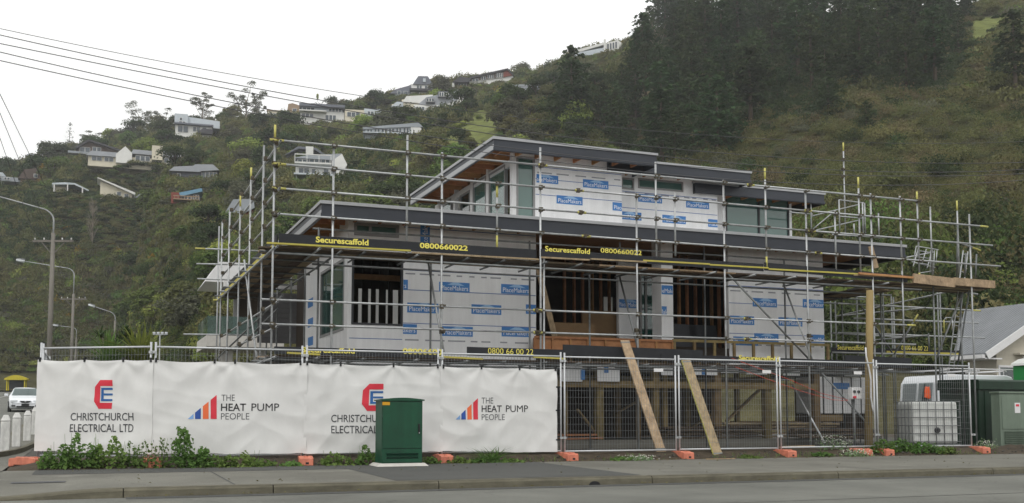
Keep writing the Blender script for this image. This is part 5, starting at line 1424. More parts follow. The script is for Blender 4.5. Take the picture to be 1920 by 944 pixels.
def wire(ctrl, r, label):
    """line through three or more points, drawn as a smooth sagging curve"""
    pts = []
    C = [Vector(c) for c in ctrl]; n = 48
    for k in range(n + 1):
        x = C[0].x + (C[-1].x - C[0].x) * k / n; s = Vector((0, 0, 0))
        for i, ci in enumerate(C):        # Lagrange through the surveyed points
            w = 1.0
            for j, cj in enumerate(C):
                if i != j: w *= (x - cj.x) / (ci.x - cj.x)
            s += ci * w
        pts.append(s)
    b = MB(); b.path(pts, r, 5); o = b.build('overhead_wire', 'wire', fix=False)
    return tag(o, label, 'wire', 'overhead power lines')
names = ['topmost thin overhead line running above the others', 'second overhead line from the top', 'third overhead line from the top', 'fourth overhead line from the top', 'lowest overhead line crossing the sky']
wl_px = [((0, 54), (690, 182), (1190, 243), (1920, 266)), ((0, 66), (700, 205), (1190, 272), (1920, 305)), ((0, 82), (700, 216), (1160, 284), (1920, 318)), ((0, 98), (700, 240), (1160, 301), (1920, 326)), ((0, 114), (640, 243), (1160, 318), (1920, 338))]
for k, (pts, nm) in enumerate(zip(wl_px, names)):
    vs_ = [21.4 - .1 * k, 21.0 - .1 * k, 20.6 - .1 * k, 20.0 - .1 * k]
    C = [PV(x, y, v) for (x, y), v in zip(pts, vs_)]
    wire(C, .006 if k == 0 else .0085, nm)
    ends = C[0]; b = MB(); b.path([Vector((CP.x, CP.y - .8 + .4 * k, 8.46)), (Vector((CP.x, CP.y - .8 + .4 * k, 8.46)) + ends) / 2 - Vector((0, 0, .05)), ends], .006 if k == 0 else .0085, 5)
    b.build('line_end', 'wire', cp, fix=False)
for k, (s, nm) in enumerate(((-1.1, 'first'), (-.1, 'second'), (1.1, 'third'))):
    a = LEND[k]; c = P1[3] + RIGHT * (s) + Vector((0, 0, .2)); m_ = (a + c) / 2 - Vector((0, 0, .12))
    b = MB(); pts = [a * ((1 - q) ** 2) + m_ * (2 * q * (1 - q)) + c * q * q for q in [i / 24 for i in range(25)]]
    b.path(pts, .011, 5); tag(b.build('overhead_wire', 'wire', fix=False), nm + ' steep line dropping from the corner pole to the nearest street lamp pole', 'wire', 'overhead power lines')
for s, nm in ((-1.1, 'left'), (-.1, 'middle'), (1.1, 'right')):
    a = P1[3] + RIGHT * s + Vector((0, 0, .2)); c = P2[3] + RIGHT * s + Vector((0, 0, .2)); m_ = (a + c) / 2 - Vector((0, 0, .6))
    b = MB(); b.path([a * ((1 - q) ** 2) + m_ * (2 * q * (1 - q)) + c * q * q for q in [i / 16 for i in range(17)]], .012, 4)
    tag(b.build('overhead_wire', 'wire', fix=False), 'thin line strung between the two nearest street lamp poles, ' + nm + ' of three', 'wire', 'lines between lamp poles')

# ---- neighbour's deck and roof beyond the left scaffold return
def balcony():
    v = 40.0; a, b_ = PV(388, 628, v), PV(482, 652, v); g = PV(388, 592, v)
    t = thing('balcony', 'pale concrete balcony with green glass balustrade beyond the left scaffold', 'balcony', (a.x, v, .3))
    part('slab', 'white_concrete', t, lambda q: q.b2(a.x, b_.x + 1, v, v + 4, b_.z, a.z), bevel=.01)
    part('column', 'white_concrete', t, lambda q: q.b2(a.x + .6, a.x + 1.0, v + .6, v + 1.0, .3, b_.z))
    part('column', 'white_concrete', t, lambda q: q.b2(b_.x, b_.x + .4, v + .6, v + 1.0, .3, b_.z))
    part('glass_balustrade', 'pane_pale', t, lambda q: q.b2(a.x + .02, b_.x + .9, v + .05, v + .07, a.z + .001, g.z))
    part('glass_balustrade', 'pane_pale', t, lambda q: q.b2(a.x + .02, a.x + .04, v + .08, v + 3.8, a.z + .001, g.z))
    r0, r1 = PV(386, 526, v), PV(470, 492, v)
    part('canopy', 'frame_white', t, lambda q: q.prism([(r0.x, r0.z), (r1.x + 1, r0.z), (r1.x + 1, r1.z), (r0.x + .5, r1.z)], v + .3, v + 3.6, 'y'))
    part('canopy_post', 'frame_grey', t, lambda q: q.b2(r1.x - .2, r1.x + .0, v + 3.2, v + 3.4, a.z, r0.z)); part('back_wall', 'inside_dark', t, lambda q: q.b2(a.x + 1.4, b_.x + 1, v + 3.4, v + 3.7, a.z, r0.z))
balcony()
def flood():
    p = PV(300, 650, 33.0); t = thing('floodlight_stand', 'slim stand with a bar of small floodlights behind the first fence joint', 'floodlight', (p.x, 33, .35))
    a = PV(300, 628, 33.0); part('mast', 'galv', t, lambda q: q.tube((p.x, 33, .35), (a.x, 33, a.z), .02, 6)); part('bar', 'galv', t, lambda q: q.tube(a - RIGHT * .2, a + RIGHT * .22, .012, 6))
    for k in range(4): c = a + RIGHT * (-.18 + .12 * k); part('lamp', 'lamp_glass', t, lambda q: q.box(c + Vector((0, -.02, .04)), (.08, .05, .07), 0, R(15)))
flood()

# ================================================================ HILLSIDE
RIDGE = [(-1500, 520, 520), (-700, 400, 480), (-250, 352, 450), (0, 328, 430), (150, 292, 420), (230, 266, 410), (330, 250, 400), (400, 242, 395), (500, 234, 390), (560, 226, 385), (650, 214, 385), (735, 188, 380), (800, 179, 378), (880, 160, 376), (965, 148, 372), (1040, 134, 370),
         (1090, 110, 366), (1165, 98, 355), (1250, 62, 330), (1330, 45, 312), (1450, 34, 296), (1600, 30, 284), (1800, 24, 280), (1920, 14, 280), (2200, 0, 285), (2900, 60, 300)]
FOOT = [(-1500, 90), (0, 80), (400, 72), (900, 66), (1300, 60), (1600, 56), (2200, 56)]
def col(u, v):
    a = math.atan2(u, v) - YAW
    a = max(-R(66), min(R(66), a)); return 960 + F_PX * math.tan(a)
def tab3(x, t, k):
    return lerp_table(x, [(q[0], q[k]) for q in t])
PADS = []          # level building platforms: (x, y, left, right, z)
def hill(u, v):
    x = col(u, v); r = math.hypot(u, v); r1 = tab3(x, RIDGE, 2); r0 = lerp_table(x, FOOT)
    d = ray(max(-3000, min(5000, x)), tab3(x, RIDGE, 1)); zr = CAM_Z + d.z / math.hypot(d.x, d.y) * r1
    t = (r - r0) / (r1 - r0)
    if t < 0: z = .2
    elif t <= 1: z = .2 + (zr - .2) * (.8 * t + .2 * t * t * (3 - 2 * t))
    else: z = zr - (r - r1) * .10
    w = max(0, min(1, t * 3)) * max(.15, min(1, (1.02 - t) * 5))
    z += w * (5.0 * noise.noise((u * .012, v * .012, 2.2)) + 2.6 * noise.noise((u * .035, v * .035, 5.1)) + .9 * noise.noise((u * .11, v * .11, 8.8)))
    m = max(sm(0, 13, u - 1.5), sm(0, 80, v - 208), sm(0, 30, -34 - u))      # the side street keeps its own valley floor
    z = (zs(v) - .3 if v > 20 else -.1) * (1 - m) + z * m
    for a, b, xl, xr, zp in PADS:
        dr = r - math.hypot(a, b)
        if -46 < dr < 12:
            la = (u * b - v * a) / math.hypot(a, b)
            if xl - 7 < la < xr + 7:
                cut = zp - .5 + dr * .30 if dr < 0 else zp - .5 + max(0, dr - 5) * 1.2
                w_ = sm(xl - 7, xl - .5, la) * (1 - sm(xr + .5, xr + 7, la)) * sm(-46, -20, dr)
                if z > cut: z += (cut - z) * w_
    return z
def ground_hit(px, py, r0=58, r1=470):
    """where a sight line first meets the hillside"""
    r = r0
    while r < r1:
        p = PR(px, py, r)
        if p.z < hill(p.x, p.y): return p
        r += 1.0
    p = PR(px, py, tab3(px, RIDGE, 2)); return Vector((p.x, p.y, hill(p.x, p.y)))
def inside(px, py, poly):
    c = False; n = len(poly)
    for i in range(n):
        x0, y0 = poly[i]; x1, y1 = poly[(i + 1) % n]
        if (y0 > py) != (y1 > py) and px < (x1 - x0) * (py - y0) / (y1 - y0) + x0: c = not c
    return c
GRASS = [[(812, 292), (846, 250), (880, 215), (905, 202), (945, 222), (945, 250), (905, 300)], [(1812, 82), (1826, 34), (1886, 27), (1882, 60), (1860, 84)]]
EARTH = [[(985, 150), (1000, 132), (1040, 126), (1042, 158), (990, 163)], [(1100, 135), (1135, 118), (1160, 122), (1140, 152), (1104, 170)], [(905, 185), (960, 172), (1035, 165), (1030, 180), (930, 196)], [(1180, 180), (1225, 160), (1235, 175), (1195, 200)]]
WOOD = [(1040, 180), (1075, 150), (1110, 205), (1160, 190), (1190, 130), (1240, 20), (1290, -60), (1500, -200), (1810, -200), (1815, 30), (1812, 120), (1770, 175), (1690, 190), (1600, 165), (1570, 230), (1480, 225), (1440, 215), (1370, 290), (1290, 330), (1190, 335), (1140, 270), (1090, 250), (1045, 225)]
mt = bpy.data.materials.new('hill_ground'); mt.use_nodes = True
_n, _l = mt.node_tree.nodes, mt.node_tree.links
_a = _n.new('ShaderNodeVertexColor'); _a.layer_name = 'cover'
_tc = _n.new('ShaderNodeTexCoord'); _z = _n.new('ShaderNodeTexNoise'); _z.inputs['Scale'].default_value = .35; _z.inputs['Detail'].default_value = 8; _z.inputs['Roughness'].default_value = .7
_l.new(_tc.outputs['Object'], _z.inputs['Vector'])
_mr = _n.new('ShaderNodeMapRange'); _mr.inputs['From Min'].default_value = .25; _mr.inputs['From Max'].default_value = .75; _mr.inputs['To Min'].default_value = .45; _mr.inputs['To Max'].default_value = 1.5
_l.new(_z.outputs['Fac'], _mr.inputs['Value'])
_mx = _n.new('ShaderNodeMix'); _mx.data_type = 'RGBA'; _mx.blend_type = 'MULTIPLY'; _mx.inputs[0].default_value = 1
_l.new(_a.outputs['Color'], _mx.inputs[6]); _l.new(_mr.outputs[0], _mx.inputs[7]); _l.new(_mx.outputs[2], _n['Principled BSDF'].inputs['Base Color'])
_n['Principled BSDF'].inputs['Roughness'].default_value = .95; _n['Principled BSDF'].inputs['Specular IOR Level'].default_value = .1
_bp = _n.new('ShaderNodeBump'); _bp.inputs['Strength'].default_value = 1; _bp.inputs['Distance'].default_value = .6; _l.new(_z.outputs['Fac'], _bp.inputs['Height']); _l.new(_bp.outputs[0], _n['Principled BSDF'].inputs['Normal'])
M['hill_ground'] = mt
def hillmesh():
    b = MB(); na, nr = 300, 170; cols = []
    for j in range(nr + 1):
        r = 38 + 620 * (j / nr) ** 1.25
        for i in range(na + 1):
            a = YAW + R(-62) + R(124) * i / na; u, v = r * math.sin(a), r * math.cos(a); z = hill(u, v); b.v.append((u, v, z))
            q = proj((u, v, z)); c = lin(92, 90, 62, .6)
            if q:
                if any(inside(q[0], q[1], g) for g in GRASS): c = lin(120, 128, 72, .72)
                elif any(inside(q[0], q[1], g) for g in EARTH): c = lin(150, 138, 112, .7)
                elif inside(q[0], q[1], WOOD): c = lin(74, 66, 52, .6)
                elif q[0] > 1340: c = lin(98, 94, 64, .65)
            cols.append((*c, 1))
    for j in range(nr):
        for i in range(na):
            b.f.append((j*(na+1)+i, j*(na+1)+i+1, (j+1)*(na+1)+i+1, (j+1)*(na+1)+i)); b.sm.append(True)
    o = b.build('hillside', 'hill_ground', fix=False)
    at = o.data.color_attributes.new('cover', 'FLOAT_COLOR', 'POINT')
    at.data.foreach_set('color', [x for c in cols for x in c])
    tag(o, kind='structure')

# ---------------------------------------------------------------- houses on the hill
for nm, c in (('hill_white', (222, 222, 218)), ('hill_cream', (210, 203, 182)), ('hill_grey', (150, 156, 162)), ('hill_brown', (84, 70, 62)), ('hill_rust', (128, 64, 52)), ('hill_dark', (66, 66, 70)), ('hill_blue', (110, 152, 178)), ('hill_roofgrey', (158, 162, 168)), ('hill_tan', (150, 128, 104)), ('hill_pale', (190, 198, 204)), ('hill_slate', (104, 108, 118))):
    mat(nm, lin(*c, .92), .7, var=.08, scale=.6)
mat('hill_pane', lin(70, 84, 94, .7), .1, var=.25, scale=.4, spec=.8)
HOUSE_SPOTS = []
def hill_house(label, xc, yb, parts, cat='house', name='hill_house', lift=0.0):
    p = ground_hit(xc, yb); e_ = PR(xc, yb, math.hypot(p.x, p.y)); p.z = max(p.z, e_.z); dep = (p - CAM).dot(FC); s = dep / F_PX
    az = math.atan2(p.x, p.y); t = thing(name, label, cat, tuple(p), -az, 'houses on the hill')
    xs_ = [q_[0] for e in parts if e[0] == 'poly' for q_ in e[2]] + [x_ for e in parts if e[0] == 'box' for x_ in (e[2], e[4])]
    HOUSE_SPOTS.append((p.x, p.y, (min(xs_) - xc) * s, (max(xs_) - xc) * s, p.z))
    # picture offsets to metres on the plane through p that faces the camera
    def q(x, y): return ((x - xc) * s, (yb - y) * s)
    body = None
    for e in parts:
        if e[0] == 'poly':
            _, nm, pts, m, f, d = e; o = part(nm, m, t, lambda b: b.prism([q(*a) for a in pts], f, f + d, 'y'), local=True)
            if body is None: body = o
        elif e[0] == 'box':
            _, nm, x0, y0, x1, y1, m, f, d = e; a, c = q(x0, y0), q(x1, y1)
            o = part(nm, m, t, lambda b: b.b2(a[0], c[0], f, f + d, c[1], a[1]), local=True)
            if body is None: body = o
        elif e[0] == 'win':
            _, x0, y0, x1, y1, n, f = e[:7]; a, c = q(x0, y0), q(x1, y1)
            o = part('window', e[7] if len(e) > 7 else 'hill_white', t, lambda b: b.b2(a[0], c[0], f - .12, f - .01, c[1], a[1]), local=True)
            w = (c[0] - a[0]) / n
            for k in range(n): part('pane', 'hill_pane', o, lambda b: b.b2(a[0] + k * w + .1, a[0] + (k + 1) * w - .1, f - .2, f - .13, c[1] + .1, a[1] - .1), local=True)
    return t
B = lambda nm, x0, y0, x1, y1, m, f=0, d=7: ('box', nm, x0, y0, x1, y1, m, f, d)
Q = lambda nm, pts, m, f=0, d=7: ('poly', nm, pts, m, f, d)
W = lambda x0, y0, x1, y1, n=1, f=0, m='hill_white': ('win', x0, y0, x1, y1, n, f, m)
hill_house('dark brown chalet with wide low gable on the left ridge', 190, 302, [Q('wall', [(150, 308), (226, 308), (226, 282), (167, 268), (150, 280)], 'hill_brown'), Q('roof', [(145, 281), (167, 264), (232, 281), (232, 284), (167, 268), (146, 284)], 'hill_dark', -1, 9), W(152, 279, 170, 289, 2), W(174, 277, 189, 287, 2), B('deck', 132, 291, 176, 295, 'hill_grey', -2.5, 3)])
hill_house('long cream villa with white gables and square chimney below the brown chalet', 262, 306, [B('wall', 172, 296, 345, 318, 'hill_cream', 0, 7), Q('gable', [(220, 310), (220, 294), (236, 278), (248, 290), (248, 310)], 'hill_white', -1, 8), Q('gable', [(331, 312), (331, 290), (340, 277), (347, 288), (347, 312)], 'hill_white', -1, 8), Q('roof', [(168, 300), (178, 291), (232, 291), (240, 299)], 'hill_roofgrey', -.8, 9), Q('roof', [(246, 290), (250, 282), (284, 282), (284, 290)], 'hill_roofgrey', -.5, 8), Q('roof', [(300, 290), (303, 280), (338, 278), (331, 290)], 'hill_roofgrey', -.5, 8), B('chimney', 283, 273, 302, 300, 'hill_cream', -1.5, 3), W(178, 300, 196, 308, 2), W(200, 300, 216, 308, 2), W(305, 292, 330, 302, 3), W(254, 292, 280, 302, 3)])
hill_house('grey and white two-level house on stilts between the gum trees', 362, 262, [B('wall', 330, 236, 396, 258, 'hill_white'), B('upper_wall', 328, 213, 352, 235, 'hill_pale', 1, 7), Q('roof', [(352, 234), (352, 216), (410, 220), (410, 234)], 'hill_pale', 2, 7), B('deck', 328, 233, 398, 236, 'hill_slate', -1.2, 2), W(334, 237, 353, 250, 2), W(361, 234 + 3, 374, 247, 2), W(378, 237, 386, 246), W(337, 222, 342, 228), W(336, 229, 348, 234, 2), Q('verandah_roof', [(368, 252), (378, 243), (398, 243), (396, 252)], 'hill_dark', -2, 3), B('stilts', 331, 258, 334, 270, 'hill_brown', .2, .5), B('stilts', 350, 258, 353, 272, 'hill_brown', .2, .5)])
hill_house('low house with pale grey hipped roof and white windows on the mid slope', 364, 336, [B('wall', 324, 320, 406, 342, 'hill_slate'), Q('roof', [(319, 325), (328, 317), (362, 313), (365, 310), (397, 308), (409, 318), (376, 322), (374, 324)], 'hill_roofgrey', -1, 9), W(377, 321, 405, 334, 4, -.1), W(333, 327, 340, 333), B('chimney', 396, 303, 400, 310, 'hill_white', 2, 1)])
hill_house('white timber carport frame half buried in trees below the chalet', 135, 362, [Q('roof', [(100, 346), (122, 343), (140, 343), (164, 354), (164, 356), (138, 346), (101, 349)], 'hill_pale', 0, 5), B('post', 152, 350, 154, 366, 'hill_white', 0, .3), B('post', 126, 346, 128, 364, 'hill_white', 0, .3), B('post', 103, 348, 105, 362, 'hill_white', 0, .3), B('wall', 106, 349, 125, 364, 'hill_cream', 2, 3)])
hill_house('beige cottage with long sloping roof edge on the mid slope', 225, 372, [Q('wall', [(190, 376), (190, 343), (246, 361), (246, 376)], 'hill_cream'), Q('roof', [(184, 338), (186, 337), (252, 361), (250, 365)], 'hill_white', -1, 8), W(219, 360, 227, 368), W(232, 363, 240, 370)])
hill_house('small shed with grey-green roof near the beige cottage', 265, 376, [Q('roof', [(254, 372), (262, 364), (278, 364), (274, 373)], 'hill_grey', -.5, 5), B('wall', 256, 372, 273, 380, 'hill_tan', 0, 4)], 'shed')
hill_house('rust-red cabin with bright blue mono-pitch roof and railed deck', 348, 382, [Q('roof', [(336, 364), (376, 353), (378, 359), (338, 371)], 'hill_blue', -1, 7), B('wall', 322, 363, 338, 384, 'hill_rust', -.5, 6), B('wall', 338, 366, 374, 384, 'hill_slate', 0, 6), W(345, 368, 358, 376, 2), W(361, 364, 372, 373, 2), B('deck', 326, 379, 372, 381, 'hill_tan', -3, 3), B('railing', 326, 373, 372, 374.5, 'hill_tan', -3, .2)] + [B('baluster', x, 374.5, x + 1, 379, 'hill_tan', -3, .15) for x in range(328, 372, 6)])
hill_house('white domed-roof house cut off by the left edge', 2, 345, [Q('wall', [(-18, 348), (-18, 330), (8, 330), (8, 348)], 'hill_white'), Q('roof', [(-20, 331), (-14, 324), (4, 324), (10, 331)], 'hill_pale', -.5, 8), W(-8, 333, 3, 341, 2)])
hill_house('brown-roofed house behind the yellow conifer at far left', 56, 342, [Q('roof', [(36, 338), (46, 320), (66, 316), (76, 336)], 'hill_brown', -1, 9), B('wall', 40, 336, 74, 348, 'hill_tan', 0, 7), W(62, 327, 69, 334, 1, -1.0), B('annexe', 8, 334, 40, 342, 'hill_grey', 1, 5), W(12, 335, 22, 340, 2, 1)])
hill_house('flat pale roof just showing above the far left trees', 60, 300, [B('wall', 50, 293, 75, 306, 'hill_pale'), Q('roof', [(48, 294), (54, 289), (76, 289), (77, 294)], 'hill_roofgrey', -.6, 8), W(54, 295, 64, 301, 2)])
hill_house('long white modern house with flat grey roof on the ridge', 620, 230, [B('wall', 564, 210, 645, 236, 'hill_white', 0, 9), B('roof', 562, 198, 646, 203, 'hill_slate', -1.5, 11), B('upper_wall', 566, 203, 642, 210, 'hill_pale', .5, 8), W(568, 203, 590, 211, 3, .4), W(616, 203, 640, 209, 4, .4), B('balcony_front', 562, 211, 612, 213, 'hill_white', -2, 2), W(566, 215, 588, 223, 3), W(610, 216, 630, 226, 3), B('wing', 646, 205, 682, 236, 'hill_cream', -1, 9), W(650, 210, 674, 219, 3, -1), B('end_block', 682, 200, 714, 222, 'hill_pale', 0, 8), W(688, 205, 700, 212, 2)])
hill_house('tan and brick tower house left of the long white house', 545, 226, [Q('wall', [(536, 230), (540, 195), (548, 193), (574, 200), (574, 230)], 'hill_tan', 0, 8), B('wing', 503, 212, 542, 230, 'hill_cream', -1, 7), B('parapet', 501, 210, 544, 212, 'hill_tan', -1.3, 8), W(548, 203, 556, 209, 1), W(508, 216, 520, 222, 2, -1), B('annexe', 483, 216, 503, 228, 'hill_grey', 0, 6)])
hill_house('black-roofed house behind the white balcony house', 572, 302, [Q('wall', [(532, 312), (534, 290), (560, 273), (590, 274), (614, 290), (614, 312)], 'hill_dark', 3, 9), Q('roof', [(530, 292), (558, 271), (592, 272), (618, 290), (616, 292), (590, 276), (560, 275)], 'hill_slate', 2, 11), B('chimney', 573, 273, 587, 300, 'hill_white', .5, 2)])
hill_house('white gabled house with glazed balcony front and deck posts on the mid slope', 598, 338, [B('wall', 555, 312, 643, 332, 'hill_white'), B('upper_wall', 554, 294, 622, 312, 'hill_slate', .8, 7), Q('gable', [(622, 314), (622, 300), (640, 286), (650, 306), (646, 314)], 'hill_white', 0, 8), Q('roof', [(552, 297), (576, 291), (640, 285), (624, 298)], 'hill_grey', .2, 8), B('balcony_rail', 553, 294, 621, 295.5, 'hill_white', -2, .2), B('balcony_rail', 553, 309, 621, 312, 'hill_white', -2, 2.5), W(558, 298, 576, 309, 2, .8), W(580, 297, 598, 309, 2, .8), W(601, 297, 618, 308, 2, .8), W(560, 316, 580, 328, 2), W(584, 317, 592, 327), W(606, 316, 616, 328), W(620, 316, 630, 327), B('deck', 552, 330, 646, 333, 'hill_pale', -2, 3)] + [B('deck_post', x, 333, x + 1.5, 350, 'hill_grey', -1.5, .3) for x in (556, 574, 592, 616, 640)] + [B('balcony_post', x, 295, x + 1.2, 311, 'hill_white', -2, .25) for x in (553, 575, 597, 619)])
hill_house('long glass-fronted house on poles under a grey roof below the ridge', 738, 262, [Q('roof', [(680, 242), (784, 229.5), (793, 238), (770, 238), (682, 245)], 'hill_grey', -.6, 8), Q('wall', [(685, 262), (685, 244), (770, 237), (770, 260)], 'hill_pale', 0, 6), Q('end_wall', [(770, 258), (770, 238), (782, 231), (790, 241), (788, 256)], 'hill_white', -.5, 7), B('deck', 682, 253, 772, 255, 'hill_pale', -2, 3)] + [W(688 + k * 13.5, 244 - k, 699 + k * 13.5, 253 - k * .6, 2) for k in range(6)] + [B('pole', x, 255, x + 1.6, 272, 'hill_grey', -.8, .3) for x in (686, 708, 730, 752)] + [B('planter', 700, 236, 722, 240, 'hill_tan', 1, 2)])
hill_house('white house with tall grey mansard roof standing on the ridge', 785, 181, [B('wall', 771, 158, 810, 186, 'hill_white'), Q('roof', [(774, 159), (784, 143), (802, 143), (812, 159)], 'hill_slate', -.5, 9), W(781, 160, 791, 167, 2), W(796, 160, 806, 168, 2), B('balcony', 768, 169, 812, 173, 'hill_dark', -2, 2), W(779, 173, 786, 180, 1), Q('wing_roof', [(731, 176), (742, 168), (776, 157), (776, 172), (750, 176)], 'hill_slate', .5, 8), B('wing', 740, 170, 771, 186, 'hill_pale', 1, 7), W(745, 172, 752, 179), W(757, 172, 765, 179), B('dormer', 793, 148, 798, 155, 'hill_pale', -1.0, 1)])
hill_house('large cream and white terraced house with dormers and long grey roof', 805, 213, [Q('wall', [(753, 214), (753, 186), (800, 180), (812, 190), (812, 214)], 'hill_cream', 1, 8), Q('roof', [(755, 191), (762, 180), (812, 176), (800, 193)], 'hill_white', .5, 9), B('wing', 735, 197, 756, 214, 'hill_cream', 0, 6), Q('wing_roof', [(734, 202), (744, 193), (756, 193), (756, 204)], 'hill_pale', -.5, 7), Q('roof', [(778, 203), (800, 184), (866, 167), (862, 186), (830, 198)], 'hill_roofgrey', -1, 9), B('wall', 776, 199, 830, 222, 'hill_white', -1.2, 8), Q('wall', [(828, 214), (828, 197), (862, 186), (862, 208)], 'hill_white', -.8, 7), Q('gable', [(858, 206), (858, 182), (867, 167), (874, 184), (874, 200)], 'hill_white', -1.4, 7), B('dormer', 821, 174, 846, 185, 'hill_slate', -2, 4), W(823, 176, 845, 184, 5, -2), B('dormer', 798, 187, 815, 196, 'hill_slate', -2.2, 4), W(799, 188.5, 814, 195, 3, -2.2), W(855, 175, 861, 181, 1, -1.8), W(780, 203, 796, 210, 3, -1.2), W(800, 206, 808, 216, 1, -1.2), W(812, 201, 824, 210, 2, -1.2)])
hill_house('long dark brown house on a white base wall at the top of the ridge', 905, 160, [Q('wall', [(880, 168), (880, 151), (950, 135), (962, 143), (962, 166)], 'hill_white', -.5, 8), Q('upper_wall', [(882, 154), (882, 147), (948, 134), (948, 145)], 'hill_brown', -.8, 7), Q('gable', [(944, 146), (944, 136), (953, 131.5), (961, 142)], 'hill_rust', -1.0, 8), Q('roof', [(878, 150), (882, 147), (952, 130), (963, 142), (960, 142), (951, 133), (884, 150)], 'hill_dark', -1.6, 10), Q('pavilion_roof', [(849, 157), (863, 147), (884, 150), (878, 158)], 'hill_dark', -1.6, 8), B('pavilion', 856, 156, 878, 172, 'hill_brown', 0, 6), W(859, 158, 875, 164, 3), W(885, 149, 897, 155, 2, -.8), W(902, 145, 911, 152, 2, -.8), W(914, 142, 926, 149, 3, -.8), W(930, 138, 943, 147, 4, -.8), B('pier', 848, 158, 852, 168, 'hill_white', -1, 1)])
hill_house('long white modern villa with flat roof at the top of the hill', 1118, 105, [Q('roof', [(1073, 101), (1076, 98), (1134, 84), (1134, 88), (1086, 101)], 'hill_white', -2, 9), Q('wall', [(1082, 109), (1082, 100), (1134, 87), (1134, 108)], 'hill_slate', 0, 7), Q('balustrade', [(1078, 108), (1078, 103), (1132, 94), (1132, 107)], 'hill_pale', -2, .4), B('pier', 1132, 78.5, 1136, 108, 'hill_white', -2.2, 8), Q('wall', [(1136, 110), (1136, 84), (1158, 78), (1166, 84), (1166, 110)], 'hill_white', -1, 8)] + [W(1138 + k * 5, 85 - k * 1.2, 1142 + k * 5, 97 - k, 1, -1) for k in range(4)])
hill_house('small grey-roofed gabled house just left of the scaffold', 445, 404, [Q('wall', [(424, 412), (424, 402), (438, 380), (456, 374), (474, 392), (474, 412)], 'hill_rust', 0, 6), Q('roof', [(422, 403), (437, 376), (474, 373), (476, 390), (458, 400)], 'hill_grey', -.8, 8), W(440, 403, 452, 409, 2)])
hill_house('grey terraced retaining wall and driveway bank below the ridge', 992, 178, [Q('wall', [(955, 180), (962, 161), (1000, 158), (1032, 163), (1030, 176)], 'hill_grey', 0, 1.2), B('coping', 958, 159, 1028, 160.5, 'hill_pale', -.2, .6)], 'retaining wall', 'retaining_wall')

PADS += HOUSE_SPOTS
hillmesh()

# ================================================================ VEGETATION
def foliage_mat(name, c, c2, rand=.25, trans=.3):
    return mat(name, c, .75, var=.2, scale=.8, col2=c2, rand=rand, spec=.15, trans=trans)
foliage_mat('leaf_olive', lin(84, 88, 52, .92), lin(122, 124, 78, .95))
foliage_mat('leaf_dark', lin(46, 62, 38, .9), lin(80, 96, 56, .95))
foliage_mat('leaf_mid', lin(74, 96, 48, .95), lin(114, 134, 70, 1.0))
foliage_mat('leaf_light', lin(108, 128, 60, 1.0), lin(150, 160, 84, 1.0))
foliage_mat('leaf_yellow', lin(150, 124, 36, .8), lin(176, 150, 56, .8), .12)
foliage_mat('leaf_brown', lin(104, 98, 66, .85), lin(134, 126, 90, .9))
foliage_mat('leaf_grey', lin(96, 100, 78, .7), lin(128, 130, 104, .7))
foliage_mat('leaf_pine', lin(42, 58, 38, .92), lin(76, 94, 58, 1.0), .35, .3)
foliage_mat('leaf_gum', lin(74, 80, 56, .75), lin(108, 112, 80, .75), .15)
foliage_mat('leaf_weed', lin(76, 110, 52, .9), lin(126, 154, 86, .9), .22, .4)
foliage_mat('leaf_weed_pale', lin(104, 132, 92, .85), lin(140, 162, 120, .85), .1)
foliage_mat('petal_white', lin(214, 214, 200, .85), lin(236, 236, 226, .85), .02)
foliage_mat('petal_yellow', lin(176, 176, 76, .85), lin(196, 196, 120, .85), .02)
mat('bark', lin(92, 80, 66, .7), .9, var=.3, scale=3, bump=.4, bscale=12)
mat('bark_pale', lin(156, 146, 130, .75), .85, var=.25, scale=2)
rnd = random.Random(11)
def rv():
    while True:
        p = Vector((rnd.uniform(-1, 1), rnd.uniform(-1, 1), rnd.uniform(-1, 1)))
        if .05 < p.length < 1: return p
def leaf(b, c, s, n=None, asp=1.0):
    """one folded leaf-clump: two triangles sharing a spine"""
    n = (n if n is not None else rv()).normalized(); a = n.orthogonal().normalized()
    a = Matrix.Rotation(rnd.uniform(0, 6.28), 3, n) @ a; d = n.cross(a)
    c = Vector(c); k = n * (s * .3)
    i = len(b.v); b.v += [tuple(c - a * s * asp * .5), tuple(c + d * s * .42 + k), tuple(c + a * s * asp * .5), tuple(c - d * s * .42 + k)]
    b.f += [(i, i + 1, i + 2), (i, i + 2, i + 3)]; b.sm += [False, False]
def lobe(b, c, rx, ry, rz, n, s, low=-.35):
    c = Vector(c)
    for _ in range(n):
        p = rv().normalized()
        if p.z < low: p.z = -p.z * .5
        q = rnd.uniform(.62, 1.04) * (1 + .22 * noise.noise(p * 2.3 + c))
        pos = c + Vector((p.x * rx, p.y * ry, p.z * rz)) * q
        nn = p + rv() * .75 + Vector((0, 0, .35)); leaf(b, pos, s * rnd.uniform(.6, 1.25), nn)
def crown_bush(H=6, Wd=6, lobes=9, n=170, s=.42):
    b = MB()
    for k in range(lobes):
        a = rnd.uniform(0, 6.28); rr = rnd.uniform(.05, .36) * Wd; z = rnd.uniform(.35, .8) * H
        R_ = rnd.uniform(.16, .27) * Wd; lobe(b, (rr * math.cos(a), rr * math.sin(a), z - rr * .22), R_, R_, R_ * .85, n, s)
    lobe(b, (0, 0, H * .72), Wd * .27, Wd * .27, H * .26, int(n * 1.2), s)
    return b
def crown_scrub(n=260, s=.3, flat=.6):
    b = MB()
    for k in range(4):
        a = rnd.uniform(0, 6.28); rr = rnd.uniform(.2, .9); R_ = rnd.uniform(.7, 1.15)
        lobe(b, (rr * math.cos(a), rr * math.sin(a), R_ * flat * .55), R_, R_, R_ * flat, n // 4, s, -.1)
    return b
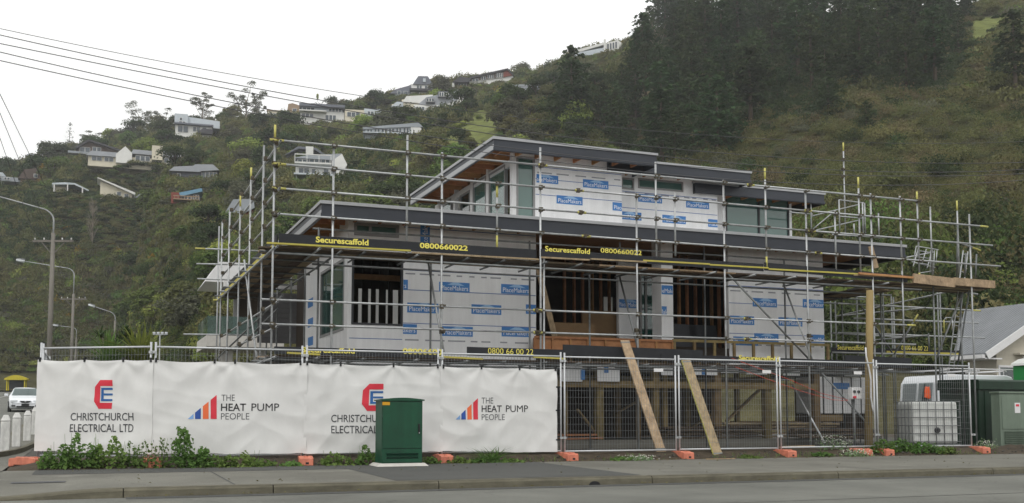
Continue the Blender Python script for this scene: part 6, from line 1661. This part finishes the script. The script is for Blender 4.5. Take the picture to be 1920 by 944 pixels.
def crown_pine(H=16, Rr=4.2, n=17, s=.55, sparse=1.0, start=.14):
    b = MB(); wood = MB()
    for j in range(n):
        t = start + (1 - start) * (j + rnd.random() * .6) / n
        L = Rr * min(1.0, .45 + 2.2 * (t - start)) * ((1 - t) ** .5) * rnd.uniform(.65, 1.25) + .3
        m = max(3, int(6 * sparse * (1 - t * .45)))
        for k in range(m):
            if rnd.random() < .1: continue
            a = 6.28 * k / m + rnd.uniform(-.4, .4) + j * .9; l = L * rnd.uniform(.6, 1.1); z = t * H
            d = Vector((math.cos(a), math.sin(a), rnd.uniform(.0, .28)))
            if j % 3 == 0: wood.tube((0, 0, z), Vector((0, 0, z)) + d * l * .9, .07, 4, .02, cap=False)
            steps = max(3, int(l * 2.6))
            for q in range(steps):
                f = (q + .7) / steps; c = Vector((0, 0, z)) + d * (l * f) + rv() * (.3 + .25 * (1 - f))
                for _ in range(2): leaf(b, c + rv() * .32, s * rnd.uniform(.7, 1.3), Vector((d.x * .5, d.y * .5, .8)) + rv() * .8, 1.3)
    for k in range(20): leaf(b, (rv().x * .3, rv().y * .3, H * (.93 + .09 * rnd.random())), s, None, 1.4)
    return b, wood
def crown_gum(H=14, seed=0):
    b = MB(); wood = MB(); r2 = random.Random(seed)
    wood.path([(0, 0, 0), (.2, 0, H * .2), (.1, .1, H * .42), (.35, .1, H * .62)], .34, 8, .45)
    for k in range(9):
        a = 6.28 * k / 9 + r2.uniform(-.4, .4); z0 = H * r2.uniform(.25, .6); L = H * r2.uniform(.22, .46); up = r2.uniform(.5, 1.6)
        p0 = Vector((.15, .05, z0)); d = Vector((math.cos(a), math.sin(a), up)).normalized(); p1 = p0 + d * L * .55 + Vector((0, 0, .1)); p2 = p0 + d * L + Vector((0, 0, L * .12))
        wood.path([p0, p1, p2], .13, 5, .35)
        for c in (p2, p1 + Vector((r2.uniform(-.9, .9), r2.uniform(-.9, .9), .7)), p2 + Vector((r2.uniform(-1.4, 1.4), r2.uniform(-1.4, 1.4), r2.uniform(-.4, .9)))):
            R_ = r2.uniform(.6, 1.25); lobe(b, c, R_ * 1.25, R_ * 1.25, R_ * .62, 85, .34, -.6)
    return b, wood
def trunk(H, r=.22, limbs=5, spread=.3):
    w = MB(); w.path([(0, 0, -.6), (.05, .02, H * .3), (-.04, .06, H * .62), (.02, 0, H * .85)], r, 8, .3)
    for k in range(limbs):
        a = 6.28 * k / limbs + rnd.uniform(-.3, .3); z = H * rnd.uniform(.25, .55); w.path([(0, 0, z), (math.cos(a) * H * spread * .5, math.sin(a) * H * spread * .5, z + H * .16), (math.cos(a) * H * spread, math.sin(a) * H * spread, z + H * .24)], r * .4, 5, .3)
    return w
def mk(b, name, m):
    me = b.mesh(name); me.materials.append(M[m]); return me
# prototype meshes shared by every tree of a kind: (crown, trunk, height)
PROTO = {}
for i, m in enumerate(('leaf_dark', 'leaf_mid', 'leaf_olive', 'leaf_light', 'leaf_dark', 'leaf_grey')):
    H = 6.0; PROTO['bush%d' % i] = (mk(crown_bush(H, rnd.uniform(5, 7), 9, 150, .4), 'crown', m), mk(trunk(H), 'trunk', 'bark'), H)
for i in range(4):
    H = 16.0; c, w = crown_pine(H, rnd.uniform(3.6, 4.6), 19, .6, 1.0, (.16, .24, .12, .32)[i]); tr = trunk(H, .3, 0); tr.v_off = 0
    k = len(tr.v); tr.v += w.v; tr.f += [tuple(q + k for q in f) for f in w.f]; tr.sm += w.sm
    PROTO['pine%d' % i] = (mk(c, 'crown', 'leaf_pine'), mk(tr, 'trunk', 'bark'), H)
for i in range(3):
    c, w = crown_gum(14, 3 + i); PROTO['gum%d' % i] = (mk(c, 'crown', 'leaf_gum'), mk(w, 'trunk', 'bark_pale'), 15.0)
c, w = crown_pine(12, 2.2, 22, .42, 1.0, .05); PROTO['conifer_yellow'] = (mk(c, 'crown', 'leaf_yellow'), mk(trunk(12, .2, 0), 'trunk', 'bark'), 12.0)
c, w = crown_pine(14, 2.6, 11, .34, .9, .1); PROTO['norfolk'] = (mk(c, 'crown', 'leaf_pine'), mk(trunk(14, .2, 0), 'trunk', 'bark'), 14.0)
def bare():
    w = MB(); r2 = random.Random(5); w.path([(0, 0, -.5), (0, .1, 3), (.1, 0, 6), (0, 0, 9)], .14, 6, .25); tw = MB()
    for k in range(46):
        a = r2.uniform(0, 6.28); z = r2.uniform(1.2, 8.4); L = (9.4 - z) * .32 + .5; d = Vector((math.cos(a) * .55, math.sin(a) * .55, 1.3)).normalized()
        p = Vector((0, 0, z)); tw.path([p, p + d * L * .5 + Vector((0, 0, .1)), p + d * L], .045, 4, .3)
        for q in range(3): e = p + d * L * r2.uniform(.4, 1); tw.path([e, e + (d + rv() * .6) * .5, e + (d + rv() * .5) * 1.0], .022, 3, .4)
    return w, tw
w, tw = bare(); PROTO['bare'] = (mk(tw, 'crown', 'bark_pale'), mk(w, 'trunk', 'bark_pale'), 9.5)
def tree(kind, p, h, label, group, rz=None, wide=1.0, name='tree'):
    cm, tm, H = PROTO[kind]; s = h / H
    t = thing(name, label, 'tree', tuple(p), rnd.uniform(0, 6.28) if rz is None else rz, group); t.scale = (s * wide, s * wide, s)
    for nm, me in (('trunk', tm), ('crown', cm)):
        o = bpy.data.objects.new(nm, me); COL.objects.link(o); o.parent = t
        if nm == 'crown': tag(o, kind='stuff')
    return t
TREES = []
def tree_px(kind, px, yb, ytop, label, group='trees on the hillside', wide=1.0, r=None, name='tree'):
    p = ground_hit(px, yb) if r is None else PR(px, yb, r)
    if r is not None: p.z = max(p.z, hill(p.x, p.y)) if r > 60 else p.z
    h = PR(px, ytop, math.hypot(p.x, p.y)).z - p.z; TREES.append((p.x, p.y)); return tree(kind, p, h, label, group, None, wide, name)
# --- trees one can single out
tree_px('gum0', 262, 262, 186, 'spreading gum tree on the ridge left of the stilted house, taller of the pair', name='gum_tree')
tree_px('gum1', 306, 262, 200, 'broad gum tree on the ridge touching the stilted house', wide=1.15, name='gum_tree')
tree_px('gum2', 378, 248, 170, 'slender gum tree in front of the grey and white stilted house', name='gum_tree')
tree_px('gum0', 462, 240, 150, 'tallest open-crowned gum tree right of the stilted house', wide=.95, name='gum_tree')
tree_px('gum1', 482, 245, 164, 'second gum behind the tallest one, crown against the sky', wide=.7, name='gum_tree')
tree_px('norfolk', 130, 272, 231, 'small symmetrical conifer standing against the sky at left', name='conifer')
tree_px('gum2', 172, 272, 245, 'flat-topped tree behind the brown chalet', wide=1.7, name='gum_tree')
tree_px('conifer_yellow', 78, 350, 308, 'golden conifer beside the brown-roofed house at far left', wide=1.3, name='conifer')
tree_px('conifer_yellow', 122, 362, 338, 'golden conifer by the white carport frame', wide=1.5, name='conifer')
tree_px('bush4', 622, 206, 180, 'round dark tree on the skyline above the long white house', wide=.9)
tree_px('bare', 172, 470, 372, 'pale bare poplar on the left slope', wide=.9)
tree_px('bare', 355, 556, 500, 'pale leafless shrub tree left of the scaffold', wide=1.6)
tree_px('bush0', 256, 545, 468, 'dark-crowned tree with its trunk showing over bare ground', wide=1.35)
tree_px('bush3', 595, 190, 175, 'small pale tree by the mansard house antenna', wide=.5, r=380)
tree_px('pine0', 1072, 262, 90, 'tall dark pine standing apart at the edge of the wood', wide=1.3, name='pine_tree')
tree_px('pine1', 1090, 250, 140, 'shorter dark pine crowding the tall one at the wood edge', wide=1.4, name='pine_tree')
tree_px('pine3', 1206, 165, 26, 'jagged pine on the skyline beside the modern villa', wide=1.3, name='pine_tree')
tree_px('gum1', 1234, 120, 26, 'pale airy gum between the skyline pines', wide=.7, name='gum_tree')
tree_px('pine2', 1264, 130, 14, 'narrow pine on the skyline right of the pale gum', wide=1.1, name='pine_tree')
tree_px('pine1', 1290, 120, -18, 'pine leaving the top edge where the sky ends', wide=1.2, name='pine_tree')
tree_px('pine2', 1625, 260, 190, 'young lone pine in the middle of the brown scrub', wide=1.3, name='pine_tree')
tree_px('pine0', 1826, 108, 88, 'small round dark conifer below the upper grass field', wide=1.8, name='pine_tree')
tree_px('pine3', 1905, 190, 20, 'dark pine at the right edge beside the grass field', wide=1.4, name='pine_tree')
tree_px('pine1', 1872, 165, 92, 'lower dark pine at the right edge', wide=1.5, name='pine_tree')
tree_px('bush0', 1230, 262, 228, 'round dark bush at the foot of the wood', wide=1.2)
tree_px('bush4', 862, 290, 238, 'dark bush standing alone in the green paddock', wide=.8)

# --- the pine wood
placed = []
def far_enough(u, v, d): 
    for a, b in placed:
        if (a - u) ** 2 + (b - v) ** 2 < d * d: return False
    return True
tries = 0; npine = 0
while npine < 150 and tries < 9000:
    tries += 1
    x = rnd.uniform(1030, 1815); y = rnd.uniform(-60, 330)
    if not inside(x, y, WOOD): continue
    p = ground_hit(x, y + 6)
    if math.hypot(p.x, p.y) > tab3(x, RIDGE, 2) + 4: continue
    if not far_enough(p.x, p.y, 5.2): continue
    placed.append((p.x, p.y)); npine += 1
    upper = y < 90; third = 'nearest the paddock' if x < 1290 else ('above the stepped grey roofs' if x < 1540 else 'nearest the brown scrub')
    tree('pine%d' % rnd.randrange(4), p - Vector((0, 0, .4)), rnd.choice((7, 9, 11, 13, 15, 17)) * rnd.uniform(.9, 1.1) * (1.0 if upper else .8), ('dark pine in the upper dense wood, ' if upper else 'dark pine in the lower dense wood, ') + third, ('pines of the upper wood, ' if upper else 'pines of the lower wood, ') + third, None, rnd.uniform(1.15, 1.6), 'pine_tree')
# --- bigger bush trees on the settled slope
nb = 0; tries = 0
LAB = {'bush0': 'dark', 'bush1': 'mid green', 'bush2': 'olive', 'bush3': 'light green', 'bush4': 'deep green', 'bush5': 'grey-green'}
def near_house(u, v, k=1.0, lo=22):
    r = math.hypot(u, v)
    for a, b, xl, xr, _ in HOUSE_SPOTS:
        rh = math.hypot(a, b)
        if -lo * k < r - rh < 5 and xl - .8 < (u * b - v * a) / rh < xr + .8: return True
    return False
while nb < 290 and tries < 16000:
    tries += 1
    x = rnd.uniform(-60, 1180); y = rnd.uniform(175, 640)
    if x > 420 and y > 470: continue
    if any(inside(x, y, g) for g in GRASS + EARTH) or inside(x, y, WOOD): continue
    p = ground_hit(x, y); r = math.hypot(p.x, p.y)
    if p.x < 3 and p.y < 205: continue
    if near_house(p.x, p.y, 1.0, 24 if r > 300 else 14) or not far_enough(p.x, p.y, 3.2 + r * .008): continue
    if r > tab3(x, RIDGE, 2) - 2 and rnd.random() < .7: continue
    placed.append((p.x, p.y)); nb += 1
    k = rnd.choice(('bush0', 'bush0', 'bush1', 'bush1', 'bush2', 'bush2', 'bush3', 'bush4', 'bush4', 'bush5'))
    band = 'upper slope among the houses' if r > 260 else ('middle slope' if r > 150 else 'lower slope')
    side = 'behind the street lamps' if x < 230 else ('left of the scaffold' if x < 480 else ('behind the left scaffold rails' if x < 760 else 'behind the upper roof'))
    tree(k, p - Vector((0, 0, .5)), (rnd.uniform(2.2, 3.2) if near_house(p.x, p.y, 1.0, 60 if r > 250 else 42) else rnd.uniform(4.0, 8.2) * (.75 + r / 900)), LAB[k] + ' bushy tree on the ' + band + ', ' + side, 'bush trees, ' + LAB[k] + ', ' + band + ', ' + side, None, rnd.uniform(.9, 1.4))
# --- skyline bush along the ridge
for x in list(range(-20, 1000, 17)):
    xx = x + rnd.uniform(-7, 7); 
    if any(a < xx < b for a, b in ((40, 80), (320, 410), (500, 716), (730, 880), (845, 970))) and rnd.random() < .75: continue
    r = tab3(xx, RIDGE, 2) + rnd.uniform(-10, 6); p = PR(xx, 300, r); p.z = hill(p.x, p.y) - .5
    if near_house(p.x, p.y, .6): continue
    k = rnd.choice(('bush0', 'bush4', 'bush2', 'bush5', 'bush1')); tree(k, p, rnd.uniform(3.5, 8), LAB[k] + ' tree rounding off the skyline of the ridge', 'skyline trees, ' + LAB[k], None, rnd.uniform(.9, 1.5))

# --- everything that reads as one mass: scrub and ground cover, instanced on points
def scrub_protos():
    c = bpy.data.collections.new('scrub_prototypes'); out = []
    for i, (m, n, s, fl) in enumerate((('leaf_olive', 300, .30, .62), ('leaf_dark', 300, .30, .7), ('leaf_mid', 300, .28, .66), ('leaf_brown', 260, .28, .6), ('leaf_light', 260, .28, .6), ('leaf_grey', 240, .26, .6), ('leaf_olive', 240, .36, .9), ('leaf_brown', 200, .2, .95), ('leaf_dark', 260, .36, 1.0), ('leaf_yellow', 200, .26, .7), ('leaf_olive', 900, .15, .8), ('leaf_mid', 900, .15, .85), ('leaf_dark', 900, .15, .9), ('leaf_brown', 800, .14, .75), ('leaf_light', 900, .14, .8), ('leaf_grey', 800, .13, .8))):
        o = bpy.data.objects.new('scrub_%02d' % i, mk(crown_scrub(n, s, fl), 'scrub', m)); c.objects.link(o); out.append(o)
    return c
SC = scrub_protos()
def scatter(name, pts, label):
    """pts: (x, y, z, rz, sx, sz, index)"""
    me = bpy.data.meshes.new(name); me.from_pydata([p[:3] for p in pts], [], [])
    a = me.attributes.new('rot', 'FLOAT_VECTOR', 'POINT'); a.data.foreach_set('vector', [x for p in pts for x in (0, 0, p[3])])
    a = me.attributes.new('scl', 'FLOAT_VECTOR', 'POINT'); a.data.foreach_set('vector', [x for p in pts for x in (p[4], p[4], p[5])])
    a = me.attributes.new('idx', 'INT', 'POINT'); a.data.foreach_set('value', [p[6] for p in pts])
    o = bpy.data.objects.new(name, me); COL.objects.link(o)
    g = bpy.data.node_groups.new(name, 'GeometryNodeTree')
    g.interface.new_socket('Geometry', in_out='INPUT', socket_type='NodeSocketGeometry'); g.interface.new_socket('Geometry', in_out='OUTPUT', socket_type='NodeSocketGeometry')
    N, L = g.nodes, g.links
    gi, go = N.new('NodeGroupInput'), N.new('NodeGroupOutput'); ci = N.new('GeometryNodeCollectionInfo'); ci.inputs['Collection'].default_value = SC
    ci.inputs['Separate Children'].default_value = True; ci.inputs['Reset Children'].default_value = True
    mp = N.new('GeometryNodeMeshToPoints'); ip = N.new('GeometryNodeInstanceOnPoints'); ip.inputs['Pick Instance'].default_value = True
    def attr(nm, ty):
        x = N.new('GeometryNodeInputNamedAttribute'); x.data_type = ty; x.inputs['Name'].default_value = nm; return x.outputs['Attribute']
    L.new(gi.outputs[0], mp.inputs[0]); L.new(mp.outputs[0], ip.inputs['Points']); L.new(ci.outputs[0], ip.inputs['Instance'])
    L.new(attr('idx', 'INT'), ip.inputs['Instance Index']); L.new(attr('rot', 'FLOAT_VECTOR'), ip.inputs['Rotation']); L.new(attr('scl', 'FLOAT_VECTOR'), ip.inputs['Scale'])
    L.new(ip.outputs[0], go.inputs[0])
    md = o.modifiers.new('scatter', 'NODES'); md.node_group = g
    return tag(o, label, 'scrub', kind='stuff')
SETTLED, BROWN = [], []
def add_scrub(u, v):
    z = hill(u, v); q = proj((u, v, z))
    if q is None: return
    x, y = q
    if x < -160 or x > 2080 or y > 700 or y < -160: return
    if u < 2.5 and v < 206 and u > -30: return
    if any(inside(x, y, g) for g in GRASS): 
        if rnd.random() > .03: return
    if any(inside(x, y, g) for g in EARTH) and rnd.random() > .12: return
    r = math.hypot(u, v)
    if r > tab3(x, RIDGE, 2) + 6: return
    nh = near_house(u, v, 1.0, 18 if r > 245 else 7)
    wood = inside(x, y, WOOD); right = x > 1330 or (x > 1150 and y > 250)
    cl = noise.noise((u * .03, v * .03, 7.7)); cl2 = noise.noise((u * .09, v * .09, 1.2))
    if right and not wood:
        idx = rnd.choice((0, 3, 0, 7, 5, 0, 6, 1)) if cl + cl2 * .5 < .15 else rnd.choice((0, 0, 2, 1, 6, 5))
        s = rnd.uniform(.45, .95) * (rnd.uniform(1.5, 2.1) if rnd.random() < .1 else 1); sz = s * rnd.uniform(.9, 1.7)
        if y > 470: s *= 1.4; sz *= 1.5; idx = rnd.choice((1, 8, 1, 2, 0, 6, 3))
        if r < 150: idx = {0: 10, 1: 12, 2: 11, 3: 13, 4: 14, 5: 15, 6: 10, 7: 13, 8: 12, 9: 14}[idx]
        BROWN.append((u, v, z - .1, rnd.uniform(0, 6.28), s, sz, idx)); return
    if wood: idx = rnd.choice((1, 8, 3, 1, 5)); s = rnd.uniform(.5, 1.1); sz = s * rnd.uniform(.8, 1.5)
    else:
        idx = rnd.choice((1, 8, 2, 0, 6)) if cl > .1 else (rnd.choice((0, 2, 6, 4, 5)) if cl > -.2 else rnd.choice((0, 3, 5, 6, 2)))
        if rnd.random() < .012: idx = 9
        s = rnd.uniform(.55, 1.3) * (.75 + r / 600); sz = s * rnd.uniform(1.0, 2.0)
    if nh: s *= .75; sz *= .5
    if r < 150: idx = {0: 10, 1: 12, 2: 11, 3: 13, 4: 14, 5: 15, 6: 10, 7: 13, 8: 12, 9: 14}[idx]
    SETTLED.append((u, v, z - .15, rnd.uniform(0, 6.28), s, sz, idx))
for _ in range(56000):
    a = YAW + R(-29.5) + R(59) * rnd.random(); r = math.sqrt(52 ** 2 + (430 ** 2 - 52 ** 2) * rnd.random() ** 1.05)
    add_scrub(r * math.sin(a), r * math.cos(a))
for _ in range(9000):        # the near, steep slope on the right wants finer cover
    a = YAW + R(8) + R(21) * rnd.random(); r = 54 + 150 * rnd.random() ** .8
    add_scrub(r * math.sin(a), r * math.cos(a))
for _ in range(2300):       # the steep bank above the side street is seen almost edge-on and needs closer planting
    x, y = rnd.uniform(-30, 480), rnd.uniform(330, 650); p = ground_hit(x, y); add_scrub(p.x, p.y)
scatter('scrub', SETTLED, 'mixed green bush and undergrowth covering the settled hillside')
scatter('scrub', BROWN, 'low brown and olive scrub covering the steep slope on the right')

# ---------------------------------------------------------------- near plants
def blades(b, c, n, L, w, lean=.8, r2=rnd):
    for _ in range(n):
        a = r2.uniform(0, 6.28); l = L * r2.uniform(.6, 1.1); ln = r2.uniform(.15, lean); p = Vector(c) + Vector((r2.uniform(-.12, .12), r2.uniform(-.12, .12), 0)) * L
        d = Vector((math.cos(a), math.sin(a), 0)); sd = Vector((-d.y, d.x, 0)) * w; pr = None; prev = None
        for k in range(6):
            t = k / 5; q = p + d * (ln * l * t * t) + Vector((0, 0, l * (t - .45 * ln * t * t))); ww = sd * (1 - t) ** .6 if k < 5 else sd * .05
            i = len(b.v); b.v += [tuple(q - ww), tuple(q + ww)]
            if prev is not None: b.f.append((prev, prev + 1, i + 1, i)); b.sm.append(True)
            prev = i
def flax(px, yb, r, h, label, m, n=140, w=.05):
    p = PR(px, yb, r); t = thing('flax_bush', label, 'bush', tuple(p)); b = MB(); blades(b, (0, 0, 0), n, h, w, 1.2); o = b.build('leaves', m, t, local=True, fix=False); tag(o, kind='stuff')
    part('stem', 'bark', t, lambda q: q.tube((0, 0, -.3), (0, 0, h * .3), .08, 6), local=True)
def cabbage_tree():
    p = PR(232, 690, 40); t = thing('cabbage_tree', 'dark bushy spiky-leaved tree behind the first fence panel', 'tree', (p.x, p.y, .5)); b = MB(); w = MB()
    zt = PR(232, 582, 40).z - .5
    for k in range(30):
        a = rnd.uniform(0, 6.28); rr = rnd.uniform(.1, 1.0) ; z = zt * rnd.uniform(.42, .84); c = Vector((math.cos(a) * rr * 1.1, math.sin(a) * rr * 1.1, z - rr * .3)); w.path([(0, 0, .2), (c.x * .5, c.y * .5, c.z * .5), c], .06, 5, .6)
        for _ in range(34):
            d = rv().normalized(); d.z = abs(d.z) * .9 - .15; l = rnd.uniform(.5, .85); sd = d.cross(Vector((0, 0, 1))).normalized() * .028; i = len(b.v)
            m1 = c + d * l * .55; e = c + d * l - Vector((0, 0, .16)); b.v += [tuple(c - sd), tuple(c + sd), tuple(m1 + sd), tuple(m1 - sd), tuple(e)]; b.f += [(i, i+1, i+2, i+3), (i+3, i+2, i+4)]; b.sm += [True, True]
    w.build('trunk', 'bark', t, local=True, fix=False); tag(b.build('crown', 'leaf_dark', t, local=True, fix=False), kind='stuff')
cabbage_tree()
flax(262, 700, 36, 1.9, 'tall flax clump with strap leaves just behind the fence top', 'leaf_light', 160)
flax(205, 700, 37, 1.6, 'lower flax clump left of the tall one behind the fence', 'leaf_mid', 120)
def weed(px, yb, v, w, h, kind, label, group='weeds along the foot of the fence', m='leaf_weed'):
    p = PV(px, yb, v); z = zverge(p.x, v) - .02 if v > 19.9 else p.z
    t = thing('weed', label, 'weed', (p.x, v, z), 0, group); b = MB(); st = MB(); fl = MB()
    if kind == 'tall':
        for k in range(7):
            x = rnd.uniform(-.12, .12); top = h * rnd.uniform(.55, 1); st.path([(x, 0, 0), (x * 1.4, rnd.uniform(-.03, .03), top * .5), (x * 1.8, rnd.uniform(-.05, .05), top)], .007, 4, .4)
            for q in range(42):
                f = rnd.random() ** .8; ww = w * .5 * (1.05 - f) ** .8; leaf(b, (x * 1.4 + rnd.gauss(0, ww * .55), rnd.gauss(0, .08), f * top), rnd.uniform(.04, .085), rv() + Vector((0, -.4, .5)), 1.4)
    elif kind == 'leafy':
        for k in range(int(230 * w / .6 * max(.6, h / .5))):
            x = rnd.uniform(-.5, .5) * w; f = rnd.random(); hh = h * (1 - (2 * x / w) ** 2 * .6) * (.55 + .45 * noise.noise((x * 6, px, 0)) + .2); leaf(b, (x, rnd.gauss(0, .09), max(.02, f * hh)), rnd.uniform(.04, .095), rv() + Vector((0, -.5, .8)), 1.2)
        for k in range(9): x = rnd.uniform(-.4, .4) * w; st.path([(x, 0, 0), (x * 1.1, -.02, h * .4), (x * 1.2, 0, h * rnd.uniform(.5, .95))], .006, 4, .5)
    elif kind == 'stalks':
        for k in range(12):
            x = rnd.uniform(-.5, .5) * w; top = h * rnd.uniform(.6, 1.05); st.path([(x, 0, 0), (x * 1.2, .02, top * .6), (x * 1.5, 0, top)], .005, 4, .5)
            for q in range(9): leaf(b, (x * 1.4 + rnd.gauss(0, .03), rnd.gauss(0, .03), top * rnd.uniform(.3, 1)), rnd.uniform(.025, .06), None, 1.5)
        for k in range(60): leaf(b, (rnd.uniform(-.5, .5) * w, rnd.gauss(0, .08), rnd.random() * h * .35), rnd.uniform(.05, .09), rv() + Vector((0, -.4, .6)))
    elif kind == 'grass':
        blades(b, (0, 0, 0), int(120 * w), h, .006, 1.0); b.v = [(x * w * 5 if abs(x) < .3 else x, y, z_) for x, y, z_ in b.v]
    elif kind == 'low':
        for k in range(int(240 * w)): leaf(b, (rnd.gauss(0, .25) * w, rnd.gauss(0, .12), abs(rnd.gauss(0, .4)) * h), rnd.uniform(.03, .07), rv() + Vector((0, -.4, .8)))
        for k in range(int(120 * w)): leaf(fl, (rnd.gauss(0, .25) * w, rnd.gauss(-.03, .12), h * rnd.uniform(.3, .95)), rnd.uniform(.02, .04), Vector((0, -.6, 1)))
    if b.v: tag(b.build('leaves', m, t, local=True, fix=False), kind='stuff')
    if st.v: tag(st.build('stems', 'leaf_weed', t, local=True, fix=False), kind='stuff')
    if fl.v: tag(fl.build('flowers', 'petal_white', t, local=True, fix=False), kind='stuff')
WV = 20.3
for a in ((112, 872, 20.45, .7, .54, 'leafy', 'broad leafy weed clump beside the corner fence foot'), (150, 872, 20.45, .65, .66, 'leafy', 'taller half of the leafy clump at the corner banner'), (206, 872, 20.45, .6, .70, 'leafy', 'mallow-like weed under the first red logo'), 
          (248, 872, WV + .1, .4, .5, 'stalks', 'wispy stalks just left of the second orange foot'), (292, 868, WV, .5, .62, 'stalks', 'seed-headed stalks right of the second orange foot'), (334, 866, WV, .5, .80, 'tall', 'tallest cone-shaped weed against the bar-chart banner'), (374, 866, WV, .4, .5, 'tall', 'shorter bushy weed right of the tallest one'),
          (410, 868, WV, .7, .3, 'leafy', 'round-leaved mallow patch under the bar-chart banner'), (450, 868, WV, .8, .36, 'leafy', 'spreading mallow patch next to the low mallow'), (492, 866, WV, .5, .2, 'leafy', 'small weed tuft before the end-on orange foot'), (545, 866, WV, .4, .14, 'leafy', 'tiny green tuft left of the end-on orange foot'),
          (632, 866, WV, .6, .34, 'leafy', 'broad-leaved weed right of the end-on orange foot'), (690, 866, WV, .5, .44, 'leafy', 'upright weed hiding the left side of the green cabinet'), (806, 864, WV, .4, .2, 'leafy', 'little weed right of the green cabinet'), (860, 862, WV, .5, .18, 'leafy', 'low weed past the cabinet foot'),
          (920, 864, WV, .7, .40, 'grass', 'grassy tuft in front of the last banner'), (905, 864, WV, .5, .16, 'leafy', 'low leafy weed under the last banner'), (960, 864, WV, .5, .12, 'leafy', 'faint weed patch near the banner end'), (1195, 858, WV, .8, .14, 'low', 'patch of tiny white flowers between two orange feet'), (1168, 860, WV, .6, .12, 'leafy', 'green creeper left of the white flowers'),
          (1405, 852, WV, .5, .1, 'leafy', 'thin green patch beyond the yellow-edged plank'), (1540, 852, WV + .1, .5, .12, 'leafy', 'green patch before the white flower mound'), (1565, 846, 20.9, .9, .36, 'low', 'mound of pale flowers behind the mesh'), (1605, 852, 20.35, .8, .2, 'low', 'white-flowered mound in front of the fence rail'), (1655, 850, 20.55, .7, .42, 'leafy', 'green weed swallowing the orange foot by the timber pole'),
          (1690, 846, 20.6, .8, .40, 'leafy', 'weed mound in front of the tank, left part'), (1735, 846, 20.5, .9, .36, 'leafy', 'weed mound in front of the tank, right part'), (1772, 846, 20.45, .6, .26, 'leafy', 'low end of the weed mound by the tank'), (1848, 840, 20.8, .5, .22, 'low', 'pale weeds between the last orange foot and the kiosk')):
    weed(*a, m='leaf_weed' if a[5] != 'low' else 'leaf_weed_pale')

def litter():
    b = MB()
    for _ in range(520):
        if rnd.random() < .55: u, v = rnd.uniform(-.8, 24), rnd.gauss(20.15, .18)
        elif rnd.random() < .6: u, v = rnd.uniform(.5, 24), KV - abs(rnd.gauss(.08, .09)) - .06
        else: u, v = rnd.uniform(-.8, 24), rnd.uniform(15.8, 20)
        z = zpath(u, v) if v >= KV + .16 else .02
        if v > 20.28: z = zverge(u, v)
        leaf(b, (u, v, z + .012), rnd.uniform(.015, .05), Vector((rnd.gauss(0, .25), rnd.gauss(0, .25), 1)), 1.4)
    tag(b.build('leaf_litter', 'leaf_brown', fix=False), 'dry leaves and crumbs scattered along the footpath and gutter', 'litter', kind='stuff')
    b = MB()
    for _ in range(260):
        u = rnd.uniform(-.5, 26); v = rnd.gauss(20.5, .14); z = zverge(u, v); s_ = rnd.uniform(.012, .045)
        b.box((u, v, z + s_ * .3), (s_, s_ * 1.3, s_ * .7), rnd.uniform(0, 3), rnd.uniform(-.3, .3))
    tag(b.build('stones', 'site_gravel', fix=False), 'small stones loose on the soil verge', 'stones', kind='stuff')
    b = MB()
    for _ in range(900):
        u = rnd.uniform(-.6, 24); v = 20.3 + abs(rnd.gauss(0, .14)); 
        if noise.noise((u * .9, 3.3, 0)) < -.05: continue
        blades(b, (u, v, zverge(u, v) - .01), 2, rnd.uniform(.05, .16), .004, 1.0)
    tag(b.build('verge_grass', 'leaf_weed', fix=False), 'thin grass growing along the soil verge under the fence', 'grass', kind='stuff')
litter()

# ================================================================ AIR
hz = bpy.data.materials.new('haze_air'); hz.use_nodes = True
_nt = hz.node_tree; _nt.nodes.remove(_nt.nodes['Principled BSDF'])
_pv = _nt.nodes.new('ShaderNodeVolumePrincipled'); _pv.inputs['Color'].default_value = (.93, .95, .97, 1); _pv.inputs['Density'].default_value = .00036; _pv.inputs['Anisotropy'].default_value = .2
_nt.links.new(_pv.outputs[0], _nt.nodes['Material Output'].inputs['Volume'])
M['haze_air'] = hz
_hb = MB(); _hb.b2(-700, 800, -60, 900, -1.5, 230); _ho = _hb.build('haze', 'haze_air')
tag(_ho, 'thin even air haze over the whole valley', 'haze', kind='stuff')
